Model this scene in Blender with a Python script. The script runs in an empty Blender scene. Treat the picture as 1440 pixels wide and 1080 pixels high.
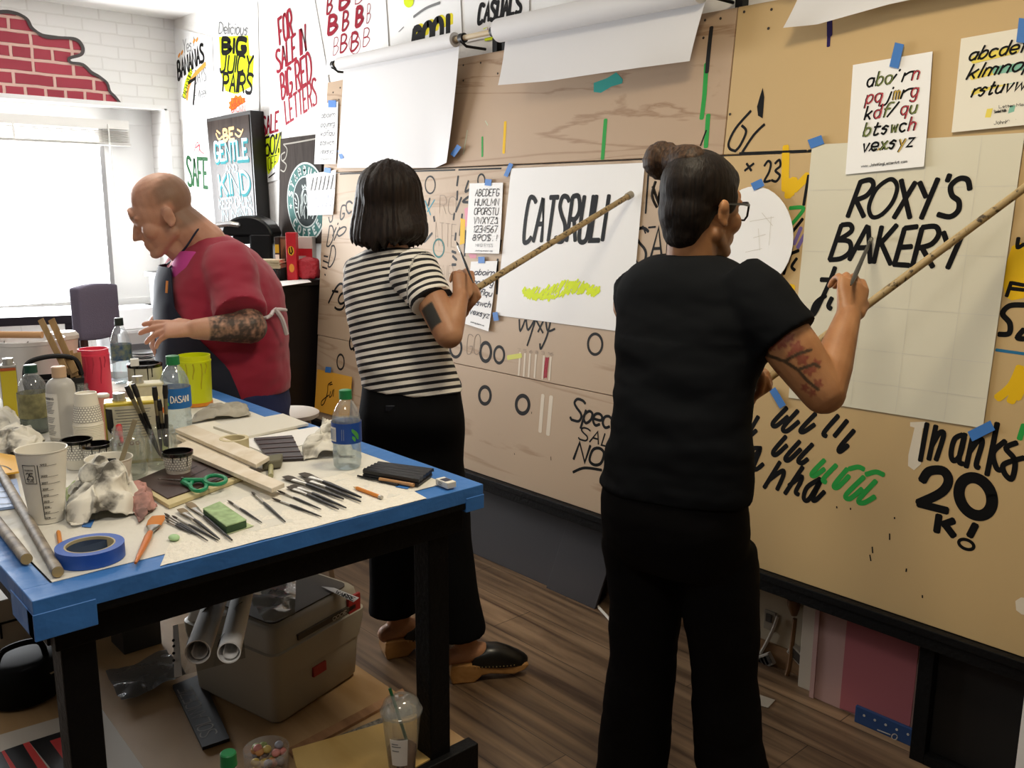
import bpy, bmesh, math, random
import numpy as np
from mathutils import Vector, Matrix, noise
random.seed(7)
S = bpy.context.scene
COL = S.collection
# ------------------------------------------------------------------ camera
YAW, PITCH, ROLL, FPX = math.radians(42.2147), math.radians(11.1044), math.radians(-.3113), 1270.8
CAMZ = 1.56
def _cam_axes():
    cy, sy = math.cos(YAW), math.sin(YAW)
    f = Vector((sy*math.cos(PITCH), cy*math.cos(PITCH), -math.sin(PITCH)))
    r = Vector((cy, -sy, 0)); d = f.cross(r)
    return (r*math.cos(ROLL)+d*math.sin(ROLL), -r*math.sin(ROLL)+d*math.cos(ROLL), f)
CR, CD, CF = _cam_axes()
CP = Vector((0, 0, CAMZ))
cam_data = bpy.data.cameras.new('camera')
cam_data.sensor_width = 36.0
cam_data.lens = 36.0*FPX/1440
cam_data.clip_start = .05
cam = bpy.data.objects.new('camera', cam_data)
COL.objects.link(cam)
cam.matrix_world = Matrix(((CR.x, -CD.x, -CF.x, 0), (CR.y, -CD.y, -CF.y, 0), (CR.z, -CD.z, -CF.z, CAMZ), (0, 0, 0, 1)))
S.camera = cam
# ------------------------------------------------------------------ light
S.view_settings.view_transform = 'Standard'
S.view_settings.look = 'None'
S.view_settings.exposure = 0.0
S.view_settings.gamma = 1
S.view_settings.use_curve_mapping = False
S.cycles.use_denoising = True
S.cycles.max_bounces = 10
S.cycles.transparent_max_bounces = 24
S.cycles.caustics_reflective = False
S.cycles.caustics_refractive = False
W = bpy.data.worlds.new('world'); S.world = W; W.use_nodes = True
W.node_tree.nodes['Background'].inputs[0].default_value = (.93, .97, 1, 1)
W.node_tree.nodes['Background'].inputs[1].default_value = 3.0
def area(name, loc, rot, sx, sy, power, col, shape='RECTANGLE', spread=180):
    l = bpy.data.lights.new(name, 'AREA'); l.shape = shape; l.size = sx; l.size_y = sy
    l.energy = power; l.color = col; l.spread = math.radians(spread)
    o = bpy.data.objects.new(name, l); COL.objects.link(o); o.location = loc; o.rotation_euler = rot
    return o
# daylight entering by the window in the far wall (outside the glass, facing in)
area('daylight_window', (1.2, 6.62, 1.42), (math.radians(-90), 0, 0), 2.3, 1.15, 300, (.95, .98, 1))
# daylight from the shop front on the left, and the warm lamps in the ceiling
area('daylight_shopfront', (-2.3, 3.2, 1.6), (0, math.radians(-90), 0), 1.5, 2.2, 5, (.95, .98, 1))
area('ceiling_lamp_light', (1.45, 1.05, 2.72), (0, 0, 0), .45, .45, 20, (1, .87, .64), 'DISK')
area('ceiling_lamp_light', (-.1, .35, 2.70), (0, 0, 0), .6, .6, 15, (1, .95, .86), 'DISK')
area('ceiling_lamp_light', (1.15, 3.5, 2.70), (0, 0, 0), .45, .45, 8, (1, .90, .74), 'DISK')
# ------------------------------------------------------------------ helpers: projection and planes
def V(*a): return Vector(a if len(a) > 1 else a[0])
def ray(x, y): return CR*((x-720)/FPX)+CD*((y-540)/FPX)+CF
def at(x, y, d): return CP+ray(x, y)*d
def proj(P):
    q = Vector(P)-CP; z = q.dot(CF)
    return 720+FPX*q.dot(CR)/z, 540+FPX*q.dot(CD)/z, z
def pm(P): return proj(P)[2]/FPX                    # metres per pixel at P
def zat(P, py):                                      # height above P at which the vertical through P reaches image row py
    lo, hi = P[2]-2.5, P[2]+2.5
    for _ in range(40):
        m = (lo+hi)/2
        if proj((P[0], P[1], m))[1] > py: lo = m
        else: hi = m
    return lo
def drop(p, z): q = Vector(p); q.z = z; return q
class Plane:
    def __init__(s, o, u, v, n): s.o, s.u, s.v, s.n = Vector(o), Vector(u), Vector(v), Vector(n)
    def px(s, x, y, off=0):
        d = ray(x, y); o = s.o+s.n*off
        return CP+d*((o-CP).dot(s.n)/d.dot(s.n))
    def uv(s, x, y):
        p = s.px(x, y)-s.o; return (p.dot(s.u), p.dot(s.v))
    def w(s, u, v, off=0): return s.o+s.u*u+s.v*v+s.n*off
LEAN = math.radians(5.04)
BOARD = Plane((2.44, 0, .42), (0, -1, 0), (math.sin(LEAN), 0, math.cos(LEAN)), (-math.cos(LEAN), 0, math.sin(LEAN)))
WALLR = Plane((2.64, 0, 0), (0, -1, 0), (0, 0, 1), (-1, 0, 0))
WALLF = Plane((0, 6.33, 0), (1, 0, 0), (0, 0, 1), (0, -1, 0))
ZT = 1.0
TABLE = Plane((0, 0, ZT), (1, 0, 0), (0, 1, 0), (0, 0, 1))
FLOOR = Plane((0, 0, 0), (1, 0, 0), (0, 1, 0), (0, 0, 1))
def T(x, y, off=0): return TABLE.px(x, y, off)
# ------------------------------------------------------------------ materials
def lin(c):
    if isinstance(c, str): c = tuple(int(c[i:i+2], 16) for i in (0, 2, 4))
    return tuple((v/255/12.92 if v/255 <= .04045 else ((v/255+.055)/1.055)**2.4) for v in c)
_M = {}
def M(name, col='808080', rough=.55, metal=0., noise_=None, bump=None, trans=0., ior=1.45, emit=0., alpha=1., sheen=0., spec=.5, col2=None, ramp=(.35, .68)):
    """principled material; noise_=(scale, contrast) mottles the colour towards col2, bump=(scale, strength)"""
    if name in _M: return _M[name]
    m = bpy.data.materials.new(name); _M[name] = m; m.use_nodes = True
    nt = m.node_tree; b = nt.nodes['Principled BSDF']
    b.inputs['Base Color'].default_value = (*lin(col), 1); b.inputs['Roughness'].default_value = rough
    b.inputs['Metallic'].default_value = metal; b.inputs['Transmission Weight'].default_value = trans
    b.inputs['IOR'].default_value = ior; b.inputs['Alpha'].default_value = alpha
    b.inputs['Specular IOR Level'].default_value = spec
    if sheen: b.inputs['Sheen Weight'].default_value = sheen
    if emit:
        b.inputs['Emission Color'].default_value = (*lin(col), 1); b.inputs['Emission Strength'].default_value = emit
    if noise_ or bump: tc = nt.nodes.new('ShaderNodeTexCoord')
    if noise_:
        n = nt.nodes.new('ShaderNodeTexNoise'); n.inputs['Scale'].default_value = noise_[0]; n.inputs['Detail'].default_value = 5
        nt.links.new(tc.outputs['Object'], n.inputs['Vector'])
        r = nt.nodes.new('ShaderNodeValToRGB'); c = lin(col)
        c2 = lin(col2) if col2 else tuple(v*(1-noise_[1]) for v in c)
        r.color_ramp.elements[0].position, r.color_ramp.elements[1].position = ramp
        r.color_ramp.elements[0].color = (*c2, 1); r.color_ramp.elements[1].color = (*c, 1)
        nt.links.new(n.outputs['Fac'], r.inputs['Fac']); nt.links.new(r.outputs['Color'], b.inputs['Base Color'])
    if bump:
        n = nt.nodes.new('ShaderNodeTexNoise'); n.inputs['Scale'].default_value = bump[0]; n.inputs['Detail'].default_value = 4
        nt.links.new(tc.outputs['Object'], n.inputs['Vector'])
        k = nt.nodes.new('ShaderNodeBump'); k.inputs['Strength'].default_value = bump[1]; k.inputs['Distance'].default_value = .02
        nt.links.new(n.outputs['Fac'], k.inputs['Height']); nt.links.new(k.outputs['Normal'], b.inputs['Normal'])
    return m
def wood(name, c1, c2, scale=(30, 1.5, 30), rough=.55, dist=1.2, bands=0.0, spec=.3):
    """long grain: noise stretched along one axis of the object coordinates"""
    if name in _M: return _M[name]
    m = bpy.data.materials.new(name); _M[name] = m; m.use_nodes = True
    nt = m.node_tree; b = nt.nodes['Principled BSDF']; b.inputs['Roughness'].default_value = rough; b.inputs['Specular IOR Level'].default_value = spec
    tc = nt.nodes.new('ShaderNodeTexCoord'); mp = nt.nodes.new('ShaderNodeMapping'); mp.inputs['Scale'].default_value = scale
    n = nt.nodes.new('ShaderNodeTexNoise'); n.inputs['Scale'].default_value = 1; n.inputs['Detail'].default_value = 6
    n.inputs['Distortion'].default_value = dist
    r = nt.nodes.new('ShaderNodeValToRGB'); r.color_ramp.elements[0].position = .33; r.color_ramp.elements[1].position = .62
    r.color_ramp.elements[0].color = (*lin(c2), 1); r.color_ramp.elements[1].color = (*lin(c1), 1)
    nt.links.new(tc.outputs['Object'], mp.inputs['Vector']); nt.links.new(mp.outputs['Vector'], n.inputs['Vector'])
    if bands:
        ml = nt.nodes.new('ShaderNodeMath'); ml.operation = 'MULTIPLY'; ml.inputs[1].default_value = bands
        fr = nt.nodes.new('ShaderNodeMath'); fr.operation = 'PINGPONG'; fr.inputs[1].default_value = 1.0
        nt.links.new(n.outputs['Fac'], ml.inputs[0]); nt.links.new(ml.outputs[0], fr.inputs[0])
        r.color_ramp.elements[0].position = .0; r.color_ramp.elements[1].position = .22
        nt.links.new(fr.outputs[0], r.inputs['Fac'])
    else: nt.links.new(n.outputs['Fac'], r.inputs['Fac'])
    nt.links.new(r.outputs['Color'], b.inputs['Base Color'])
    return m
def clear(name, tint='ffffff', rough=.02, gloss=.12, milky=0.):
    """thin clear film or glass: mostly transparent with a glossy skin"""
    if name in _M: return _M[name]
    m = bpy.data.materials.new(name); _M[name] = m; m.use_nodes = True
    nt = m.node_tree; nt.nodes.remove(nt.nodes['Principled BSDF']); out = nt.nodes['Material Output']
    t = nt.nodes.new('ShaderNodeBsdfTransparent'); t.inputs[0].default_value = (*lin(tint), 1)
    g = nt.nodes.new('ShaderNodeBsdfGlossy'); g.inputs['Roughness'].default_value = rough
    lw = nt.nodes.new('ShaderNodeLayerWeight'); lw.inputs['Blend'].default_value = .35
    mr = nt.nodes.new('ShaderNodeMath'); mr.operation = 'MULTIPLY_ADD'; mr.inputs[1].default_value = .22; mr.inputs[2].default_value = gloss*.15
    x = nt.nodes.new('ShaderNodeMixShader')
    nt.links.new(lw.outputs['Fresnel'], mr.inputs[0]); nt.links.new(mr.outputs[0], x.inputs[0])
    src = t
    if milky:
        df = nt.nodes.new('ShaderNodeBsdfDiffuse'); df.inputs[0].default_value = (.9, .92, .93, 1); tl = nt.nodes.new('ShaderNodeBsdfTranslucent'); tl.inputs[0].default_value = (.9, .92, .93, 1)
        m1 = nt.nodes.new('ShaderNodeMixShader'); m2 = nt.nodes.new('ShaderNodeMixShader'); m2.inputs[0].default_value = milky
        nt.links.new(df.outputs[0], m1.inputs[1]); nt.links.new(tl.outputs[0], m1.inputs[2]); nt.links.new(t.outputs[0], m2.inputs[1]); nt.links.new(m1.outputs[0], m2.inputs[2]); src = m2
    nt.links.new(src.outputs[0], x.inputs[1]); nt.links.new(g.outputs[0], x.inputs[2]); nt.links.new(x.outputs[0], out.inputs[0])
    return m
# ------------------------------------------------------------------ mesh builder
def frame(d, up=None):
    d = Vector(d).normalized(); up = Vector(up) if up is not None else (Vector((0, 0, 1)) if abs(d.z) < .95 else Vector((1, 0, 0)))
    x = up.cross(d).normalized(); return x, d.cross(x).normalized(), d
def smooth_path(pts, n=6, closed=False):
    P = [Vector(p) for p in pts]
    if len(P) < 3: return P
    out = []; L = len(P); rng = range(L if closed else L-1)
    for i in rng:
        if closed: a, b, c, d = P[(i-1) % L], P[i], P[(i+1) % L], P[(i+2) % L]
        else: a, b, c, d = P[max(i-1, 0)], P[i], P[i+1], P[min(i+2, L-1)]
        for k in range(n):
            t = k/n
            out.append(.5*((2*b)+(c-a)*t+(2*a-5*b+4*c-d)*t*t+(3*b-a-3*c+d)*t*t*t))
    if not closed: out.append(P[-1])
    else: out.append(P[0].copy())
    return out
class MB:
    def __init__(s): s.v, s.f, s.mi, s.sm = [], [], [], []
    def add(s, vs, fs, mi=0, sm=False):
        o = len(s.v); s.v += [Vector(p) for p in vs]
        for f in fs: s.f.append([i+o for i in f]); s.mi.append(mi); s.sm.append(sm)
        return s
    def box(s, a, b, mi=0):
        x0, y0, z0 = (min(p, q) for p, q in zip(a, b)); x1, y1, z1 = (max(p, q) for p, q in zip(a, b))
        return s.add([(x0,y0,z0),(x1,y0,z0),(x1,y1,z0),(x0,y1,z0),(x0,y0,z1),(x1,y0,z1),(x1,y1,z1),(x0,y1,z1)],
                     [(3,2,1,0),(4,5,6,7),(0,1,5,4),(1,2,6,5),(2,3,7,6),(3,0,4,7)], mi)
    def obox(s, c, hx, hy, hz, mi=0):
        c, hx, hy, hz = Vector(c), Vector(hx), Vector(hy), Vector(hz)
        if hx.cross(hy).dot(hz) < 0: hx = -hx
        q = [c+hx*i+hy*j+hz*k for k in (-1, 1) for i, j in ((-1,-1),(1,-1),(1,1),(-1,1))]
        return s.add(q, [(3,2,1,0),(4,5,6,7),(0,1,5,4),(1,2,6,5),(2,3,7,6),(3,0,4,7)], mi)
    def prism(s, poly, ext, mi=0):
        P = [Vector(p) for p in poly]; e = Vector(ext); n = len(P)
        a = Vector()
        for i in range(n): a += P[i].cross(P[(i+1) % n])
        if a.dot(e) < 0: P.reverse()
        s.add(P+[p+e for p in P], [tuple(range(n-1, -1, -1)), tuple(range(n, 2*n))]+[(i, (i+1) % n, n+(i+1) % n, n+i) for i in range(n)], mi)
        return s
    def rings(s, R, mi=0, caps=(True, True), sm=True, closed=False):
        n = len(R[0]); vs = [p for r in R for p in r]; fs = []
        m = len(R)
        for i in range(m-(0 if closed else 1)):
            j = (i+1) % m
            for k in range(n): fs.append((i*n+k, i*n+(k+1) % n, j*n+(k+1) % n, j*n+k))
        if caps[0] and not closed: fs.append(tuple(range(n-1, -1, -1)))
        if caps[1] and not closed: fs.append(tuple(range((m-1)*n, m*n)))
        return s.add(vs, fs, mi, sm)
    def cyl(s, p0, p1, r0, r1=None, n=16, mi=0, caps=(True, True), sm=True):
        p0, p1 = Vector(p0), Vector(p1); r1 = r0 if r1 is None else r1
        x, y, d = frame(p1-p0)
        return s.rings([[p+x*(r*math.cos(2*math.pi*k/n))+y*(r*math.sin(2*math.pi*k/n)) for k in range(n)] for p, r in ((p0, r0), (p1, r1))], mi, caps, sm)
    def lathe(s, prof, base=(0,0,0), axis=(0,0,1), n=28, mi=0, sm=True, caps=(True, True), sx=1., ang=0.):
        b = Vector(base); x, y, d = frame(axis)
        c, q = math.cos(ang), math.sin(ang); x, y = x*c+y*q, y*c-x*q
        return s.rings([[b+d*z+x*(max(r, 1e-5)*sx*math.cos(2*math.pi*k/n))+y*(max(r, 1e-5)*math.sin(2*math.pi*k/n)) for k in range(n)] for r, z in prof], mi, caps, sm)
    def tube(s, pts, r, n=8, mi=0, flat=None):
        P = [Vector(p) for p in pts]; R = r if isinstance(r, (list, tuple)) else [r]*len(P); out = []; px = None
        for i, p in enumerate(P):
            d = (P[min(i+1, len(P)-1)]-P[max(i-1, 0)]).normalized()
            if px is None: x, y, _ = frame(d)
            else:
                x = (px-d*px.dot(d)).normalized(); y = d.cross(x)
            px = x
            out.append([p+x*(R[i]*math.cos(2*math.pi*k/n))+y*(R[i]*math.sin(2*math.pi*k/n)) for k in range(n)])
        return s.rings(out, mi)
    def ell(s, c, r, rot=None, n=20, m=12, mi=0):
        c = Vector(c); r = (r, r, r) if not isinstance(r, (tuple, list)) else r
        out = []
        for i in range(m+1):
            th = math.pi*i/m; q = max(math.sin(th), 1e-4); z = -math.cos(th)
            ring = [Vector((r[0]*q*math.cos(2*math.pi*k/n), r[1]*q*math.sin(2*math.pi*k/n), r[2]*z)) for k in range(n)]
            out.append([c+(rot@p if rot else p) for p in ring])
        return s.rings(out, mi)
    def sheet(s, fn, nu, nv, th, mi=0, sm=True, nrm=None):
        """closed thin sheet over fn(u,v), u,v in 0..1, thickness th along the local normal (or nrm)"""
        G = [[Vector(fn(i/nu, j/nv)) for i in range(nu+1)] for j in range(nv+1)]
        vs = []; 
        for sgn in (0, 1):
            for j in range(nv+1):
                for i in range(nu+1):
                    if nrm is not None: nn = Vector(nrm)
                    else:
                        a = G[j][min(i+1, nu)]-G[j][max(i-1, 0)]; b = G[min(j+1, nv)][i]-G[max(j-1, 0)][i]; nn = a.cross(b).normalized()
                    vs.append(G[j][i]+nn*(th*sgn))
        o = (nu+1)*(nv+1); fs = []
        for j in range(nv):
            for i in range(nu):
                a = j*(nu+1)+i; q = (a, a+1, a+nu+2, a+nu+1)
                fs.append(tuple(reversed(q))); fs.append(tuple(k+o for k in q))
        edge = [i for i in range(nu+1)]+[j*(nu+1)+nu for j in range(1, nv+1)]+[nv*(nu+1)+i for i in range(nu-1, -1, -1)]+[j*(nu+1) for j in range(nv-1, 0, -1)]
        for k in range(len(edge)):
            a, b = edge[k], edge[(k+1) % len(edge)]; fs.append((a, b, b+o, a+o))
        return s.add(vs, fs, mi, sm)
    def ribbon(s, pts, w, nrm, mi=0, caps=True):
        """flat painted stroke; w a width or one width per point"""
        P = [Vector(p) for p in pts]; n = Vector(nrm).normalized()
        P = [P[0]]+[P[i] for i in range(1, len(P)) if (P[i]-P[i-1]).length > 1e-6]
        if len(P) < 2: return s
        W_ = w if isinstance(w, (list, tuple)) else [w]*len(P)
        if len(W_) != len(P): W_ = [W_[min(len(W_)-1, int(i*len(W_)/len(P)))] for i in range(len(P))]
        L, R = [], []
        for i, p in enumerate(P):
            d1 = (P[i]-P[i-1]).normalized() if i else (P[1]-P[0]).normalized()
            d2 = (P[i+1]-P[i]).normalized() if i < len(P)-1 else d1
            n1, n2 = n.cross(d1), n.cross(d2); m = n1+n2
            if m.length < .4: m = n1
            m.normalize(); k = min(1/max(m.dot(n1), .35), 1.6)
            L.append(p+m*(W_[i]/2*k)); R.append(p-m*(W_[i]/2*k))
        if caps:
            a = (P[0]-P[1]).normalized()*(W_[0]*.22); b = (P[-1]-P[-2]).normalized()*(W_[-1]*.22)
            L = [L[0].lerp(R[0], .22)+a]+L+[L[-1].lerp(R[-1], .22)+b]
            R = [R[0].lerp(L[1], .22)+a]+R+[R[-1].lerp(L[-2], .22)+b]
        k = len(L)
        return s.add(L+R, [(i, k+i, k+i+1, i+1) for i in range(k-1)], mi)
    def build(s, name, mats, parent=None, origin=None, bevel=0, sharp=38, seg=2):
        me = bpy.data.meshes.new(name)
        if parent is not None: o = Vector(parent.get('_w', (0, 0, 0)))
        elif origin is not None: o = Vector(origin)
        else:
            lo = [min(p[i] for p in s.v) for i in range(3)]; hi = [max(p[i] for p in s.v) for i in range(3)]
            o = Vector(((lo[0]+hi[0])/2, (lo[1]+hi[1])/2, lo[2]))
        me.from_pydata([p-o for p in s.v], [], s.f)
        for m in (mats if isinstance(mats, (list, tuple)) else [mats]): me.materials.append(m)
        me.polygons.foreach_set('material_index', s.mi); me.polygons.foreach_set('use_smooth', s.sm)
        if bevel:
            bm = bmesh.new(); bm.from_mesh(me); bmesh.ops.remove_doubles(bm, verts=bm.verts, dist=1e-6)
            es = [e for e in bm.edges if len(e.link_faces) == 2 and e.calc_face_angle(0) > .6]
            bmesh.ops.bevel(bm, geom=es, offset=bevel, segments=seg, profile=.5, affect='EDGES', clamp_overlap=True)
            bm.to_mesh(me); bm.free()
        me.update()
        if sharp and any(s.sm): me.set_sharp_from_angle(angle=math.radians(sharp))
        ob = bpy.data.objects.new(name, me); COL.objects.link(ob)
        if parent is not None: ob.parent = parent; ob['_w'] = tuple(o)
        else: ob.location = o; ob['_w'] = tuple(o)
        return ob
def tag(o, label, cat, group=None, kind=None):
    if label: o['label'] = label
    if cat: o['category'] = cat
    if group: o['group'] = group
    if kind: o['kind'] = kind
    return o
def thing(name, label, cat, loc=(0, 0, 0), group=None):
    o = bpy.data.objects.new(name, None); COL.objects.link(o); o.location = loc; o['_w'] = tuple(loc); o.empty_display_size = .05
    return tag(o, label, cat, group)
def dup(root, loc, rotz, label=None, rot=None):
    r = root.copy(); COL.objects.link(r); r.location = loc; r.rotation_euler = rot if rot else (0, 0, rotz)
    if label: r['label'] = label
    for ch in list(root.children):
        c = ch.copy(); COL.objects.link(c); c.parent = r
        for g in list(ch.children):
            d = g.copy(); COL.objects.link(d); d.parent = c
    return r
def struct(o): o['kind'] = 'structure'; return o
# ------------------------------------------------------------------ brush lettering
G = {
'A':'003a60 1454','B':'000a ~0a3a583505 ~0535633000','C':'~694a1a0703104061','D':'000a ~0a3a67633000','E':'6a0a0060 0545','F':'6a0a00 0545',
'G':'~694a1a070310406264 6434','H':'000a 606a 0565','I':'000a','J':'~5a52301002','K':'000a 6a04 2660','L':'0a0060','M':'000a438a80','N':'000a606a',
'O':'o3a0802306268','P':'000a ~0a4a674505','Q':'o3a0802306268 4361','R':'000a ~0a4a674505 3560','S':'~694a1a082654625010 1001','T':'0a6a 3a30',
'U':'~0a031050636a','V':'0a306a','W':'0a2048608a','X':'006a 0a60','Y':'0a356a 3530','Z':'0a6a0060',
'0':'o3a0802306268','1':'183a30','2':'~082a5a675500 0060','3':'~092a5a674525 ~255562501001','4':'505a0363','5':'6a0a05 ~0536556350100 1','6':'~5a2703205062643504',
'7':'0a6a20','8':'o3a183558 o35033063','9':'~2046674a1a07153567','!':'3a33 3130','\'':'2a18','-':'1545','.':'2021','/':'006a','%':'006a o1a0818 o525050','&':'~604819 3a4916 0220 4063','$':'~694a1a082654625010 01 3b30',
'a':'o260502204245 4640','b':'0a00 o264542200204','c':'~452605022041','d':'4a40 o260502204245','e':'~0343452605022041','f':'~4a2a1710 0636','g':'o260502204245 ~464Y2X0Y',
'h':'0a00 ~0426454340','i':'0600 0809','j':'~262Y0X 2829','k':'0a00 4602 1440','l':'0a00','m':'0600 ~0416353430 ~3446656460','n':'0600 ~0426454340','o':'o260502204245',
'p':'060X o264542200204','q':'464X o260502204245','r':'0600 ~042646','s':'~45261504332001','t':'~19112031 0636','u':'~0602204246 4640','v':'062046','w':'0610355066',
'x':'0046 0640','y':'0622 461X','z':'06460040','_':'0060','+':'3832 0565',
}
GW = {'I':0,'i':0,'l':0,'.':3,'!':3,'\'':2.2,'M':8,'W':8,'m':6,'w':6,'1':3,'f':3,'t':2.6,'j':2,'r':2.4,' ':2.2}
def glyphs(text, gap=2.0):
    """-> strokes [(closed, [(x,y)..])], total width; unit: cap height 10"""
    out = []; x = 0
    val = lambda c: 10 if c == 'a' else 11 if c == 'b' else {'Z': -1, 'Y': -2, 'X': -3}.get(c) if c in 'XYZ' else int(c)
    for ch in text:
        if ch in G:
            for st in G[ch].replace('~', ' ~').replace('o', ' o').split():
                mode = st[0] if st[0] in '~o' else ''; q = st[len(mode):]
                if len(q) % 2: q = q[:-1]
                pts = [(x+val(q[i]), val(q[i+1])) for i in range(0, len(q), 2)]
                if len(pts) > 1: out.append((mode, pts))
        w = GW.get(ch, 4 if ch.islower() else 6)
        x += w+gap
    return out, max(x-gap, 1)
_zz = [0]
def letter(mb, plane, text, quad, w, off, mi=0, slant=0., gap=2.0, jit=0., thin=None):
    """text into the pixel quad TL,TR,BR,BL (cap top to baseline) lying on plane; w stroke width in metres"""
    tl, tr, br, bl = [Vector(plane.uv(*p)) for p in quad]
    st, tw = glyphs(text, gap)
    def mp(x, y):
        u = x/tw; v = y/10; u += slant*(v-.5)*10/tw
        return bl*(1-u)*(1-v)+br*u*(1-v)+tr*u*v+tl*(1-u)*v
    for mode, pts in st:
        q = [Vector((*mp(x+random.uniform(-jit, jit), y+random.uniform(-jit, jit)), 0)) for x, y in pts]
        if mode: q = smooth_path(q, 5, mode == 'o')
        _zz[0] = (_zz[0]+1) % 40
        ww = w
        if thin: ww = [w*(1-thin*abs(math.cos(math.atan2((q[min(i+1, len(q)-1)]-q[max(i-1, 0)]).y, (q[min(i+1, len(q)-1)]-q[max(i-1, 0)]).x)))) for i in range(len(q))]
        mb.ribbon([plane.w(p.x, p.y, off+_zz[0]*6e-6) for p in q], ww, plane.n, mi)
def stroke(mb, plane, pts, w, off, mi=0, sm=True, closed=False):
    """a painted stroke along pixel points on plane; w metres"""
    q = [Vector((*plane.uv(*p), 0)) for p in pts]
    if sm: q = smooth_path(q, 6, closed)
    _zz[0] = (_zz[0]+1) % 40
    mb.ribbon([plane.w(p.x, p.y, off+_zz[0]*6e-6) for p in q], w, plane.n, mi)
def patch(mb, plane, pts, off, mi=0):
    """a painted area bounded by pixel points on plane"""
    _zz[0] = (_zz[0]+1) % 40
    P = [plane.px(x, y, 0)+plane.n*(off+_zz[0]*6e-6) for x, y in pts]
    a = Vector()
    for i in range(len(P)): a += P[i].cross(P[(i+1) % len(P)])
    if a.dot(plane.n) < 0: P.reverse()
    mb.add(P, [tuple(range(len(P)))], mi)
def paper(mb, plane, quad, off, th=.0006, curl=0., curl_fn=None, nu=12, nv=14, mi=0):
    """sheet of paper on the pixel quad TL,TR,BR,BL"""
    tl, tr, br, bl = [Vector(plane.uv(*p)) for p in quad]
    def fn(u, v):
        q = bl*(1-u)*(1-v)+br*u*(1-v)+tr*u*v+tl*(1-u)*v
        k = off+(curl_fn(u, v) if curl_fn else curl*(1-v)**3*(.4+.6*u))
        return plane.w(q.x, q.y, k)
    mb.sheet(fn, nu, nv, th, mi, nrm=plane.n)
# ================================================================== SETTING
ROOM = dict(x0=-2.5, x1=2.64, y0=-2.0, y1=6.33, h=2.785)
def brick_mat(name, c1, c2, mortar, bw, bh, ms, bump, axes=('X', 'Z'), squash=None, off=(0, 0)):
    m = bpy.data.materials.new(name); m.use_nodes = True; nt = m.node_tree; b = nt.nodes['Principled BSDF']
    b.inputs['Roughness'].default_value = .65
    tc = nt.nodes.new('ShaderNodeTexCoord'); sp = nt.nodes.new('ShaderNodeSeparateXYZ'); cb = nt.nodes.new('ShaderNodeCombineXYZ')
    nt.links.new(tc.outputs['Object'], sp.inputs[0])
    for k in (0, 1):
        ad = nt.nodes.new('ShaderNodeMath'); ad.inputs[1].default_value = off[k]; nt.links.new(sp.outputs[axes[k]], ad.inputs[0]); nt.links.new(ad.outputs[0], cb.inputs[k])
    nz = nt.nodes.new('ShaderNodeTexNoise'); nz.inputs['Scale'].default_value = 9; nt.links.new(cb.outputs[0], nz.inputs['Vector'])
    vm = nt.nodes.new('ShaderNodeVectorMath'); vm.operation = 'MULTIPLY_ADD'; vm.inputs[1].default_value = (.012, .012, 0)
    nt.links.new(nz.outputs['Color'], vm.inputs[0]); nt.links.new(cb.outputs[0], vm.inputs[2])
    br = nt.nodes.new('ShaderNodeTexBrick'); br.inputs['Scale'].default_value = 1
    br.inputs['Brick Width'].default_value = bw; br.inputs['Row Height'].default_value = bh; br.inputs['Mortar Size'].default_value = ms
    br.inputs['Color1'].default_value = (*lin(c1), 1); br.inputs['Color2'].default_value = (*lin(c2), 1); br.inputs['Mortar'].default_value = (*lin(mortar), 1)
    br.inputs['Mortar Smooth'].default_value = .3
    if squash: br.squash = squash; br.squash_frequency = 3
    nt.links.new(vm.outputs[0], br.inputs['Vector']); nt.links.new(br.outputs['Color'], b.inputs['Base Color'])
    bp = nt.nodes.new('ShaderNodeBump'); bp.inputs['Strength'].default_value = bump; bp.inputs['Distance'].default_value = .01; bp.invert = True
    nt.links.new(br.outputs['Fac'], bp.inputs['Height']); nt.links.new(bp.outputs[0], b.inputs['Normal'])
    return m
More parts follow.
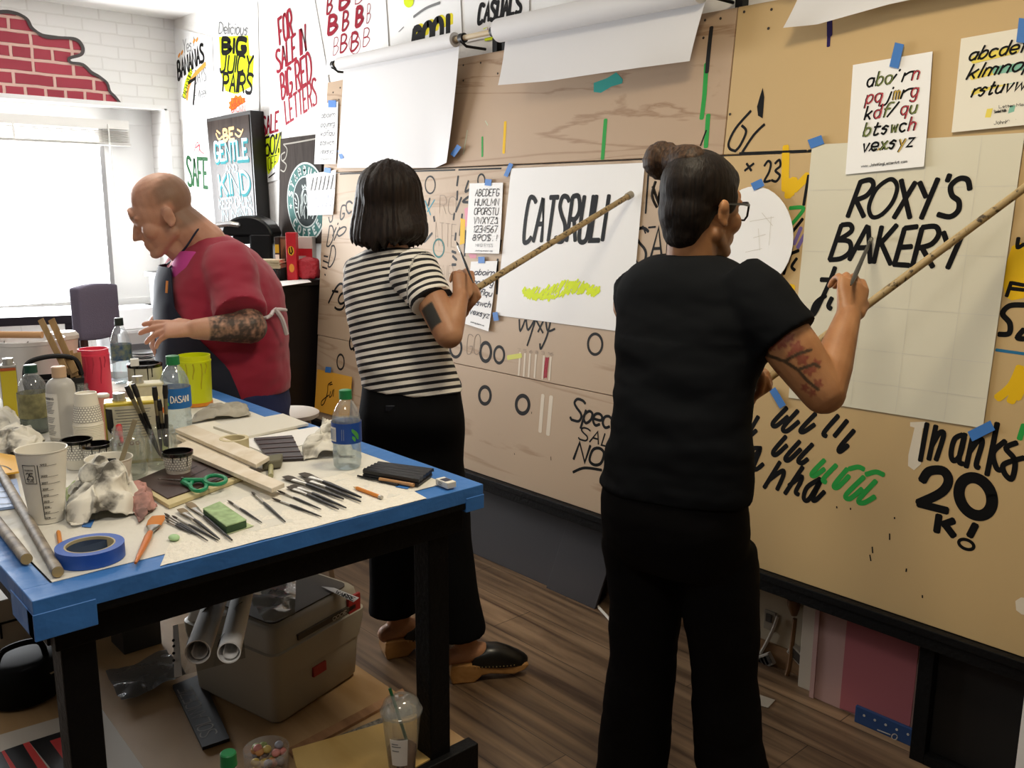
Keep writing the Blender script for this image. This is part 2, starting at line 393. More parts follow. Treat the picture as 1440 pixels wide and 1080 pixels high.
def floor_mat():
    m = bpy.data.materials.new('floor_laminate'); m.use_nodes = True; nt = m.node_tree; b = nt.nodes['Principled BSDF']
    b.inputs['Roughness'].default_value = .42
    tc = nt.nodes.new('ShaderNodeTexCoord'); mp = nt.nodes.new('ShaderNodeMapping'); mp.inputs['Rotation'].default_value = (0, 0, math.radians(90))
    nt.links.new(tc.outputs['Object'], mp.inputs['Vector'])
    br = nt.nodes.new('ShaderNodeTexBrick'); br.inputs['Scale'].default_value = 1; br.inputs['Brick Width'].default_value = 1.2
    br.inputs['Row Height'].default_value = .19; br.inputs['Mortar Size'].default_value = .0016; br.offset = .37
    br.inputs['Color1'].default_value = (1, 1, 1, 1); br.inputs['Color2'].default_value = (.62, .62, .62, 1); br.inputs['Mortar'].default_value = (.2, .2, .2, 1)
    nt.links.new(mp.outputs[0], br.inputs['Vector'])
    m2 = nt.nodes.new('ShaderNodeMapping'); m2.inputs['Scale'].default_value = (22, 1.3, 1); nt.links.new(tc.outputs['Object'], m2.inputs['Vector'])
    n = nt.nodes.new('ShaderNodeTexNoise'); n.inputs['Scale'].default_value = 1; n.inputs['Detail'].default_value = 7; n.inputs['Distortion'].default_value = .7
    nt.links.new(m2.outputs[0], n.inputs['Vector'])
    r = nt.nodes.new('ShaderNodeValToRGB'); r.color_ramp.elements[0].position = .32; r.color_ramp.elements[1].position = .66
    r.color_ramp.elements[0].color = (*lin('4c3828'), 1); r.color_ramp.elements[1].color = (*lin('987c5f'), 1)
    nt.links.new(n.outputs['Fac'], r.inputs['Fac'])
    mx = nt.nodes.new('ShaderNodeMix'); mx.data_type = 'RGBA'; mx.blend_type = 'MULTIPLY'; mx.inputs['Factor'].default_value = 1
    nt.links.new(r.outputs['Color'], mx.inputs[6]); nt.links.new(br.outputs['Color'], mx.inputs[7]); nt.links.new(mx.outputs[2], b.inputs['Base Color'])
    return m
white = M('white_wall_paint', 'ece9e4', .7, bump=(60, .12))
X0, X1, Y0, Y1, H = (ROOM[k] for k in ('x0', 'x1', 'y0', 'y1', 'h'))
struct(MB().box((X0-.1, Y0-.1, -.05), (X1+.1, Y1+.4, 0)).build('floor', floor_mat(), origin=(0, 0, 0)))
struct(MB().box((X0-.1, Y0-.1, H), (X1+.1, Y1+.4, H+.06)).build('ceiling', M('ceiling_paint', 'f1efec', .8), origin=(0, 0, H)))
struct(MB().box((X1, Y0-.1, 0), (X1+.1, Y1+.4, H)).build('wall_right', white, origin=(0, 0, 0)))
struct(MB().box((X0-.1, Y0-.1, 0), (X0, Y1+.4, H)).build('wall_left', M('shop_wall_brown', '5d544c', .8), origin=(0, 0, 0)))
struct(MB().box((X0, Y0-.1, 0), (X1, Y0, H)).build('wall_back', M('shop_wall_brown'), origin=(0, 0, 0)))
# far wall: window recess between WX0..WX1, sill to lintel
WX0, WX1, WZ0, WZ1, WD = -.4, 2.535, .86, 2.2, .24
wb = brick_mat('white_painted_brick', 'efedea', 'ebe8e5', 'e3e0dc', .21, .076, .006, .3, off=(.05, .01))
fw = MB()
fw.box((X0, Y1, 0), (WX0, Y1+.3, H)); fw.box((WX1, Y1, 0), (X1, Y1+.3, H)); fw.box((WX0, Y1, 0), (WX1, Y1+.3, WZ0)); fw.box((WX0, Y1+.012, WZ1), (WX1, Y1+.3, H))
wall_far = struct(fw.build('wall_far', wb, origin=(0, 0, 0)))
# broken plaster skin over the lintel, red brick bared behind its edge
edge = [(172,147),(164,137),(156,129),(152,117),(141,108),(130,102),(118,91),(101,88),(99,82),(115,77),(118,68),(112,58),(101,54),(84,53),(64,51),(52,44),(45,38),(40,28),(30,21),(14,17),(0,17),(-60,10),(-140,30)]
EP = [WALLF.px(x, y) for x, y in edge]
EP[0].z = WZ1
poly = [V(WX1, Y1, WZ1)]+[V(p.x, Y1, p.z) for p in EP]+[V(WX0, Y1, EP[-1].z), V(WX0, Y1, H), V(WX1, Y1, H)]
pl = MB(); pl.prism(poly, (0, .0115, 0))
pl.build('plaster_skin', wb, wall_far)
red = brick_mat('red_brick', 'b03c4c', '9c3040', 'dcb3a6', .235, .079, .011, .8, squash=.5, off=(.02, -2.203))
MB().box((WX0, Y1+.008, WZ1), (2.3, Y1+.0118, H)).build('red_brick_patch', red, wall_far)
eb = MB()
sp_ = smooth_path(EP[:-2], 4)
eb.ribbon([p+V(-.006, -.0012, 0) for p in sp_], [.016+.016*abs(noise.noise(p*9)) for p in sp_], (0, -1, 0))
eb.build('broken_edge', M('crack_grey', '55504f', .9), wall_far)
tm = M('white_trim', 'f2f1ef', .45)
t1 = MB(); t1.box((WX0, Y1-.012, WZ1-.01), (WX1+.012, Y1+.02, WZ1+.02)); t1.box((WX1-.005, Y1-.012, WZ0), (WX1+.025, Y1+.02, WZ1))
struct(t1.build('trim_1', tm))
t2 = MB(); t2.box((WX0, Y1-.03, WZ0-.04), (WX1, Y1+.28, WZ0)); struct(t2.build('trim_2', tm))
# window: frame, sash and pane
wn = thing('window_1', None, None, (1.1, Y1+WD, WZ0)); wn['kind'] = 'structure'
yw = Y1+WD
f = MB()
sx = WALLF.px(141, 240).x; S2 = Plane((0, yw, 0), (1, 0, 0), (0, 0, 1), (0, -1, 0)); sx = S2.px(141, 240).x
f.box((WX0, yw, WZ1-.10), (WX1, yw+.05, WZ1)); f.box((WX0, yw, WZ0), (WX1, yw+.05, WZ0+.05)); f.box((sx+.03, yw+.01, WZ0), (WX1, yw+.05, WZ1))
f.build('window_frame', tm, wn)
MB().box((sx, yw-.02, WZ0+.05), (sx+.03, yw+.05, WZ1-.1)).build('sash', M('sash_grey', '8e8c8c', .5), wn)
MB().box((WX0, yw+.02, WZ0+.05), (sx, yw+.024, WZ1-.1)).build('pane', clear('window_glass'), wn)
# venetian blind drawn up under the lintel
bl = thing('window_blind', 'white slatted blind pulled up to the top of the window', 'blind', (1.0, yw-.05, WZ1-.3))
S3 = Plane((0, yw-.09, 0), (1, 0, 0), (0, 0, 1), (0, -1, 0))
a, b_ = S3.px(181, 170), S3.px(183, 206)
MB().box((WX0+.05, yw-.09, a.z-.06), (a.x, yw-.03, a.z)).build('head_rail', M('blind_white', 'eae6e0', .4), bl)
sl = MB()
for k in range(11):
    z = a.z-.075-k*.0085; sl.box((WX0+.05, yw-.088, z), (a.x, yw-.035, z+.003))
sl.build('slat_stack', M('blind_slat', 'dcd6cd', .5), bl)
MB().box((WX0+.05, yw-.088, b_.z), (a.x+.006, yw-.03, b_.z+.018)).build('bottom_rail', M('blind_white'), bl)
MB().tube([V(a.x-.14, yw-.094, a.z-.03), V(a.x-.13, yw-.094, 1.35)], .005).build('tilt_wand', M('blind_white'), bl)
cd = MB()
for xx in (.5, 1.05, 1.62): cd.box((xx, yw-.095, b_.z), (xx+.012, yw-.088, a.z-.05))
cd.build('ladder_cord', M('blind_white'), bl)
struct(MB().box((2.634, Y0, .07), (2.64, 4.36, .40)).build('ledge_shade_sheet', M('ledge_shade_beige', 'b0a38b', .75, noise_=(6, .15))))  # added sheet on the white wall; beige stands in for shade under the ledge
struct(MB().box((2.625, Y0, 0), (2.64, 4.4, .075)).build('baseboard_right', wood('baseboard_wood', '8a6a4a', '6d5238', (20, 2, 20))))
# ================================================================== EASEL WALL
plyA = wood('ply_pinkish', 'b59b80', '9a7c60', (1.5, .42, 4.2), .6, 2.0, 9.0)
plyM = wood('ply_middle', 'bba48b', 'a88e74', (1.4, .38, 4.5), .6, 1.8, 7.0)
plyB = wood('ply_blond', 'c3a676', 'ab8e5e', (1.2, 4.0, .8), .6, 1.0, 2.0)
def board(name, y0, y1, v0, v1, mat, label, th=.018):
    mb = MB()
    P = [BOARD.w(-y, v, -th) for y, v in ((y0, v0), (y1, v0), (y1, v1), (y0, v1))]
    mb.prism(P, BOARD.n*th)
    return tag(mb.build(name, mat, bevel=.0012, seg=1), label, 'board', 'plywood boards of the painting wall')
vS1, vS2, vT = BOARD.uv(640, 511)[1], BOARD.uv(1143, 213)[1], BOARD.uv(1038, 10)[1]
g = .003
bUL = board('plywood_board', 1.797, 4.31, vS2+g, vT, plyA, 'wavy-grained plywood board behind the hanging paper rolls, top row of the wall')
bML = board('plywood_board', 1.797, 4.305, vS1+g/2, vS2-g, plyM, 'lettered plywood board behind the woman in the striped top')
bLL = board('plywood_board', 1.797, 4.30, 0, vS1-g/2, plyM, 'bottom plywood board painted with black rings, above the black ledge')
bUR = board('plywood_board', -.9, 1.793, vS2+g, vT, plyB, 'blond plywood board behind the two alphabet cards at the top right')
bLR = board('plywood_board', -.9, 1.793, 0, vS2-g, plyB, 'blond plywood board behind the bakery poster, with black and green brush practice')
blk = M('black_paint_wood', '0a0a0b', .55, bump=(90, .15), spec=.2)
lg = MB(); lg.box((2.405, -.9, .365), (2.638, 4.33, .418))
lg.box((2.40, -.9, .40), (2.425, 4.33, .424))
tag(lg.build('easel_ledge', blk, bevel=.002), 'long black ledge running under the plywood boards', 'ledge')
cb = thing('support_cabinet', 'black cabinet standing under the right end of the ledge', 'cabinet', (2.5, .5, 0))
MB().box((2.44, .93, 0), (2.58, .972, .365)).build('side_panel', blk, cb, bevel=.002)
MB().box((2.47, .3, .03), (2.58, .93, .365)).build('front_panel', M('cabinet_black', '0d0c0c', .6), cb, bevel=.002)
MB().box((2.44, .3, 0), (2.58, .93, .03)).build('plinth', blk, cb)
ywb = Plane((2.43, 0, 0), (0, -1, 0), (0, 0, 1), (-1, 0, 0)).px(1432, 1052).y
tag(MB().box((2.425, ywb, 0), (2.438, .20, .34)).build('white_board', M('white_trim')), 'white board edge at the bottom right corner, against the black cabinet', 'board')

# ------------------------------------------------------------------ paint on the boards
PB = M('sign_black', '0e0d0c', .55, spec=.15); PG = M('sign_green', '2f9a45', .55, spec=.15); PY = M('sign_yellow', 'e3b61c', .55, spec=.15); PT = M('sign_teal', '3aa59b', .55, spec=.15)
PK = M('sign_charcoal', '262423', .6, spec=.15); PW = M('sign_white', 'e9e5dd', .6, spec=.15); PP = M('sign_purple', '2a1e52', .55, spec=.15); PL = M('sign_lime', 'd6e81a', .55, spec=.15); PGY = M('sign_pencil', '8a7f74', .8, spec=.15); PBL = M('sign_blue', '2c6e96', .6, spec=.15)
PR = M('sign_red', 'b02a44', .55, spec=.15); PO = M('sign_orange', 'f0861e', .55, spec=.15); PDT = M('sign_dark_teal', '1f6a66', .55, spec=.15); PLV = M('sign_lavender', '7a6aa8', .55, spec=.15); PPK = M('sign_pink', 'd992a2', .55, spec=.15)
OB = .0004
def mark(name, parent, mat, fn, label=None):
    mb = MB(); fn(mb); o = mb.build(name, mat, parent)
    if label: o['label'] = label
    return o
def ring(cx, cy, rx, ry, w, tilt=0.):
    return lambda mb: stroke(mb, BOARD, [(cx+rx*math.cos(t)+tilt*math.sin(t), cy+ry*math.sin(t)) for t in [2*math.pi*k/12 for k in range(12)]], w, OB, closed=True)
for cx, cy, rx, ry, w, p in ((479,509,5,10.5,.011,bML),(683,495,7.5,13,.016,bML),(702,499,7,11.5,.013,bML),(641,489,8,13,.014,bML),(837,484,10,14.5,.011,bML),(682,556,8,12,.016,bLL),(735,569,9,12.5,.017,bLL),(641,544,7,12,.014,bLL)):
    mark('painted_ring', p, PK, ring(cx, cy, rx, ry, w))
mark('painted_ring', bML, PB, ring(605, 260, 7, 12, .008), None)
mark('painted_ring', bML, PDT, ring(617, 349, 7.5, 12.5, .009), 'dark teal painted letter O')
mark('painted_ring', bML, PB, ring(677, 254, 5, 9, .008))
def strokes(*L, w=.01): 
    def f(mb):
        for s in L:
            ww = w; cl = False
            if isinstance(s, tuple) and isinstance(s[-1], float): ww = s[-1]; s = s[:-1]
            stroke(mb, BOARD, s, ww, OB, sm=len(s) > 2)
    return f
def sc(pts, s, ox, oy): return [(x/s+ox, y/s+oy) for x, y in pts]
def traced(name, parent, mat, w, s, ox, oy, L, label=None):
    if name in ('paint_stroke', 'paint_speck'):
        for q in L: mark(name, parent, mat, lambda mb: stroke(mb, BOARD, sc(q, s, ox, oy), w, OB, sm=len(q) > 2), label)
        return
    return mark(name, parent, mat, lambda mb: [stroke(mb, BOARD, sc(q, s, ox, oy), w, OB, sm=len(q) > 2) for q in L], label)
# top row
traced('paint_stroke', bUL, PG, .018, 3, 720, 0, [[(820,270),(812,400),(800,500)],[(828,485),(818,620)],[(395,505),(382,670)]], 'green paint stroke')
traced('paint_stroke', bUL, PK, .016, 3, 720, 0, [[(842,115),(832,200),(822,305)]])
traced('paint_stroke', bUL, PB, .006, 3, 720, 0, [[(820,550),(795,615)]])
traced('paint_stroke', bUL, PY, .016, 3, 360, 0, [[(1052,515),(1045,645)]], 'yellow paint stroke')
traced('paint_stroke', bUL, PG, .011, 3, 360, 0, [[(955,578),(955,660)]])
traced('paint_stroke', bUL, M('sign_pale_green', 'b9c2a4', .6, spec=.15), .005, 3, 360, 0, [[(892,550),(875,650)],[(968,510),(978,528)]])
mark('paint_patch', bUL, PT, lambda mb: patch(mb, BOARD, sc([(345,350),(400,330),(440,305),(468,335),(465,352),(420,365),(375,392),(345,388)], 3, 720, 0), OB), 'teal paint patch')
traced('paint_stroke', bUR, PP, .017, 3, 960, 0, [[(620,80),(620,150)]], 'purple paint stroke')
traced('paint_stroke', bUR, PP, .011, 3, 960, 0, [[(617,150),(615,195)]])
mark('paint_stroke', bUR, PB, lambda mb: patch(mb, BOARD, sc([(338,370),(345,410),(338,500),(318,488),(314,450),(325,410)], 3, 960, 0), OB))
traced('painted_numeral', bUR, PB, .009, 3, 960, 0, [[(288,468),(225,540),(195,600),(200,628),(225,638)],[(250,530),(268,555),(245,610),(225,635)],[(345,525),(300,570),(250,645)]])
sk = MB()
def screws(par, L, s, ox, oy):
    for x, y in L:
        p = BOARD.px(x/s+ox, y/s+oy, .0003); MB().cyl(p, p+BOARD.n*.001, .0045, n=10).build('screw_head', M('screw_dark', '3a332c', .4, .5), par)
screws(bUL, [(880,78),(815,85),(808,160)], 3, 720, 0); screws(bUL, [(875,275),(948,265),(1020,310),(875,340),(355,370),(350,420),(325,390)], 3, 360, 0)
screws(bUR, [(260,50),(375,40),(362,120),(200,482)], 3, 960, 0)
# black felt-pen seam lines
for p, pts in ((bUL, [[(478,246),(575,242)],[(580,242),(640,240.2)],[(645,240),(705,238)]]), (bUR, [[(1040,216.8),(1134,213.3)],[(1137,213.2),(1150,212.5)]])):
    mark('seam_line', p, PB, lambda mb: [stroke(mb, BOARD, [(a, b-1.2), (c, d-1.2)], .007, OB, sm=False) for (a, b), (c, d) in pts])
# middle left board
mark('lettering', bML, PK, lambda mb: [letter(mb, BOARD, 'D', [(463,318),(470,318),(467,346),(460,346)], .009, OB, slant=.1), letter(mb, BOARD, 'D', [(466,346),(473,346),(469,375),(462,375)], .009, OB, slant=.1),
    letter(mb, BOARD, 'ip', [(474,312),(490,310),(484,332),(470,332)], .009, OB, slant=.2), letter(mb, BOARD, 'G', [(480,290),(487,288),(483,308),(478,308)], .009, OB)])
mark('lettering', bML, PB, lambda mb: [letter(mb, BOARD, 'fg', [(470,398),(494,402),(488,428),(462,426)], .013, OB, slant=.2), letter(mb, BOARD, 'c', [(488,272),(497,272),(494,300),(487,300)], .011, OB), letter(mb, BOARD, 'au', [(496,455),(516,470),(510,500),(492,490)], .012, OB, slant=.2)])
traced('paint_stroke', bML, PB, .009, 4.5, 440, 200, [[(70,720),(95,725)],[(65,750),(100,765)],[(60,790),(90,800)],[(75,835),(80,842)],[(100,475),(108,505),(122,495),(125,465)]])
traced('paint_stroke', bML, M('sign_blue_brush', '3d8fa0', .6, spec=.15), .007, 4.5, 440, 200, [[(690,360),(720,470)],[(770,365),(725,440)],[(710,370),(745,460)]], 'teal brush mark')
mark('lettering', bML, PGY, lambda mb: [letter(mb, BOARD, 'RO', [(619,275),(642,277),(640,302),(618,300)], .002, OB), letter(mb, BOARD, 'ATTE', [(610,312),(642,316),(640,348),(612,345)], .0018, OB), letter(mb, BOARD, 'HAIR', [(612,372),(638,374),(636,395),(612,393)], .0015, OB)], 'thin pencil letters')
traced('paint_stroke', bML, PB, .012, 4.5, 440, 200, [[(920,215),(912,275)],[(915,310),(912,365)],[(940,350),(905,440)],[(985,245),(965,310),(990,300)],[(985,345),(950,375),(985,380)],[(895,450),(890,490)],[(945,455),(930,590)],[(905,575),(900,620)],[(965,560),(960,720)],[(880,690),(905,700)],[(885,720),(910,745)],[(880,775),(905,775)],[(755,575),(705,630),(700,600)],[(740,355),(730,400)],[(765,470),(770,500)],[(880,840),(875,880)],[(1185,490),(1175,560)],[(1190,620),(1180,690)],[(1170,740),(1165,960)]])
mark('paint_patch', bML, PPK, lambda mb: [patch(mb, BOARD, sc([(960,420),(985,410),(985,520),(965,540)], 4.5, 440, 200), OB), patch(mb, BOARD, sc([(985,705),(1040,710),(1030,735),(995,735)], 4.5, 440, 200), OB)], 'pink paint patches')
mark('paint_patch', bML, PY, lambda mb: patch(mb, BOARD, sc([(935,480),(965,490),(960,640),(930,650)], 4.5, 440, 200), OB), 'yellow paint patch')
traced('lettering', bML, PB, .009, 3.6, 440, 400, [[(1045,178),(1050,235),(1075,180)],[(1080,180),(1090,230),(1125,178),(1105,250),(1085,310)],[(1130,180),(1165,245)],[(1170,178),(1140,240)],[(1180,190),(1190,235),(1225,225)],[(1205,180),(1185,260),(1155,325),(1150,300)]])
mark('lettering', bML, PGY, lambda mb: letter(mb, BOARD, 'GO', [(658,471),(676,470),(674,499),(656,497)], .0035, OB), 'thin outlined letters GO')
mark('masking_swatch', bML, M('sign_film', 'ded2bf', .5, spec=.15), lambda mb: [stroke(mb, BOARD, [(x/3.6+440, y/3.6+400), ((x-8)/3.6+440, (y+115)/3.6+400)], .010, OB, sm=False) for x, y in ((1050,345),(1075,350),(1100,352),(1130,356),(1170,362),(1205,368))], 'pale vertical paint strips')
mark('paint_patch', bML, M('sign_pale_lime', 'd5d672', .6, spec=.15), lambda mb: stroke(mb, BOARD, [(714,503), (733,500)], .02, OB, sm=False), 'faint lime smear')
mark('lettering', bML, PR, lambda mb: letter(mb, BOARD, 'COVERAGE', [(769,531),(763,531),(767,503),(772,503)], .0015, OB), 'small dark red lettering')
mark('lettering', bML, PGY, lambda mb: letter(mb, BOARD, '7 5 6 8 3 16', [(728,490),(778,496),(778,500),(728,494)], .0012, OB))
mark('masking_swatch', bLL, M('sign_film'), lambda mb: [stroke(mb, BOARD, sc([(1165,560),(1150,745)], 3.6, 440, 400), .019, OB, sm=False), stroke(mb, BOARD, sc([(1207,568),(1190,760)], 3.6, 440, 400), .021, OB, sm=False)], 'two pale vertical paint strips')
mark('lettering', bLL, PB, lambda mb: [letter(mb, BOARD, 'Special', [(808,560),(884,582),(880,608),(803,590)], .011, OB, slant=.15, gap=1.4), letter(mb, BOARD, 'SALE', [(819,601),(880,618),(876,634),(813,617)], .007, OB), letter(mb, BOARD, 'NOW', [(814,622),(876,640),(873,664),(808,646)], .012, OB, slant=.1),
    stroke(mb, BOARD, [(806,664), (822,658), (846,661)], .011, OB)])
traced('paint_speck', bLL, PB, .003, 3.6, 440, 400, [[(1205,872),(1206,890)],[(1108,645),(1107,655)],[(1020,855),(1022,862)]])
# behind the second woman and right of her
mark('lettering', bML, PB, lambda mb: [letter(mb, BOARD, 'SAL', [(896,322),(958,318),(956,368),(890,370)], .011, OB), [stroke(mb, BOARD, [a, b], .007, OB, sm=False) for a, b in (((908,371),(917,370)),((922,370),(931,369)),((934,320),(942,319)),((912,320),(922,319)),((893,362),(897,372)),((904,318),(908,328)))], stroke(mb, BOARD, [(912,243),(908,300)], .008, OB, sm=False)])
traced('painted_numeral', bLR, PB, .008, 3, 960, 0, [[(345,700),(360,680),(372,690),(365,725),(345,765),(370,762)],[(390,690),(408,675),(412,700),(392,720),(410,740),(395,765),(375,760)],[(270,690),(290,720)],[(262,720),(300,690)]])
traced('paint_stroke', bLR, PY, .026, 3, 960, 0, [[(435,640),(432,800)],[(450,760),(445,830)],[(470,755),(455,820)],[(530,740),(470,800)]], 'yellow paint stroke')
traced('paint_stroke', bUR, PY, .022, 3, 960, 0, [[(435,618),(435,642)]], 'end of the yellow paint stroke')
traced('paint_stroke', bLR, PG, .012, 3, 960, 0, [[(452,878),(510,880),(462,945)]], 'green paint stroke')
traced('paint_stroke', bLR, PLV, .012, 3, 960, 0, [[(470,1030),(500,960)],[(485,1045),(515,990)]], 'lavender brush mark')
traced('paint_stroke', bLR, PB, .01, 3.6, 840, 180, [[(1070,240),(1045,390)],[(1040,460),(985,530)],[(1020,620),(970,640)],[(1010,660),(985,700),(1000,720)],[(935,700),(905,770),(940,760)],[(960,670),(945,740)],[(940,795),(890,820),(925,880),(905,930)],[(975,860),(950,940),(975,945)]])
traced('paint_stroke', bLR, PG, .02, 3.6, 840, 180, [[(860,790),(872,830)]])
traced('paint_stroke', bLR, PY, .025, 3.6, 840, 180, [[(985,800),(960,900)]])
lw = .0148
traced('lettering', bLR, PB, lw, 3.6, 1040, 540, [[(95,165),(50,245),(50,265),(85,235)],[(240,120),(170,195),(185,213),(245,165)],[(295,135),(222,220),(240,238),(300,190)],[(385,150),(312,228),(325,242),(380,205)],[(500,160),(428,245),(440,265)],[(545,185),(480,265)],[(580,235),(508,320),(510,342),(550,310)],
    [(235,265),(172,340),(185,358),(240,310)],[(305,290),(235,370),(250,385),(310,330)],[(370,305),(300,382),(315,400),(345,380)],[(110,325),(60,330),(12,385),(20,412),(55,395),(105,330),(72,418),(85,432),(120,405)]])
traced('lettering', bLR, PB, lw, 3.6, 1040, 540, [[(205,395),(125,525)],[(150,485),(215,440),(222,462),(190,535)],[(320,420),(230,555)],[(250,515),(310,470),(312,490),(285,545),(300,560)],[(410,480),(345,520),(325,575),(350,585),(410,490),(372,575),(385,588),(430,545)]])
traced('lettering', bLR, PG, lw, 3.6, 1040, 540, [[(430,385),(368,450),(380,465),(430,430)],[(490,410),(425,480),(438,498)],[(545,430),(480,510),(498,522),(555,465)],[(555,430),(600,420),(630,432)],[(630,470),(540,560),(560,580),(620,530)],[(690,490),(605,585),(628,602),(685,570)],[(640,458),(690,445),(730,460)]], 'green brush letters')
mark('lettering', bLR, M('sign_cream', 'ddd2bd', .6, spec=.15), lambda mb: patch(mb, BOARD, sc([(800,455),(885,452),(905,470),(870,490),(850,640),(862,690),(822,725),(788,700),(790,640),(825,485),(800,478)], 4, 1080, 480), OB), 'cream shade of the letter T')
traced('lettering', bLR, PB, .0142, 4, 1080, 480, [[(895,462),(857,672)],[(945,475),(905,665)],[(920,590),(965,515),(988,530),(945,668)],[(1095,525),(1050,550),(1030,630),(1045,672),(1080,640),(1105,540)],[(1108,520),(1075,665),(1098,690)],[(1150,545),(1115,708)],[(1135,620),(1185,555),(1205,570),(1172,690),(1188,712)],[(1290,460),(1232,752)],[(1335,560),(1268,625),(1285,710),(1310,725)],[(1400,570),(1340,600),(1385,660),(1388,720),(1368,775),(1330,740),(1330,690),(1440,655)]])
traced('lettering', bLR, PB, .026, 3.6, 1040, 540, [[(925,490),(960,442),(1030,440),(1058,490),(1020,550),(905,605)]])
mark('lettering', bLR, PB, lambda mb: [stroke(mb, BOARD, sc([(905,605),(1052,642)], 3.6, 1040, 540), .022, OB, sm=False), stroke(mb, BOARD, sc([(1195+82*math.cos(t)+18*math.sin(t), 570+96*math.sin(t)) for t in [2*math.pi*k/14 for k in range(14)]], 3.6, 1040, 540), .030, OB, closed=True)])
traced('lettering', bLR, PB, .020, 3.6, 1040, 540, [[(1010,665),(998,748)],[(1085,692),(1028,712)],[(1035,705),(1085,770)],[(1195,712),(1165,770)]])
mark('lettering', bLR, PB, lambda mb: stroke(mb, BOARD, sc([(1148+38*math.cos(t), 812+24*math.sin(t)+10*math.cos(t)) for t in [2*math.pi*k/10 for k in range(10)]], 3.6, 1040, 540), .009, OB, closed=True))
traced('paint_speck', bLR, PB, .004, 3.6, 1040, 540, [[(760,758),(760,788)],[(672,825),(674,855)],[(660,865),(665,895)],[(845,935),(843,950)],[(926,1070),(926,1082)],[(492,620),(493,628)],[(562,628),(562,636)],[(785,675),(785,682)]])
traced('paint_stroke', bLR, PY, .022, 4, 1080, 480, [[(1420,145),(1370,250),(1290,320)],[(1440,180),(1365,340)],[(1445,215),(1400,320)]], 'yellow paint stroke')
traced('paint_stroke', bLR, PY, .06, 4.5, 1120, 330, [[(1440,90),(1370,300)],[(1420,330),(1350,345)]], 'yellow paint patch')
traced('lettering', bLR, PB, .010, 4.5, 1120, 330, [[(1405,20),(1400,80),(1440,60)],[(1360,300),(1330,390)],[(1360,305),(1440,320)],[(1350,340),(1440,350)]])
traced('lettering', bLR, PB, .014, 4.5, 1120, 330, [[(1440,445),(1350,450),(1305,500),(1350,560),(1345,625),(1280,630)],[(1440,600),(1400,650),(1440,660)]])
traced('paint_stroke', bLR, PG, .014, 4, 1080, 480, [[(1440,470),(1415,550)]])
traced('paint_stroke', bLR, PBL, .008, 4, 1080, 480, [[(1283,48),(1440,70)]], 'thin blue line')

mark('paint_patch', bLR, M('sign_cream'), lambda mb: patch(mb, BOARD, [(1428,845),(1436,840),(1450,842),(1450,866),(1437,864),(1429,858)], OB), 'torn cream patch')
# ================================================================== PAPERS ON THE EASEL WALL
pw = M('paper_white', 'efeeec', .75); pw2 = M('paper_cream', 'e6e0cf', .75); INK = M('ink_black', '100f0f', .5, spec=.12); INKG = M('ink_grey', '6d6d70', .6, spec=.12)
def sheet_thing(name, label, cat, quad, plane, off, group=None, mat=None, curl=0., fn=None, org=None):
    mb = MB(); paper(mb, plane, quad, off, curl=curl, curl_fn=fn)
    return tag(mb.build(name, mat or pw), label, cat, group)
def lines(parent, plane, off, rows, mat=INK, name='lettering', label=None, thin=None, curl=0.):
    mb = MB()
    for r in rows:
        text, quad, w, sl = r[:4]; letter(mb, plane, text, quad, w, off+(curl*(1-r[4])**3*.9+.0003 if len(r) > 4 else 0), slant=sl, thin=thin)
    o = mb.build(name, mat, parent)
    if label: o['label'] = label
    return o
def rowsplit(quad, fr, texts, w, sl, x0=0., x1=1.):
    """rows of text in a pixel quad: fr list of (v0,v1) top and bottom fractions, 0 at the top"""
    tl, tr, br, bl = [Vector(q) for q in quad]; out = []
    f = lambda u, v: (tl*(1-u)*(1-v)+tr*u*(1-v)+br*u*v+bl*(1-u)*v)
    for (a, b), t in zip(fr, texts):
        out.append((t, [tuple(f(x0, a)), tuple(f(x1, a)), tuple(f(x1, b)), tuple(f(x0, b))], w, sl, 1-b))
    return out
# CATS poster
q = [(720,237),(908,229),(887,468),(698,443)]
cats = sheet_thing('poster', 'white poster with half-painted black cat slogan and a fluorescent yellow smear', 'poster', q, BOARD, .004)
lines(cats, BOARD, .0052, [('CATSRULI', [(744,279),(857,275),(849,338),(737,340)], .0195, .06)])
sm_ = MB()
random.seed(3)
for k in range(150):
    t = k/149; x = 736+t*106; y = 411+5*math.sin(t*7)-2*t+random.uniform(-10, 10)*(1-.55*abs(2*t-1)); L = random.uniform(5, 10)
    stroke(sm_, BOARD, [(x, y+random.uniform(0, 3)), (x+L*.5, y-L*.6)], random.uniform(.006, .012), .0052, sm=False)
sm_.build('paint_smear', M('sign_lime'), cats)['label'] = 'fluorescent yellow smear'
# ROXY poster
q = [(1143,204),(1442,187),(1383,602),(1110,559)]
rox = sheet_thing('poster', 'large cream poster being lettered for a bakery by the woman in glasses', 'poster', q, BOARD, .004, mat=M('paper_poster', 'd6d0ba', .7))
mb = MB(); rw = .0148
for c in [[(755,765),(700,915)],[(755,768),(795,760),(808,785),(780,825),(735,845)],[(735,845),(768,915)],[(925,760),(962,920)],[(985,770),(895,920)],[(1003,770),(1030,832)],[(1080,755),(1010,922)],[(1130,738),(1120,765)],[(1215,800),(1205,760),(1170,755),(1135,785),(1140,825),(1168,850),(1165,890),(1130,915),(1080,905)]]:
    stroke(mb, BOARD, sc(c, 3, 960, 0), rw, .0052, sm=len(c) > 2)
stroke(mb, BOARD, sc([(870,760),(820,800),(790,870),(802,915),(840,908),(885,860),(908,800),(898,765)], 3, 960, 0), rw*.85, .0052, closed=True)
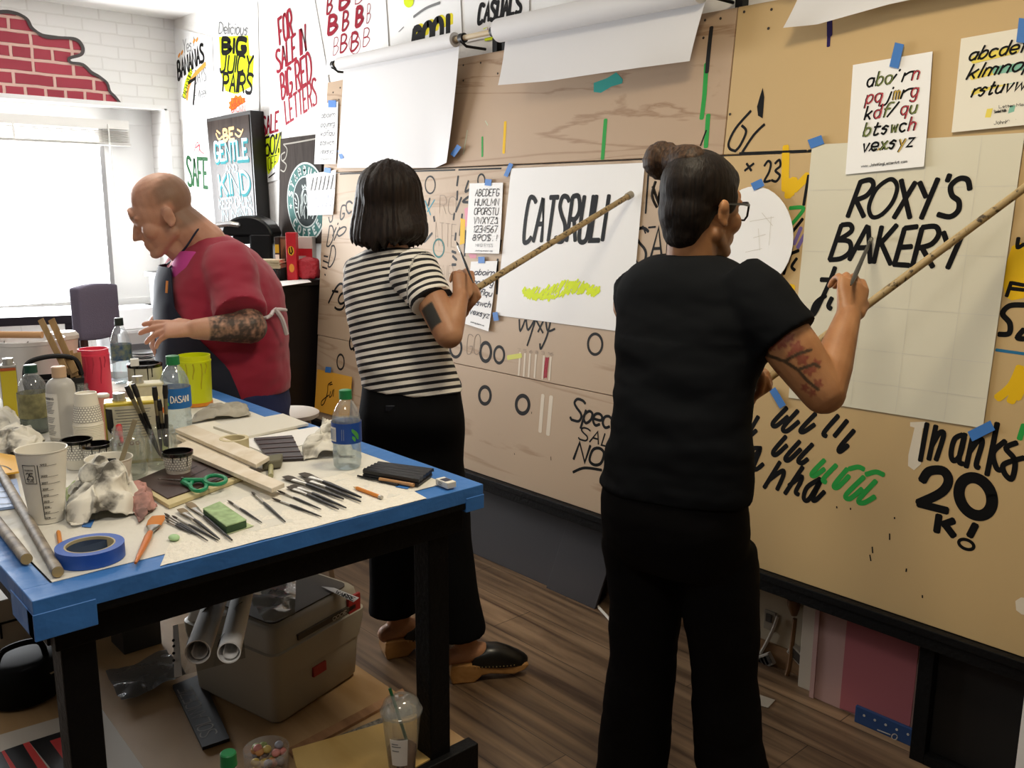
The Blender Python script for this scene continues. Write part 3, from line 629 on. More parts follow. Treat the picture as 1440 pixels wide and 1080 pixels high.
for c in [[(290,-60),(215,160)],[(290,-60),(345,-62),(352,-20),(270,35)],[(270,35),(340,45),(345,105),(290,150),(215,160)],[(455,-55),(340,160)],[(460,-50),(472,178)],[(395,85),(470,80)],[(545,-50),(495,178)],[(640,-60),(535,60)],[(540,50),(602,188)],[(690,-40),(625,190)],[(690,-40),(770,-50)],[(650,82),(735,76)],[(620,188),(718,195)],[(800,-40),(738,202)],[(800,-45),(885,-50),(905,0),(860,60),(780,85)],[(800,85),(868,205)],[(935,-15),(970,85)],[(1065,-25),(962,212)],[(250,208),(215,300),(160,420),(118,500),(106,485),(130,430),(190,385)],[(160,285),(225,287)],[(230,400),(208,450),(225,470)]]:
    stroke(mb, BOARD, sc(c, 4.5, 1120, 330), rw, .0052, sm=len(c) > 2)
mb.build('lettering', INK, rox)
gl = MB()
for c in [[(1200,560-365+0),(1440,188)]]: pass
for t in (.18, .42, .62, .78, .9):
    a = (1143+(1110-1143)*t+3, 204+(559-204)*t); b = (1442+(1383-1442)*t-2, 187+(602-187)*t); stroke(gl, BOARD, [a, b], .0009, .0050, sm=False)
for t in (.32, .55, .8):
    stroke(gl, BOARD, [(1143+299*t, 204-17*t+2), (1110+273*t, 559+43*t-2)], .0009, .0050, sm=False)
gl.build('pencil_guide', M('pencil_faint', 'c9c4b8', .8), rox)
# palette paper
pts = [(1062+54*math.cos(t), 333+71*math.sin(t)) for t in [2*math.pi*k/36 for k in range(36)]]
mb = MB(); mb.prism([BOARD.px(x, y, .012) for x, y in pts], BOARD.n*.002)
pal = tag(mb.build('paper_disc', pw), 'round white paper disc taped up in front of the woman in glasses', 'paper')
mb = MB()
for c in [[(1063,335),(1080,330)],[(1075,300),(1090,318)],[(1088,305),(1085,345)],[(1052,355),(1075,350)],[(1070,322),(1072,352)],[(1058,312),(1092,306)]]: stroke(mb, BOARD, c, .0012, .0145, sm=False)
mb.build('pencil_lines', M('pencil_faint'), pal)
# alphabet cards
grp = 'alphabet cards taped to the painting wall'
q = [(1201,92),(1313,73),(1302,235),(1191,246)]
c1 = sheet_thing('alphabet_card', 'alphabet card in black with red and green letters, above the bakery poster', 'card', q, BOARD, .0062, grp, curl=.006)
fr = [(.10,.225),(.25,.375),(.40,.52),(.55,.67),(.69,.81)]
tx = ['aboirn', 'pqjmrg', 'kdflqu', 'btswch', 'vexsyz']
mb = MB()
cols = {'b': 1, 'o': 1, 'p': 2, 'm': 3, 'a': 0, 'k': 0, 'd': 2, 'q': 2, 't': 0, 'h': 2, 'n': 2, 'g': 2, 'f': 1, 'w': 1, 'y': 3, 'v': 0, 'u': 1, 'x': 1}
for t, qd, w, sl, vv in rowsplit(q, fr, tx, .0056, .25, .2, .88):
    TL, TR, BR, BL = [Vector(p) for p in qd]
    for i, ch in enumerate(t):
        a, b = i/6+.015, (i+.72)/6
        f = lambda A, B_, k: tuple(A.lerp(B_, k))
        letter(mb, BOARD, ch, [f(TL, TR, a), f(TL, TR, b), f(BL, BR, b), f(BL, BR, a)], w, .0071+.006*(1-vv)**3, mi=0, slant=.2)
        if cols.get(ch, 0): letter(mb, BOARD, ch, [f(TL, TR, a+.012), f(TL, TR, b+.012), f(BL, BR, b+.012), f(BL, BR, a+.012)], w*.6, .0074+.006*(1-vv)**3, mi=cols[ch], slant=.2)
mb.build('lettering', [INK, M('ink_olive', '6f7a3a'), M('ink_red', 'b23a44'), M('ink_gold', 'c2a044')], c1)
lines(c1, BOARD, .0072, rowsplit(q, [(.925,.95)], ['www.JohnKingLetterArt.com'], .0013, .0, .2, .78), curl=.006)
mb = MB()
for k in range(5): stroke(mb, BOARD, [(1224+k*6.2, 213-k*.6), (1226.5+k*6.2, 210-k*.6)], .004, .0095, mi=k % 3, sm=False)
mb.build('colour_swatch', [INK, M('ink_olive'), M('ink_gold')], c1)
q = [(1353,55),(1506,28),(1492,172),(1340,187)]
c2 = sheet_thing('alphabet_card', 'cream alphabet card with yellow and teal highlights, at the right edge', 'card', q, BOARD, .0062, grp, mat=pw2, curl=.006)
mb = MB()
for a, b, m in (((1370,85),(1432,70),0),((1368,108),(1400,100),0),((1400,100),(1440,94),1),((1370,132),(1420,124),0),((1420,124),(1440,120),1)): stroke(mb, BOARD, [a, b], .02, .0075, mi=m, sm=False)
for (x, y), m in (((1392,160),0),((1424,156),1)): patch(mb, BOARD, [(x-2,y-6),(x+6,y-7),(x+3,y+6),(x-5,y+6)], .0095, m)
mb.build('highlight', [M('hl_yellow', 'e8d45a', .7), M('hl_teal', '7fb8a2', .7)], c2)
lines(c2, BOARD, .0082, [('abcdefghij', [(1370,68),(1495,44),(1492,66),(1366,86)], .0052, .25), ('klmnopq', [(1368,92),(1480,74),(1476,94),(1364,112)], .0052, .25), ('rstuvwxyz', [(1374,118),(1490,100),(1486,120),(1370,137)], .0052, .25)])
lines(c2, BOARD, .0105, [('Letter Mate Program', [(1407,149),(1480,142),(1480,146),(1407,153)], .001, 0), ('Standard Width', [(1400,156),(1417,154),(1417,158),(1400,160)], .001, 0), ('JohnKingLetterArt.com', [(1400,171),(1480,165),(1480,170),(1400,176)], .0012, 0)])
q = [(447,147),(477,143),(475,231),(444,231)]
c3 = sheet_thing('alphabet_card', 'small lowercase alphabet card at the left edge of the boards, upper one', 'card', q, BOARD, .0062, grp, curl=.006)
lines(c3, BOARD, .0072, rowsplit(q, [(.15,.24),(.30,.39),(.45,.54),(.60,.69),(.74,.83)], tx, .0035, .2, .25, .88), M('ink_grey'), curl=.006)
lines(c3, BOARD, .0072, rowsplit(q, [(.91,.93)], ['JohnKingLetterArt.com'], .0012, 0, .25, .8), curl=.006)
q = [(432,246),(474,239),(471,302),(435,303)]
c4 = sheet_thing('practice_card', 'card of slanted practice loops hanging over the green coffee roundel', 'card', q, BOARD, .0062, grp, curl=.006)
mb = MB()
for row, (y0, y1, m) in enumerate(((250,268,0),(274,292,1))):
    for k in range(6):
        x = 439+k*5.6; stroke(mb, BOARD, [(x, y1-k*.4), (x+3.5, y0-k*.7)], .0075 if row == 0 else .004, .0085+row*.003, mi=m, sm=False)
        stroke(mb, BOARD, [(x+3.5, y0-k*.7), (x+2.6, (y0+y1)/2), (x+4.6, y1-k*.5), (x+5.6, y1-1-k*.5)], .002, .0085+row*.003, mi=m)
mb.build('practice_strokes', [INK, M('ink_slate', '8b8fa3', .7, spec=.12)], c4)
q = [(662,258),(709,257),(705,357),(656,356)]
c5 = sheet_thing('alphabet_card', 'capital letter alphabet and numeral card beside the cat poster', 'card', q, BOARD, .0062, grp, curl=.006)
fr6 = [(.09,.185),(.225,.32),(.355,.45),(.485,.58),(.61,.70),(.735,.82)]
lines(c5, BOARD, .0072, rowsplit(q, fr6, ['ABCDEFG', 'HIJKLMN', 'OPQRSTU', 'VWXYZ&', '1234567', '890$.!'], .0034, .12, .2, .9), M('ink_dark', '1d1c1e', .6, spec=.12), curl=.006)
lines(c5, BOARD, .0072, rowsplit(q, [(.865,.905),(.955,.97)], ['MIND EYES', 'JohnKingLetterArt.com'], .0014, 0, .3, .8), M('ink_grey'), curl=.006)
q = [(664,368),(701,367),(690,466),(655,455)]
c6 = sheet_thing('alphabet_card', 'lowercase alphabet card behind the mahl stick of the striped-top woman', 'card', q, BOARD, .0062, grp, curl=.006)
lines(c6, BOARD, .0072, rowsplit(q, [(.12,.21),(.27,.36),(.42,.51),(.58,.67),(.73,.82)], tx, .0042, .25, .2, .95), M('ink_slate_dark', '4a4d58', .6, spec=.12), curl=.006)
lines(c6, BOARD, .0072, rowsplit(q, [(.93,.95)], ['JohnKingLetterArt.com'], .0012, 0, .25, .8), curl=.006)
q = [(449,519),(498,530),(494,590),(445,577)]
c7 = sheet_thing('name_card', 'yellow card with a black brush-script name, at the left foot of the boards', 'card', q, BOARD, .012, mat=M('card_yellow', 'e2a737', .6))
mb = MB()
for c in [[(440,280),(415,300),(410,350),(390,420),(370,440),(372,410),(420,370)],[(425,300),(445,295)],[(432,345),(425,385),(440,370),(448,335)],[(455,330),(450,380)]]: stroke(mb, BOARD, sc(c, 4.906, 380, 480), .006, .0135, sm=len(c) > 2)
mb.build('lettering', INK, c7)
# paper rolls on poles above the boards
XR, ZR = 2.50, 2.245
RP = Plane((XR, 0, 0), (0, -1, 0), (0, 0, 1), (-1, 0, 0))
polew = wood('pole_wood', 'c9b899', 'b39d7a', (20, 2, 20)); iron = M('black_iron', '1c1b1b', .45, .4); core = M('kraft_core', '8d8378', .8)
yA, yB = RP.px(478, 100).y, RP.px(640, 63).y
yC, yD = RP.px(702, 62).y, RP.px(984, 0).y
yE = RP.px(1124, 0).y
pwr = M('paper_roll_white', 'd9d7d6', .75)
def roll(ya, yb, r, label, bottom, grp='paper rolls above the painting wall', curlL=0., curlR=0.):
    """bottom: list of px along the lower edge of the hanging sheet, from ya to yb"""
    t = thing('paper_roll', label, 'paper roll', (XR, (ya+yb)/2, ZR-.6), grp)
    mb = MB(); n = 20; R = []
    for k in range(24): R.append(None)
    mb.cyl((XR, ya, ZR), (XR, yb, ZR), r, n=28); mb.build('roll', pwr, t)
    mb = MB()
    for y in (ya+.002, yb-.002): mb.cyl((XR, y+.002*(1 if y > yb else 1), ZR), (XR, y-.006, ZR), r*.55, n=16)
    mb.build('core', core, t)
    lo = [bottom(k/16) for k in range(17)]
    def fn(u, v):
        e = Vector((XR+r*.72, ya+(yb-ya)*u, ZR-r*.68)); b = lo[min(16, int(round(u*16)))]
        p = e.lerp(b, v); s = v*(1-v)
        p.x += .015*s*math.sin(u*2.5+.5)
        p.x += -.05*curlL*max(0, 1-u*5)*v**2-.06*curlR*max(0, u*4-3)*v**2
        p.y += -.04*curlR*max(0, u*5-4)*v**3*0
        return p
    mb = MB(); mb.sheet(fn, 16, 18, .0006); mb.build('hanging_sheet', pwr, t, sharp=60)
    return t
def bot(L, off):
    P = [BOARD.px(x, y, off) for x, y in L]
    def f(u):
        k = u*(len(P)-1); i = min(int(k), len(P)-2); return P[i].lerp(P[i+1], k-i)
    return f
roll(yA, yB, .030, 'white paper roll hung long over the boards at the left', bot([(474,236),(520,236),(570,236),(612,236),(633,229)], .012), curlR=.35)
roll(yC, yD, .045, 'white paper roll with a short curling sheet, in the middle', bot([(703,120),(770,114),(830,105),(900,95),(965,85)], .10), curlL=.2, curlR=-.3)
roll(yE, yE-1.0, .04, 'white paper roll whose torn sheet dips in at the top right', bot([(1105,40),(1150,34),(1200,20),(1250,6),(1420,-30)], .06), curlL=.3)
for (ya, yb, nm) in ((yA+.08, yC-.12, 'left'), (yC+.03, yE-1.1, 'right')):
    pass
t = thing('roll_pole', 'wooden pole on iron brackets carrying the left paper roll', 'pole', (XR, (yA+yB)/2, ZR))
MB().cyl((XR, yA+.07, ZR), (XR, yC+.04, ZR), .011, n=14).build('pole', polew, t)
for y in (yA+.05, yB-.05): 
    mb = MB(); mb.tube([(2.625, y, ZR-.03), (XR+.02, y, ZR-.03), (XR-.012, y, ZR-.012), (XR-.014, y, ZR+.014)], .006); mb.cyl((XR, y+.012, ZR), (XR, y-.012, ZR), .020, n=14); mb.build('bracket', iron, t)
t = thing('roll_pole', 'wooden pole on iron brackets carrying the middle and right paper rolls', 'pole', (XR, (yC+yD)/2, ZR))
MB().cyl((XR, yC+.005, ZR), (XR, yE-1.1, ZR), .011, n=14).build('pole', polew, t)
for y in (yC+.03, yD-.04, yE+.05):
    mb = MB(); mb.tube([(2.625, y, ZR-.03), (XR+.02, y, ZR-.03), (XR-.012, y, ZR-.012), (XR-.014, y, ZR+.014)], .006); mb.cyl((XR, y+.012, ZR), (XR, y-.012, ZR), .020, n=14); mb.build('bracket', iron, t)
mb = MB()
for y in (yB-.13, yC+.09, yD-.075): mb.box((2.606, y-.014, ZR-.06), (2.639, y+.014, ZR+.005))
tag(mb.build('wall_hook', iron), 'black iron hook plates behind the paper roll poles', 'hook')
# ------------------------------------------------------------------ blue tape
tape = M('blue_tape', '3a74bb', .6)
def tape_strip(a, b, wpx, label, plane=BOARD, off=.0105, th=.0005, grp='strips of blue masking tape'):
    A, B_ = Vector(a), Vector(b); d = (B_-A).normalized(); n = Vector((-d.y, d.x))*wpx/2
    P = [plane.px(*(A+n), off), plane.px(*(B_+n), off), plane.px(*(B_-n), off), plane.px(*(A-n), off)]
    mb = MB(); mb.prism(P, plane.n*th); return tag(mb.build('tape_strip', tape), label, 'tape', grp)
tape_strip((467,141),(467,151), 11, 'blue tape at the top of the small lowercase card by the left board edge', off=.0085)
tape_strip((461,236),(460,243), 9, 'blue tape holding the practice loops card', off=.0085)
tape_strip((477,211),(481,223), 5, 'narrow blue tape at the left edge of the long hanging paper', off=.02)
tape_strip((646,205),(636,219), 7, 'blue tape at the lower right corner of the long hanging paper', off=.02)
tape_strip((687,252),(686,261), 9, 'blue tape above the capital letter card', off=.0085)
tape_strip((719,230),(711,248), 6, 'slanted blue tape at the top left corner of the cat poster', off=.006)
tape_strip((677,361),(677,370), 9, 'crinkled blue tape above the lowercase card by the mahl stick', off=.0085)
tape_strip((696,439),(698,451), 7, 'dark blue tape at the lower left corner of the cat poster', off=.0095)
tape_strip((1058,263),(1073,256), 11, 'blue tape at the top of the round paper disc', off=.0165)
tape_strip((1138,203),(1157,196), 13, 'blue tape at the top left corner of the bakery poster', off=.006)
tape_strip((1265,61),(1257,95), 13, 'blue tape on the card with red and green letters', off=.0105)
tape_strip((1440,26),(1436,60), 14, 'blue tape on the cream card at the right edge', off=.0115)
tape_strip((1086,547),(1101,572), 10, 'blue tape below the elbow of the woman in glasses', off=.006)
tape_strip((1364,614),(1396,598), 15, 'blue tape at the lower right corner of the bakery poster', off=.006)
tape_strip((462,516),(461,524), 8, 'dark blue tape at the top of the yellow name card', off=.0145)
# ================================================================== POSTERS ON THE WHITE WALL
ow = .003
gp = 'hand-lettered posters on the white wall'
def wp(label, quad, off=ow, mat=None, curl=0.004): return sheet_thing('poster', label, 'poster', quad, WALLR, off, gp, mat, curl)
LG = M('ink_light_grey', '7d7d7d', .6, spec=.12)
p1 = wp('poster with slanted black banana advert and orange swash, nearest the corner', [(243,38),(299,52),(303,172),(248,168)])
lines(p1, WALLR, .0055, [('BANANAS', [(250,88),(286,62),(288,85),(252,112)], .022, .1)])
lines(p1, WALLR, .0055, [('Yes!', [(258,56),(273,52),(274,70),(259,75)], .006, .1), ('DAYS', [(275,100),(290,95),(291,113),(276,118)], .008, .1), ('A Week', [(274,126),(291,120),(292,135),(275,141)], .006, .1), ('best price', [(270,152),(294,143),(294,150),(271,160)], .003, .1)], LG)
mb = MB(); stroke(mb, WALLR, [(264,140),(266,124),(273,108),(290,90)], .03, .0056); mb.build('swash', M('ink_orange', 'e89a44', .6, spec=.12), p1)
mb = MB(); stroke(mb, WALLR, [(260,136),(263,118),(270,100)], .045, .0054); mb.build('highlight', PL, p1)
mb = MB(); stroke(mb, WALLR, [(266,117),(276,110),(273,147)], .024, .0058, sm=False); mb.build('numeral', INK, p1)
lines(p1, WALLR, .0062, [('EACH YUM!', [(257,136),(268,98),(272,101),(262,139)], .005, 0)])
mb = MB()
for x, y in ((252,80),(256,76),(273,60),(277,58)): stroke(mb, WALLR, [(x,y),(x+2,y-4)], .02, .0055, sm=False)
mb.build('dot', M('ink_orange'), p1)
p2 = wp('tall poster with black fruit lettering on fluorescent yellow', [(305,5),(363,3),(366,160),(299,166)])
mb = MB(); patch(mb, WALLR, [(309,52),(350,50),(352,78),(358,80),(356,132),(330,132),(318,128),(312,104)], .0050); mb.build('highlight', PL, p2)
lines(p2, WALLR, .0058, [('BIG', [(313,55),(347,55),(347,75),(315,74)], .032, .1), ('JUICY', [(312,78),(357,79),(355,102),(311,101)], .019, .1), ('PAIRS', [(315,104),(357,105),(355,131),(315,128)], .022, .1)])
lines(p2, WALLR, .0058, [('Delicious', [(309,32),(350,32),(349,50),(309,47)], .009, .1)], LG)
mb = MB(); patch(mb, WALLR, [(336+(14 if k % 2 else 11.5)*math.cos(k*math.pi/12), 148+(15 if k % 2 else 12)*math.sin(k*math.pi/12)) for k in range(24)], .0058); mb.build('starburst', M('ink_bright_orange', 'd86a10', .6, spec=.12), p2)
lines(p2, WALLR, .0066, [('LOCALLY', [(327,139),(346,138),(346,146),(327,147)], .005, 0), ('GROWN', [(327,149),(346,148),(346,157),(327,158)], .005, 0)], M('ink_scarlet', 'd8341e', .6, spec=.12))
p3 = wp('poster with tall crimson sale lettering on white', [(367,-6),(438,-30),(470,150),(374,196)])
lines(p3, WALLR, .0062, [('FOR', [(392,28),(410,13),(413,50),(395,63)], .019, .05), ('SALE IN', [(389,74),(430,35),(432,72),(391,102)], .018, .05), ('BIG RED', [(395,106),(437,73),(440,113),(398,139)], .018, .05), ('LETTERS', [(401,143),(445,110),(447,146),(404,174)], .016, .05)], M('ink_crimson', '8f1228', .55, spec=.12))
p4 = wp('small sale poster in red and yellow between the framed sign and the coffee board', [(366,158),(396,150),(394,252),(374,258)])
mb = MB(); patch(mb, WALLR, [(374,192),(396,172),(395,215),(389,243),(378,245),(372,215)], .0050); mb.build('highlight', PL, p4)
lines(p4, WALLR, .0058, [('SALE', [(370,166),(393,157),(393,183),(371,190)], .016, .1)], M('ink_crimson'))
lines(p4, WALLR, .0058, [('50%', [(374,194),(395,187),(394,214),(375,219)], .014, .05), ('OFF', [(378,222),(391,218),(390,236),(379,240)], .006, 0)])
mb = MB(); stroke(mb, WALLR, [(379,250),(383,247),(388,243)], .008, .006); mb.build('flourish', INK, p4)
p5 = wp('white poster with dark green word of warning behind the man', [(258,180),(300,176),(305,285),(262,290)], off=.005)
lines(p5, WALLR, .0075, [('SAFE', [(264,222),(293,224),(294,264),(266,260)], .026, 0)], M('ink_forest', '1f4a2a', .6, spec=.12))
mb = MB(); stroke(mb, WALLR, [(274,214),(279,200),(283,212),(288,216)], .008, .0075); stroke(mb, WALLR, [(277,208),(282,204),(281,214)], .012, .0076); mb.build('script', M('ink_red'), p5)
p6 = wp('poster of crimson practice capital letters', [(455,-10),(541,-33),(549,80),(461,106)])
for (x0, y0, x1, y1, w) in ((461,-4,468,20,.012),(479,-14,492,13,.022),(501,-16,512,6,.005),(463,24,475,48,.022),(483,18,491,43,.014),(502,12,511,37,.022),(517,7,522,33,.004),(470,54,477,78,.004),(480,50,489,74,.011),(495,47,505,72,.012),(512,41,521,66,.005)):
    lines(p6, WALLR, .0058, [('B', [(x0+1,y0),(x1+1,y0-3),(x1,y1-3),(x0,y1)], w, .05)], M('ink_crimson'))
mb = MB(); stroke(mb, WALLR, [(500+8*math.cos(t), 62+14*math.sin(t)) for t in [2*math.pi*k/10 for k in range(10)]], .004, .006, closed=True); mb.build('circle', M('ink_crimson'), p6)
p7 = wp('poster with big black ghostly exclamation backed with yellow', [(545,-34),(645,-60),(652,62),(551,82)])
lines(p7, WALLR, .0050, [('BOO!', [(588,42),(634,22),(635,58),(586,68)], .04, .05)], M('ink_yellow', 'e8d82a', .6, spec=.12))
lines(p7, WALLR, .0060, [('BOO!', [(584,42),(631,22),(632,58),(582,68)], .032, .05)])
mb = MB(); patch(mb, WALLR, [(576+7*math.cos(k*math.pi/8), 2+9*math.sin(k*math.pi/8)) for k in range(16)], .0055); mb.build('lime_circle', PL, p7)
mb = MB(); stroke(mb, WALLR, [(583,24),(600,12),(620,4)], .012, .0055); stroke(mb, WALLR, [(562,45),(569,38)], .004, .0055, sm=False); mb.build('grey_stroke', M('ink_light_grey'), p7)
p8 = wp('poster with black brush capitals over a yellow date bar', [(652,-50),(744,-72),(746,40),(656,60)])
mb = MB(); patch(mb, WALLR, [(681,40),(733,25),(735,45),(720,52),(683,58)], .0050); mb.build('highlight', PL, p8)
lines(p8, WALLR, .0058, [('CASUALS', [(676,8),(735,-6),(734,17),(674,33)], .018, .1)])
lines(p8, WALLR, .0058, [('NOV 11-17th', [(687,40),(728,30),(728,42),(687,52)], .008, .15)], M('ink_rust', '8a3a2a', .6, spec=.12))
p9 = wp('wide blank poster with a little red numeral, above the middle roll', [(747,-80),(985,-140),(985,10),(749,45)])
lines(p9, WALLR, .0058, [('28', [(846,-10),(872,-16),(873,4),(847,8)], .012, .15)], M('ink_crimson'))
mb = MB(); stroke(mb, WALLR, [(837,2),(841,6),(845,1)], .01, .0058); mb.build('script', M('ink_crimson'), p9)
# ================================================================== TABLE
TX0, TX1, TY0, TY1 = .306, 1.152, 1.358, 3.02
ZS = .39
SHELF = Plane((0, 0, ZS), (1, 0, 0), (0, 1, 0), (0, 0, 1))
def Sx(x, y): return SHELF.px(x, y)
tb = thing('work_table', 'long black wooden work table edged with blue tape', 'table', ((TX0+TX1)/2, (TY0+TY1)/2, 0))
MB().box((TX0, TY0, ZT-.045), (TX1, TY1, ZT)).build('tabletop', blk, tb, bevel=.004)
ap = MB()
for a, b in (((TX0+.03, TY0+.026, .90), (TX1-.03, TY0+.055, .955)), ((TX0+.03, TY1-.055, .90), (TX1-.03, TY1-.026, .955)), ((TX0+.026, TY0+.055, .90), (TX0+.055, TY1-.055, .955)), ((TX1-.055, TY0+.055, .90), (TX1-.026, TY1-.055, .955))):
    MB().box(a, b).build('apron', blk, tb, bevel=.002)
for x, y in ((.345, 1.395), (TX1-.112, 1.395), (.345, TY1-.10), (TX1-.112, TY1-.10)):
    MB().box((x, y, 0), (x+.052, y+.052, .955)).build('leg', blk, tb, bevel=.003)
MB().box((TX0+.02, TY0+.02, .33), (TX1+.005, TY0+.055, ZS+.012)).build('lower_rail', blk, tb, bevel=.003)
MB().box((TX1-.03, TY0+.055, .33), (TX1+.005, TY1-.05, ZS-.012)).build('lower_rail', blk, tb, bevel=.003)
MB().box((TX0+.02, TY1-.06, .33), (TX1-.03, TY1-.02, ZS-.012)).build('lower_rail', blk, tb, bevel=.003)
MB().box((TX0+.02, TY0+.055, .33), (TX0+.055, TY1-.06, ZS-.012)).build('lower_rail', blk, tb, bevel=.003)
MB().box((TX0+.02, TY0+.056, ZS-.012), (TX1+.004, TY1-.02, ZS)).build('lower_shelf', wood('shelf_ply', 'a98a63', '8f7049', (6, 1.2, 6), .6, 1.2), tb)
# blue tape round the rim
tpb = M('table_tape', '3a74bb', .5, bump=(14, .25))
e = .0012
def tp(a, b): MB().box(a, b).build('tape_edge', tpb, tb, bevel=.001, seg=1)
tp((TX0-e, TY0-e, ZT-.030), (TX1+e, TY0+.052, ZT+e)); tp((TX1-.052, TY0+.052, ZT-.030), (TX1+e, TY1+e, ZT+e)); tp((TX0-e, TY0+.052, ZT-.030), (TX0+.038, TY1+e, ZT+e))
tp((TX0-2*e, TY0-2*e, ZT-.062), (TX0+.085, TY0+.03, ZT-.02)); tp((TX1-.045, TY0-2*e, ZT-.050), (TX1+2*e, TY0+.05, ZT-.02)); tp((TX0-2*e, TY0, ZT-.062), (TX0+.03, TY0+.12, ZT-.02))
def tf(u, v):
    x = TX0+.040+(TX1-TX0-.095)*u; y = TY0+.050+(TY1-TY0-.1)*v
    q = noise.noise(V(x*9, y*9, 0)); return V(x, y, ZT+.0016+max(0, q)*.0016)
mb = MB(); mb.sheet(tf, 40, 70, .0008)
tag(mb.build('table_paper', M('table_paper', 'dddad0', .7, bump=(25, .2))), 'white protective paper covering the work table top', 'paper')
ZP = ZT+.0035                                           # what stands on the table rests on its paper
TABLE.o.z = ZP
# ------------------------------------------------------------------ under the table
def lbl(o, s): o['label'] = s; return o
grey = M('toolbox_grey', 'a39c8d', .55); greyd = M('toolbox_dark', '4a4238', .6); redp = M('latch_red', 'a02c28', .5)
N_, R_, L_ = Vector((.862, 1.74, ZS)), Vector((1.135, 1.825, ZS)), Vector((.795, 2.03, ZS))
ux, uy = (R_-N_), (L_-N_); ctr = N_+ux/2+uy/2
tbx = thing('toolbox', 'grey plastic toolbox with red latches on the shelf under the table', 'toolbox', ctr)
def rr(k, z, c=.16, k2=None):
    k2 = k if k2 is None else k2
    out = []
    for sx_, sy_ in ((-1,-1),(1,-1),(1,1),(-1,1)):
        for t in range(4):
            a = math.pi/2*t/3
            ox, oy = (math.sin(a), math.cos(a)) if sx_*sy_ < 0 else (math.cos(a), math.sin(a))
            ox, oy = (1-c)+c*ox, (1-c)+c*oy
            out.append((sx_*ox, sy_*oy))
    # order round the corner
    out.sort(key=lambda q: math.atan2(q[1], q[0]))
    return [ctr+ux*.5*k*a+uy*.5*k2*b+V(0, 0, z) for a, b in out]
mb = MB(); mb.rings([rr(.93, 0), rr(1, .012), rr(1.05, .115)], caps=(True, True)); mb.build('body', grey, tbx, sharp=50)
mb = MB(); mb.rings([rr(1.07, .115), rr(1.12, .16), rr(1.13, .185), rr(1.10, .188)], caps=(True, True)); mb.build('rim', grey, tbx, sharp=50)
mb = MB(); mb.rings([rr(1.09, .188), rr(1.02, .236), rr(.98, .242)], caps=(True, True)); lid = mb.build('lid', grey, tbx, sharp=50)
mb = MB(); mb.rings([rr(.90, .2425), rr(.90, .246)]); mb.build('lid_tray', greyd, tbx)
nf = -uy.normalized()
def tb_plate(name, u, z, w, h, k, mat):
    p = ctr+ux*.5*u-uy*.5*k+V(0, 0, z); mb = MB(); mb.obox(p, ux.normalized()*w, nf*.004, V(0, 0, h)); return mb.build(name, mat, tbx, bevel=.001)
tb_plate('latch', .82, .205, .022, .024, 1.085, redp); tb_plate('latch', -.05, .088, .022, .012, 1.05, redp)
tb_plate('name_strip', .15, .200, .10, .007, 1.085, greyd)
TBF = Plane(ctr-uy*.5*1.075+V(0, 0, .2)+nf*.0055, ux.normalized(), V(0, 0, 1), nf)
mb = MB()
st, tw = glyphs('3000', 2)
for mode, pts in st:
    q = [Vector((-(x-tw/2)*.0016+.06, -(y-5)*.0008, 0)) for x, y in pts]
    if mode: q = smooth_path(q, 5, mode == 'o')
    mb.ribbon([TBF.w(p.x, p.y, .002) for p in q], .0022, nf)
mb.build('lettering', M('paint_silver', 'b9b4aa', .4), tbx)
film = clear('clear_film', 'e8e6e2', .05, .25)
# film and paper on the lid
def flat(name, label, cat, quad, plane, off, th, mat, group=None, par=None):
    P = [plane.px(*p)+plane.n*off for p in quad]; mb = MB(); mb.prism(P, plane.n*th); o = mb.build(name, mat, par)
    return tag(o, label, cat, group) if par is None else o
LID = Plane((0, 0, ZS+.248), (1, 0, 0), (0, 1, 0), (0, 0, 1))
def crumple(quad, plane, off, amp, sc_, nu=14, nv=12):
    tl, tr, br, bl = [plane.px(*p) for p in quad]
    def f(u, v):
        q = bl*(1-u)*(1-v)+br*u*(1-v)+tr*u*v+tl*(1-u)*v
        return q+plane.n*(off+amp*(.5+.5*noise.noise(q*sc_)))
    return f
mb = MB(); mb.sheet(crumple([(345,842),(417,822),(415,872),(375,885)], LID, .003, .03, 30), 14, 12, .0006); o = mb.build('plastic_bag', clear('bag_film', 'e4e1da', .12, .3, .15), bevel=0); tag(o, 'crumpled clear plastic bag on the toolbox lid', 'bag')
mb = MB()
for k, (x, y) in enumerate(((390,838),(398,834),(383,850),(392,848),(388,868))): stroke(mb, LID, [(x,y),(x-4,y+5),(x+5,y+3)], .004, .036)
mb.build('print', M('ink_black'), o)
o = flat('paper_sheet', 'white sheet with black lettering tucked by the toolbox lid edge', 'paper', [(452,826),(470,828),(505,842),(497,848)], LID, .002, .0008, pw)
lines(o, LID, .0032, [('WAIRRE', [(474,832),(499,842),(497,847),(472,836)], .003, .2)])
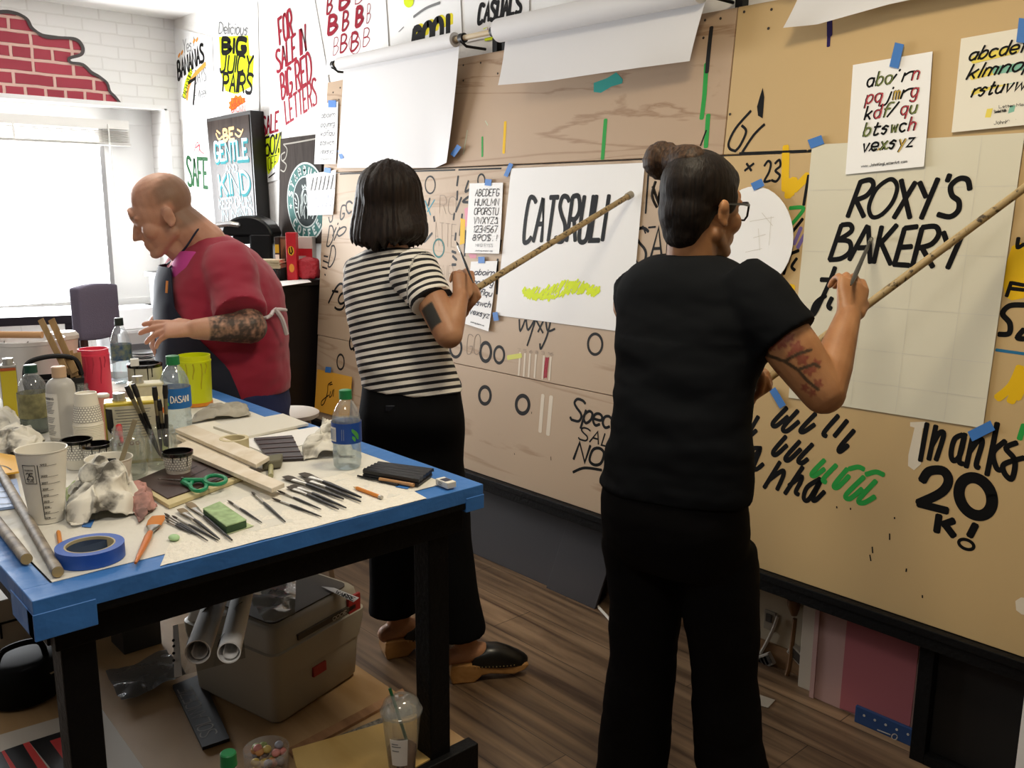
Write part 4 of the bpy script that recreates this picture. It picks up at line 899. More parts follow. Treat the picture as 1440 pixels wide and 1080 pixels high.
# two rolled papers sticking out
def rolled(name, label, a, b, r, n=26):
    A, B_ = Vector(a), Vector(b); x, y, d = frame(B_-A)
    R0 = []; k = n
    mb = MB()
    rings = []
    for p, q in ((A, r), (B_, r), (B_, r-.002), (A, r-.002)):
        rings.append([p+x*(q*math.cos(2*math.pi*i/n))+y*(q*math.sin(2*math.pi*i/n)) for i in range(n)])
    mb.rings(rings, caps=(False, False), closed=True)
    for k in range(1):
        sp = [[q+x*(r*(.97-.5*i/14)*math.cos(.7+i*.42))+y*(r*(.97-.5*i/14)*math.sin(.7+i*.42)) for i in range(15)] for q in (A+d*.003, B_)]
        mb.sheet(lambda u, v: sp[0][min(14, int(u*14+.5))].lerp(sp[1][min(14, int(u*14+.5))], v), 14, 1, .0005)
    o = mb.build(name, pw, None)
    m2 = MB(); c_ = -CF; c_ = (c_-d*c_.dot(d)).normalized(); s_ = d.cross(c_)
    for tt, a0, a1, l in ((.05, -.9, .2, .02), (.30, .5, 1.2, .03), (.33, -1.2, -.6, .02)): m2.ribbon([A+d*(tt*(B_-A).length+l*k/5)+(c_*math.cos(a0+(a1-a0)*k/5)+s_*math.sin(a0+(a1-a0)*k/5))*(r+.0006) for k in range(6)], [.003,.007,.009,.008,.005,.003], c_)
    m2.build('brush_mark', M('ink_black'), o)
    tag(o, label, 'paper roll', 'rolled papers under the table'); return o
a1, a2 = at(278,917,1.60), at(322,918,1.59)
b1, b2 = at(308,830,1.90), at(345,820,1.89)
rolled('rolled_paper', 'left of the two rolled white papers sticking out over the toolbox', a1, a1+(b1-a1)*1.5, .0222)
rolled('rolled_paper', 'right of the two rolled white papers, black brush marks inside', a2, a2+(b2-a2)*1.5, .0202)
# perforated clear sleeve under the rolls
sl = thing('plastic_sleeve', 'clear punched plastic sleeve hanging below the rolled papers', 'sleeve', at(245,920,1.8))
P = [at(243,880,1.80), at(250,878,1.80), at(256,950,1.74), at(245,953,1.74)]
nn = (P[1]-P[0]).cross(P[3]-P[0]).normalized()
MB().prism(P, nn*.001).build('punched_strip', M('strip_white', 'd9d6cf', .5), sl)
MB().prism([at(250,878,1.80), at(340,862,1.86), at(345,925,1.80), at(256,950,1.74)], nn*.0006).build('film', film, sl)
for k, (x, y) in enumerate(((247.5,903),(248,911),(248,921),(248,931),(248.5,938))):
    p = at(x, y, 1.765-.0+(.02 if k < 2 else 0)); MB().cyl(p-nn*.012, p-nn*.0105, .0028, n=10).build('punch_hole', M('hole_black', '0a0a0a', .9), sl)
# black name board
so = flat('name_board', 'black board with thin grey lettering lying below the toolbox', 'board', [(243,968),(283,952),(323,1043),(285,1056)], SHELF, .001, .008, M('board_black', '121111', .5))
lines(so, SHELF, .0095, [('SOLANCEZE', [(284,1043),(250,975),(268,969),(306,1036)], .003, 0)], M('ink_board_grey', '8a857c', .7))
# bin, boxes, bags at the dark left
bn = thing('black_bag', 'black round-topped bag at the far left on the shelf', 'bag', Sx(42,990))
c = Sx(42,990)+V(0, .05, 0)
mb = MB(); mb.lathe([(.05,0),(.085,.01),(.095,.05),(.09,.085),(.075,.10),(.05,.106),(.0,.107)], c, n=30); mb.build('body', M('vinyl_black', '0a0a0a', .7, spec=.12), bn)
mb = MB(); mb.tube(smooth_path([c+V(-.06,-.03,.10), c+V(-.04,-.045,.15), c+V(.03,-.045,.15), c+V(.05,-.03,.10)], 6), .007); mb.build('handle', M('vinyl_black'), bn)
MB().obox(c+V(.045,-.078,.075), V(.011,.004,0), V(.001,-.001,0), V(0,.0,.0025)).build('buckle', M('chrome', 'cfcfcf', .2, 1), bn)
for nm, lb_, q, h in (('carton', 'pale carton with a slot standing at the far left under the table', [(2,955),(60,930),(75,915),(5,915)], .10), ('carton', 'grey white carton behind the left table leg', [(125,925),(178,905),(172,890),(128,900)], .07)):
    pass
cx = thing('carton', 'pale cut-out carton at the far left under the table', 'box', Sx(48,940)+V(0,.25,0))
b0 = Sx(48,940)+V(0,.25,0)
mb = MB(); mb.box(b0+V(-.10,-.08,0), b0+V(.07,.08,.135)); mb.build('box_body', M('carton_grey', 'b3aa9b', .7), cx, bevel=.002)
mb = MB(); mb.box(b0+V(-.03,-.085,.07), b0+V(.05,-.0805,.075)); mb.box(b0+V(-.035,-.085,.03), b0+V(-.03,-.0805,.075)); mb.build('slot', M('hole_black'), cx)
b0 = Sx(160,925)+V(.02,.25,0)
tag(MB().box(b0+V(-.09,-.06,0), b0+V(.09,.06,.16)).build('carton', M('carton_pale', 'aaa69d', .7), bevel=.002), 'pale carton behind the left front table leg', 'box')
b0 = Sx(205,930)+V(.02,.12,0)
tag(MB().box(b0+V(-.05,-.05,0), b0+V(.05,.05,.16)).build('carton', M('carton_black', '1a1919', .5), bevel=.002), 'small black carton between the left table leg and the rolled papers', 'box')
mb = MB(); mb.sheet(crumple([(150,960),(235,925),(262,962),(172,998)], SHELF, .01, .03, 25), 16, 14, .0008)
tag(mb.build('plastic_bag', clear('bag_dark', 'b4b8be', .2, .08, .16)), 'shiny dark plastic bag lying between the table leg and the toolbox', 'bag')
# striped banner
st_ = flat('paper_banner', 'pale paper with black bars and a red fade at the bottom left', 'paper', [(-20,1040),(140,993),(205,1085),(150,1180),(-60,1180)], SHELF, .0008, .0008, M('paper_banner', 'b9b1a5', .8))
mb = MB()
for q in (((-18,1064),(2,1058),(30,1110),(0,1120)), ((6,1056),(32,1047),(66,1095),(40,1110)), ((41,1044),(91,1028),(130,1085),(90,1105))): patch(mb, SHELF, q, .0017)
mb.build('black_bar', M('board_black'), st_)
mb = MB()
for q in (((2,1058),(6,1056),(30,1092),(24,1098)), ((32,1047),(41,1044),(70,1085),(60,1092)), ((70,1043),(91,1036),(95,1075),(90,1070))): patch(mb, SHELF, q, .0018)
mb.build('red_fade', M('banner_red', 'c23a38', .7), st_)
# planks, rulers and the yellow ply
yb = flat('plywood_offcut', 'small yellow plywood board under the iced drink', 'board', [(411,1062),(590,1010),(626,1064),(545,1110),(430,1140)], SHELF, .003, .012, wood('ply_yellow', 'd3b270', 'bf9b58', (6, 2, 6)))
o = flat('wood_strip', 'brown wooden strip lying beside the toolbox', 'strip', [(404,1058),(566,972),(572,980),(412,1068)], SHELF, .001, .007, wood('strip_brown', '9a7350', '7b583a', (20, 3, 20)))
o = flat('metal_ruler', 'speckled metal ruler between the wooden strip and the yellow ply', 'ruler', [(410,1064),(600,985),(604,996),(416,1070)], SHELF, .0012, .003, M('ruler_grey', '8f897c', .5, .2, noise_=(120, .7)))
# iced drink
c = Sx(566,1092); c.z = ZS+.015; k = pm(c)
dr = thing('iced_drink', 'clear plastic cup of iced tea with a green straw', 'cup', c)
h = zat(c, 1000)-c.z
mb = MB(); mb.lathe([(.026,0),(.0275,.003),(.040,h-.004),(.041,h),(.039,h),(.0265,.004),(.0,.003)], c, n=32); mb.build('cup', clear('cup_clear', 'fafaf8', .05, .2, .14), dr)
mb = MB(); mb.lathe([(.0,.004),(.026,.004),(.0305,.052),(.0,.052)], c, n=28); mb.build('tea', M('tea', '7a4520', .1, trans=.6), dr)
mb = MB(); mb.lathe([(.043,h-.002),(.044,h+.004),(.040,h+.008),(.036,h+.022),(.02,h+.034),(.006,h+.036),(.006,h+.034),(.019,h+.032),(.034,h+.02),(.038,h+.004)], c, n=32); mb.build('lid', clear('cup_clear'), dr)
mb = MB(); mb.tube([at(572,1042,proj(c)[2]-.02), at(548,968,proj(c)[2]-.03)], .0035); mb.build('straw', M('straw_green', '1f5a34', .4), dr)
mb = MB()
P = []
for t in range(7):
    a = math.radians(205+t*9); P.append((a))
fr_ = lambda a, z: c+V((.027+(.041-.027)*z/h+.0012)*math.cos(a), (.027+(.041-.027)*z/h+.0012)*math.sin(a), z)
mb.sheet(lambda u, v: fr_(math.radians(196+u*58), .03+v*.062), 10, 4, .0004); lb = mb.build('order_label', M('label_white', 'e9e6df', .6), dr)
mb = MB()
for j, (z, l) in enumerate(((.082,.5),(.076,.7),(.066,.55))):
    mb.ribbon([fr_(math.radians(202+t*l*6), z)+V(-.0008,-.0008,0) for t in range(8)], .002, V(-.7,-.7,0))
mb.build('print', M('ink_light_grey'), dr)
# sweet tub and its bottle
c = Sx(376,1086); c.z = ZS
tbm = thing('sweet_tub', 'clear tub of pastel sweets at the bottom edge', 'tub', c)
h = zat(c, 1052)-ZS
mb = MB(); mb.lathe([(.0,.0),(.036,0),(.044,.01),(.047,h),(.045,h),(.042,.012),(.0,.004)], c, n=30); mb.build('tub', clear('tub_clear', 'faf6f2', .1, .2, .14), tbm)
random.seed(5)
for k in range(26):
    a = random.uniform(0, 6.28); r = .036*math.sqrt(random.random()); z = .012+h*.75*(k/26)
    mb = MB(); mb.ell(c+V(r*math.cos(a), r*math.sin(a), z), (.0095, .0095, .008), n=12, m=8)
    tag(mb.build('sweet', M(('sweet_pink', 'sweet_peach', 'sweet_yellow', 'sweet_green', 'sweet_grey')[k % 5], ('d98f86', 'd9a06a', 'd8c070', 'a9b878', '9a9aa4')[k % 5], .5)), None, 'sweet', 'pastel sweets in the clear tub')['label'] = ('pink', 'peach', 'yellow', 'pale green', 'grey')[k % 5]+' round sweet heaped in the clear tub'

# bottle standing in front of the sweets
c = at(321, 1062, 1.6); h = c.z+.006-ZS; c = drop(c, ZS); r = .032
t = thing('water_bottle', 'green-capped plastic bottle before the sweet tub at the bottom edge', 'bottle', c)
MB().lathe([(.0,.004),(r*.8,0),(r,h*.05),(r,h*.60),(r*.9,h*.70),(r*.6,h*.80),(r*.36,h*.875),(r*.34,h*.93)], c, n=32).build('bottle_body', clear('tub_clear'), t)
MB().lathe([(.0,h*.885),(r*.46,h*.885),(r*.47,h*.90),(r*.45,h*.90),(r*.44,h*.99),(r*.38,h),(.0,h)], c, n=26).build('cap', M('cap_green', '1f7a45', .4), t)
# ================================================================== FURNITURE BEYOND THE TABLE
LF = Vector((-CR.x, -CR.y, 0)).normalized()            # towards the left of the view, level
FW = Vector((CF.x, CF.y, 0)).normalized()              # away from the doorway, level
UP = Vector((0, 0, 1))
cab = thing('storage_cabinet', 'tall black cabinet beside the left end of the plywood boards', 'cabinet', (2.33, 4.95, 0))
ZC = 1.165
cbm = M('cabinet_espresso', '191312', .45)
MB().box((2.06, 4.36, .04), (2.625, 5.55, ZC-.03)).build('cabinet_body', cbm, cab, bevel=.003)
MB().box((2.04, 4.34, ZC-.03), (2.63, 5.57, ZC)).build('cabinet_top', cbm, cab, bevel=.003)
MB().box((2.09, 4.38, 0), (2.60, 5.53, .04)).build('plinth', cbm, cab)
CT = Plane((0, 0, ZC), (1, 0, 0), (0, 1, 0), (0, 0, 1))
flat('paper_sheet', 'white sheet lying on the black cabinet top, behind the man', 'paper', [(378,397),(432,393),(438,397),(380,405)], CT, .0005, .002, pw)
# framed sign leaning above the cabinet
PF = Plane((2.55, 0, 0), (0, -1, 0), (0, 0, 1), (-1, 0, 0))
fs = thing('framed_sign', 'dark framed box sign with shaded lettering leaning on the wall behind the coffee maker', 'sign', PF.px(333,318))
fr_m = M('frame_black', '14100e', .4); dw = wood('sign_wood', '3a302b', '2a221e', (20, 20, 2), .30, spec=.055)
c4_ = [PF.px(290,167), PF.px(352,155), PF.px(363,330), PF.px(304,338)]
MB().prism(c4_, (.085, 0, 0)).build('box_frame', fr_m, fs, bevel=.003)
ins = [c4_[0].lerp(c4_[2], .03), c4_[1].lerp(c4_[3], .03), c4_[2].lerp(c4_[0], .03), c4_[3].lerp(c4_[1], .03)]
MB().prism([p+V(-.001,0,0) for p in ins], (-.003, 0, 0)).build('panel', dw, fs)
TW = M('sign_pale_blue', 'b4ccd4', .7, spec=.05); TT = M('sign_turquoise', '2f7a80', .7, spec=.05)
def fl(txt, quad, w, mat, off=.006): 
    mb = MB(); letter(mb, PF, txt, quad, w, off, slant=0); o = mb.build('lettering', mat, fs); return o
fl('BE', [(315,183),(330,180),(331,196),(316,198)], .02, M('ink_amber', 'd99a4a', .5))
mb = MB()
for c in [[(305,188),(309,196),(314,192)],[(332,188),(338,192),(343,182)],[(306,184),(311,188)],[(335,182),(341,186)]]: stroke(mb, PF, c, .012, .006)
mb.build('flourish', M('ink_amber'), fs)
fl('GENTLE', [(303,203),(349,198),(351,225),(305,228)], .03, TT, .0055); fl('GENTLE', [(302,201),(348,196),(350,222),(304,226)], .018, TW)
fl('AND', [(318,233),(334,231),(335,241),(319,243)], .008, TW)
fl('KIND', [(309,248),(350,243),(353,272),(312,276)], .03, TT, .0055); fl('KIND', [(308,246),(349,241),(352,269),(311,274)], .018, TW)
fl('KEEP CALM', [(309,280),(353,276),(355,290),(310,294)], .009, TW); fl('IN MIND', [(313,296),(354,292),(356,308),(314,312)], .009, TW)
# chalkboard with the green coffee roundel
PK2 = Plane((2.60, 0, 0), (0, -1, 0), (0, 0, 1), (-1, 0, 0))
cbq = [PK2.px(394,195), PK2.px(452,188), PK2.px(452,342), PK2.px(391,345)]
ck = thing('coffee_board', 'grey-brown board with a pale green coffee roundel, standing on the cabinet', 'sign', PK2.px(420,343))
MB().prism(cbq, (.03, 0, 0)).build('board_panel', wood('board_greybrown', '433c38', '37312e', (25, 25, 3), .85, spec=.05), ck, bevel=.002)
ctr_ = Vector(PK2.uv(431, 284)); RU = .215
cc = PK2.w(ctr_.x, ctr_.y)
def disc(r, off, mat, nm, r2=None, n=44):
    mb = MB()
    P = [PK2.w(ctr_.x+r*math.cos(2*math.pi*k/n), ctr_.y+r*math.sin(2*math.pi*k/n), off) for k in range(n)]
    if r2:
        Q = [PK2.w(ctr_.x+r2*math.cos(2*math.pi*k/n), ctr_.y+r2*math.sin(2*math.pi*k/n), off) for k in range(n)]
        mb.add(P+Q, [(k, (k+1) % n, n+(k+1) % n, n+k) for k in range(n)])
    else: mb.prism(P, PK2.n*.001)
    return mb.build(nm, mat, ck)
RU = (Vector(PK2.uv(431, 228))-ctr_).length
sg = M('roundel_green', '3d6b66', .6, spec=.05); swh = M('roundel_white', 'c2cbc8', .6, spec=.05); sdk = M('roundel_dark', '232b2a', .6, spec=.05)
disc(RU, .001, swh, 'rim'); disc(RU*.95, .0022, sg, 'ring'); disc(RU*.66, .0034, swh, 'inner_rim'); disc(RU*.62, .0046, sdk, 'centre')
mb = MB()
def arc_text(txt, a0, a1, r, flip):
    for i, ch in enumerate(txt):
        a = math.radians(a0+(a1-a0)*i/(len(txt)-1)); st, tw = glyphs(ch)
        ra = Vector((math.cos(a), math.sin(a))); tg = Vector((math.sin(a), -math.cos(a)))
        if flip: ra2, tg2 = -ra, -tg
        else: ra2, tg2 = ra, tg
        for mode, pts in st:
            q = [ctr_+ra*r+ra2*((y-5)*.0175*RU)+tg2*((x-tw/2)*.0185*RU) for x, y in pts]
            q = [Vector((p.x, p.y, 0)) for p in q]
            if mode: q = smooth_path(q, 4, mode == 'o')
            mb.ribbon([PK2.w(p.x, p.y, .0042) for p in q], .055*RU, PK2.n)
arc_text('STARBUCKS', 165, 15, RU*.80, False); arc_text('COFFEE', 222, 318, RU*.80, True)
for a in (188, -8):
    s_ = ctr_+Vector((math.cos(math.radians(a)), math.sin(math.radians(a))))*RU*.8
    P = []
    for k in range(10):
        t = math.pi/2+k*math.pi/5; r = RU*(.09 if k % 2 == 0 else .036); P.append(PK2.w(s_.x+r*math.cos(t), s_.y+r*math.sin(t), .0042))
    P.reverse(); mb.add(P, [tuple(range(10))])
mb.build('lettering', swh, ck)
mb = MB()                                             # figure with crown, wavy hair and twin tails, in white line
def sgs(L, w=.03):
    for c in L:
        for sx_ in ((1, -1) if w > 0 else (1,)):
            q = smooth_path([Vector((ctr_.x+sx_*x*RU, ctr_.y+y*RU, 0)) for x, y in c], 5); mb.ribbon([PK2.w(p.x, p.y, .0062) for p in q], abs(w)*RU, PK2.n)
sgs([[(.07,.30),(.14,.18),(.13,.02),(.20,-.14),(.16,-.34)],[(.10,.32),(.20,.16),(.20,0),(.27,-.14),(.24,-.36)],[(.0,.44),(.06,.36),(.14,.42),(.10,.32),(.0,.33)]])
sgs([[(.52,.22),(.42,.16),(.36,0),(.40,-.24),(.32,-.42)],[(.55,.1),(.48,.02)],[(.54,-.02),(.45,-.06)],[(.53,-.14),(.44,-.15)],[(.5,-.26),(.42,-.25)]], .035)
sgs([[(0,.2),(.06,.14),(.045,0),(0,-.06)],[(.04,-.10),(.10,-.22),(.06,-.42)],[(0,-.1),(0,-.44)]], .03)
mb.build('figure_lines', swh, ck)
mb = MB()
for c in [[(399,203),(418,200),(450,194)],[(399,203),(404,210),(402,222),(397,226),(396,218),(401,214)],[(397,226),(403,232),(400,241),(395,239)]]: stroke(mb, PK2, c, .008, .0015)
mb.build('corner_scroll', M('scroll_cream', '9a948a', .6, spec=.05), ck)
# coffee maker
cmk = M('appliance_black', '121214', .28)
c0 = drop(at(370, 370, 5.22), ZC)
cm = thing('coffee_maker', 'black pod coffee maker with a silver handle on the cabinet', 'coffee maker', c0)
k = pm(c0+V(0,0,.2))
zt_ = zat(c0, 303)-ZC
mb = MB(); mb.obox(c0+LF*.02+UP*.02, LF*.16, FW*.11, UP*.02); mb.build('drip_base', cmk, cm, bevel=.008)
mb = MB(); mb.obox(c0-LF*.02+UP*(zt_*.36), LF*.065, FW*.11, UP*(zt_*.36)); mb.build('water_tank', cmk, cm, bevel=.015)
mb = MB(); R = []
for t in range(17):
    a = math.pi*t/16; R.append((math.cos(a), math.sin(a)))
poly = [c0-FW*.11+LF*(.055+.145*x)+UP*(zt_*.66+zt_*.34*y) for x, y in R]
mb.prism(poly, FW*.22); mb.build('brew_head', cmk, cm, bevel=.012)
mb = MB(); mb.obox(c0+LF*.075+UP*(zt_*.60), LF*.07, FW*.08, UP*(zt_*.07)); mb.build('pod_holder', cmk, cm, bevel=.006)
mb = MB(); mb.tube(smooth_path([c0+LF*.085-FW*.118+UP*(zt_*.84), c0+LF*.15-FW*.125+UP*(zt_*.86), c0+LF*.235-FW*.11+UP*(zt_*.83)], 5), [.008]+[.016]*9+[.010]); mb.build('handle', M('handle_silver', 'c9c9cb', .25, .9), cm)
# groceries on the cabinet
def cbox(name, label, px0, px1, ytop, mat, d=.05, cat='box', yb=394, dep=None, grp=None):
    a = CT.px((px0+px1)/2, yb) if dep is None else drop(at((px0+px1)/2, yb, dep), ZC)
    w = (px1-px0)/2*pm(a); h = zat(a, ytop)-ZC; mb = MB(); mb.obox(a+FW*d+UP*h/2, LF*w, FW*d, UP*h/2)
    return tag(mb.build(name, mat, bevel=.003), label, cat, grp), a, w, h, d
def decal(par, a, w, h, pts, mat, nm='print'):
    mb = MB(); P = [a-FW*.0012-LF*(w*(2*x-1))+UP*h*y for x, y in pts]; mb.add(P[::-1], [tuple(range(len(P)))]); return mb.build(nm, mat, par)
DD = 4.95
o, a, w, h, _ = cbox('tea_box', 'narrow dark box with a yellow band beside the coffee maker', 388, 395, 333, M('box_dark_brown', '2f2722', .5), .05, dep=DD)
decal(o, a, w, h, [(.1,.62),(.9,.62),(.9,.82),(.1,.82)], M('band_yellow', 'c9ab2a', .6)); decal(o, a, w, h, [(.1,.1),(.9,.1),(.9,.58),(.1,.58)], M('label_white'), 'label')
o, a, w, h, _ = cbox('coffee_bag', 'brown kraft box with a dark border behind the red carton', 395, 409, 333, M('kraft_brown', '5a4232', .6), .04, dep=DD+.02)
decal(o, a, w, h, [(.12,.06),(.88,.06),(.88,.94),(.12,.94)], M('kraft_light', '8a6a4a', .6)); decal(o, a, w, h, [(.2,.2),(.8,.45),(.5,.8),(.2,.6)], M('kraft_brown'))
o, a, w, h, _ = cbox('snack_box', 'tall red snack carton with yellow prints on the cabinet', 404, 418, 327, M('carton_red', 'c4202c', .45), .03, dep=DD-.10)
decal(o, a, w, h, [(.5+.32*math.cos(t), .62+.1*math.sin(t)) for t in [2*math.pi*i/14 for i in range(14)]], M('print_yellow', 'e2a92a', .5)); decal(o, a, w, h, [(.5+.26*math.cos(t), .26+.09*math.sin(t)) for t in [2*math.pi*i/14 for i in range(14)]], M('ink_orange'))
mb = MB(); mb.ribbon([a-FW*.002-LF*(w*(2*x-1))+UP*h*y for x, y in ((.35,.68),(.38,.58),(.55,.55))], .006, -FW); mb.ribbon([a-FW*.002-LF*(w*(2*x-1))+UP*h*y for x, y in ((.55,.70),(.65,.6),(.5,.56))], .006, -FW); mb.build('print', INK, o)
o, a, w, h, _ = cbox('food_box', 'white and red food carton behind the red sweet bag', 418, 441, 333, M('carton_white', 'd8cdc6', .55), .05, dep=DD+.02)
decal(o, a, w, h, [(0.02,.55),(.98,.55),(.98,.72),(.02,.72)], M('carton_red')); decal(o, a, w, h, [(0.6,.2),(.98,.2),(.98,.55),(.6,.55)], M('carton_red'))
a = drop(at(433, 394, DD-.08), ZC); h = zat(a, 361)-ZC; w = 16*pm(a)
mb = MB(); mb.ell(a+FW*.035+UP*(h*.5), (w, .035, h*.5), Matrix((LF, FW, UP)).transposed(), n=22, m=14)
bc_ = a+FW*.035+UP*(h*.5)
for i, p in enumerate(mb.v):
    q = p-bc_; k = [q.dot(LF)/w, q.dot(FW)/.035, q.z/(h*.5)]; k = [math.copysign(abs(t)**.5, t)*.93 for t in k]
    p = bc_+LF*(k[0]*w)+FW*(k[1]*.035)+UP*(k[2]*h*.5); mb.v[i] = p+q.normalized()*(.010*noise.noise(p*45))
for i, p in enumerate(mb.v): 
    if p.z < ZC+.004: p.z = ZC+.004
bg = mb.build('sweet_bag', M('bag_red', 'b8303c', .2, bump=(60, .5)), sharp=0); tag(bg, 'shiny red bag at the front corner of the cabinet', 'bag')
pt = thing('paper_tray', 'black tray holding a stack of cream papers behind the man', 'tray', drop(at(372, 393, 4.85), ZC))
a = drop(at(372, 393, 4.85), ZC)
mb = MB(); mb.obox(a+FW*.06+UP*.012, LF*.09, FW*.07, UP*.012); mb.obox(a+FW*.06+UP*.06, LF*.09, FW*.07, UP*.004)
for s in (-1, 1): mb.obox(a+FW*.06+UP*.035+LF*.084*s, LF*.006, FW*.07, UP*.03)
mb.build('tray', M('tray_black', '1c1a1a', .4), pt, bevel=.002)
mb = MB()
for i in range(7): mb.obox(a+FW*.06+UP*(.066+i*.0065)+LF*random.uniform(-.008,.008), (LF*.088+FW*random.uniform(-.006,.006)), FW*.066, UP*.0028)
tag(mb.build('paper_stack', M('paper_manila', 'cdbf9f', .7)), 'stack of cream papers on the black tray', 'paper', kind='stuff')
# stool behind the man
sc_ = at(408, 578, 3.72); st = thing('stool', 'pale round stool between the man and the black cabinet', 'stool', drop(sc_, 0))
mb = MB(); mb.lathe([(.0,-.03),(.10,-.03),(.115,-.022),(.118,-.006),(.108,0),(.0,.002)], sc_, n=30); mb.build('seat', M('stool_white', 'd8d2c8', .5), st)
for k in range(4):
    a = math.pi/4+k*math.pi/2; dv = V(math.cos(a), math.sin(a), 0); MB().cyl(drop(sc_+dv*.15, 0), sc_+dv*.07+V(0,0,-.028), .013, n=10).build('leg', M('stool_wood', '9a8468', .5), st)
mb = MB(); mb.tube([sc_+V(math.cos(a)*.125, math.sin(a)*.125, -.45) for a in [2*math.pi*k/16 for k in range(17)]], .007); mb.build('foot_ring', M('steel', '9a9a9a', .3, 1), st)
# upholstered stool chair with grey back, dark desk, white printer by the window
cu = M('chair_grey', '6a6478', .85, bump=(200, .2)); cwood = M('chair_wood', '3c2018', .5)
cb0 = at(136, 438, 4.2); wdir = (LF*-.30+FW*.95).normalized(); tdir = Vector((wdir.y, -wdir.x, 0)).normalized()
if tdir.dot(LF) < 0: tdir = -tdir
ch = thing('bar_chair', 'tall chair with a padded grey back beyond the table, by the window', 'chair', drop(cb0, 0))
zt2, zb2 = at(133, 402, 4.2).z, at(133, 474, 4.2).z
hw = .125
mb = MB(); R = []
for i in range(9):
    u = i/8*2-1; R.append(u)
def cbk(u, v): 
    z = zb2+(zt2-zb2)*v+.012*(1-(2*u-1)**2)*(1 if v > .5 else -1); return cb0*1+V(0,0,z-cb0.z)+wdir*(hw*(2*u-1))+tdir*(-.022-.02*math.sin(math.pi*v)*0)
mb.sheet(cbk, 10, 6, .055, nrm=tdir); mb.build('backrest', cu, ch, bevel=.008, sharp=50)
for s in (-1, 1): MB().cyl(drop(cb0+wdir*(hw-.03)*s, 0), drop(cb0+wdir*(hw-.03)*s, zb2+.03), .016, .018, n=10).build('rear_leg', cwood, ch)
for s in (-1, 1): MB().cyl(drop(cb0+wdir*(hw-.03)*s-tdir*-.36, 0), drop(cb0+wdir*(hw-.03)*s-tdir*-.34, .66), .016, .018, n=10).build('front_leg', cwood, ch)
mb = MB(); mb.obox(drop(cb0+tdir*.17, .70), wdir*(hw+.01), tdir*.20, V(0,0,.04)); mb.build('seat', cu, ch, bevel=.015)
dk = M('desk_dark', '2c2833', .4)
d0, d1 = at(-60, 497, 4.55), at(112, 441, 4.75); dz = .99
dn = (d1-d0); dn.z = 0; dn.normalize(); dp = Vector((-dn.y, dn.x, 0)); 
if dp.dot(FW) < 0: dp = -dp
ds = thing('desk', 'dark high desk against the bright window, left of the grey chair', 'desk', drop((d0+d1)/2, 0))
d0z, d1z = drop(d0, dz), drop(d1, dz)
MB().prism([d0z, d1z, d1z+dp*.5, d0z+dp*.5], (0, 0, -.045)).build('desk_top', dk, ds, bevel=.003)
for p in (d1z-dn*.04+dp*.04, d1z-dn*.04+dp*.46, d0z+dn*.06+dp*.04, d0z+dn*.06+dp*.46): MB().obox(drop(p, (dz-.045)/2), dn*.035, dp*.035, V(0,0,(dz-.045)/2)).build('leg', dk, ds)
# white side table with printer and plates by the window
wt0 = V(1.85, 5.25, 0)
zt3 = .72
wt = thing('side_table', 'white side table by the window holding the printer', 'table', wt0)
wm = M('laminate_white', 'e8e8ea', .4)
MB().box((1.68, 4.95, zt3-.04), (2.02, 5.56, zt3)).build('tabletop', wm, wt, bevel=.003)
for x in (1.69, 1.98):
    for y in (4.96, 5.52): MB().box((x, y, 0), (x+.03, y+.03, zt3-.04)).build('leg', wm, wt)
pr = thing('printer', 'white printer with a sloping front beside the window', 'printer', (1.85, 5.25, zt3))
MB().box((1.70, 5.02, zt3), (2.0, 5.48, zt3+.17)).build('printer_body', wm, pr, bevel=.02)
MB().prism([V(1.71, 5.03, zt3+.17), V(1.99, 5.03, zt3+.17), V(1.99, 5.22, zt3+.26), V(1.71, 5.22, zt3+.26)], (0, .25, 0)).build('scanner_lid', wm, pr, bevel=.008)
MB().box((1.74, 5.013, zt3+.03), (1.96, 5.02, zt3+.09)).build('output_slot', M('slot_grey', '77777c', .5), pr)
pp = at(203, 514, 3.9)
plm = M('plate_white', 'e2e2e0', .3); pld = M('plate_black', '1d1d1f', .3)
MB_ = None
ws = thing('utility_cart', 'white cart beyond the table under the stack of dishes', 'cart', drop(pp, 0))
MB().obox(drop(pp, pp.z-.015), LF*.16, FW*.14, UP*.014).build('cart_top', wm, ws, bevel=.003)
for s in (-1, 1):
    for t_ in (-1, 1): MB().obox(drop(pp, (pp.z-.03)/2)+LF*.14*s+FW*.12*t_, LF*.012, FW*.012, UP*((pp.z-.03)/2)).build('leg', wm, ws)
for k in range(7):
    mb = MB(); mb.lathe([(.0,.0),(.04,0),(.062,.007),(.060,.009),(.038,.003),(.0,.003)], drop(pp, pp.z+.001+k*.0085), n=30)
    nm_ = ('topmost', 'second', 'third', 'fourth', 'fifth', 'sixth', 'lowest')[6-k]
    tag(mb.build('plate', plm if k % 2 else pld), ('white' if k % 2 else 'black')+' dish, '+nm_+' of the stack beyond the black paint can', 'plate', 'stacked dishes by the window')
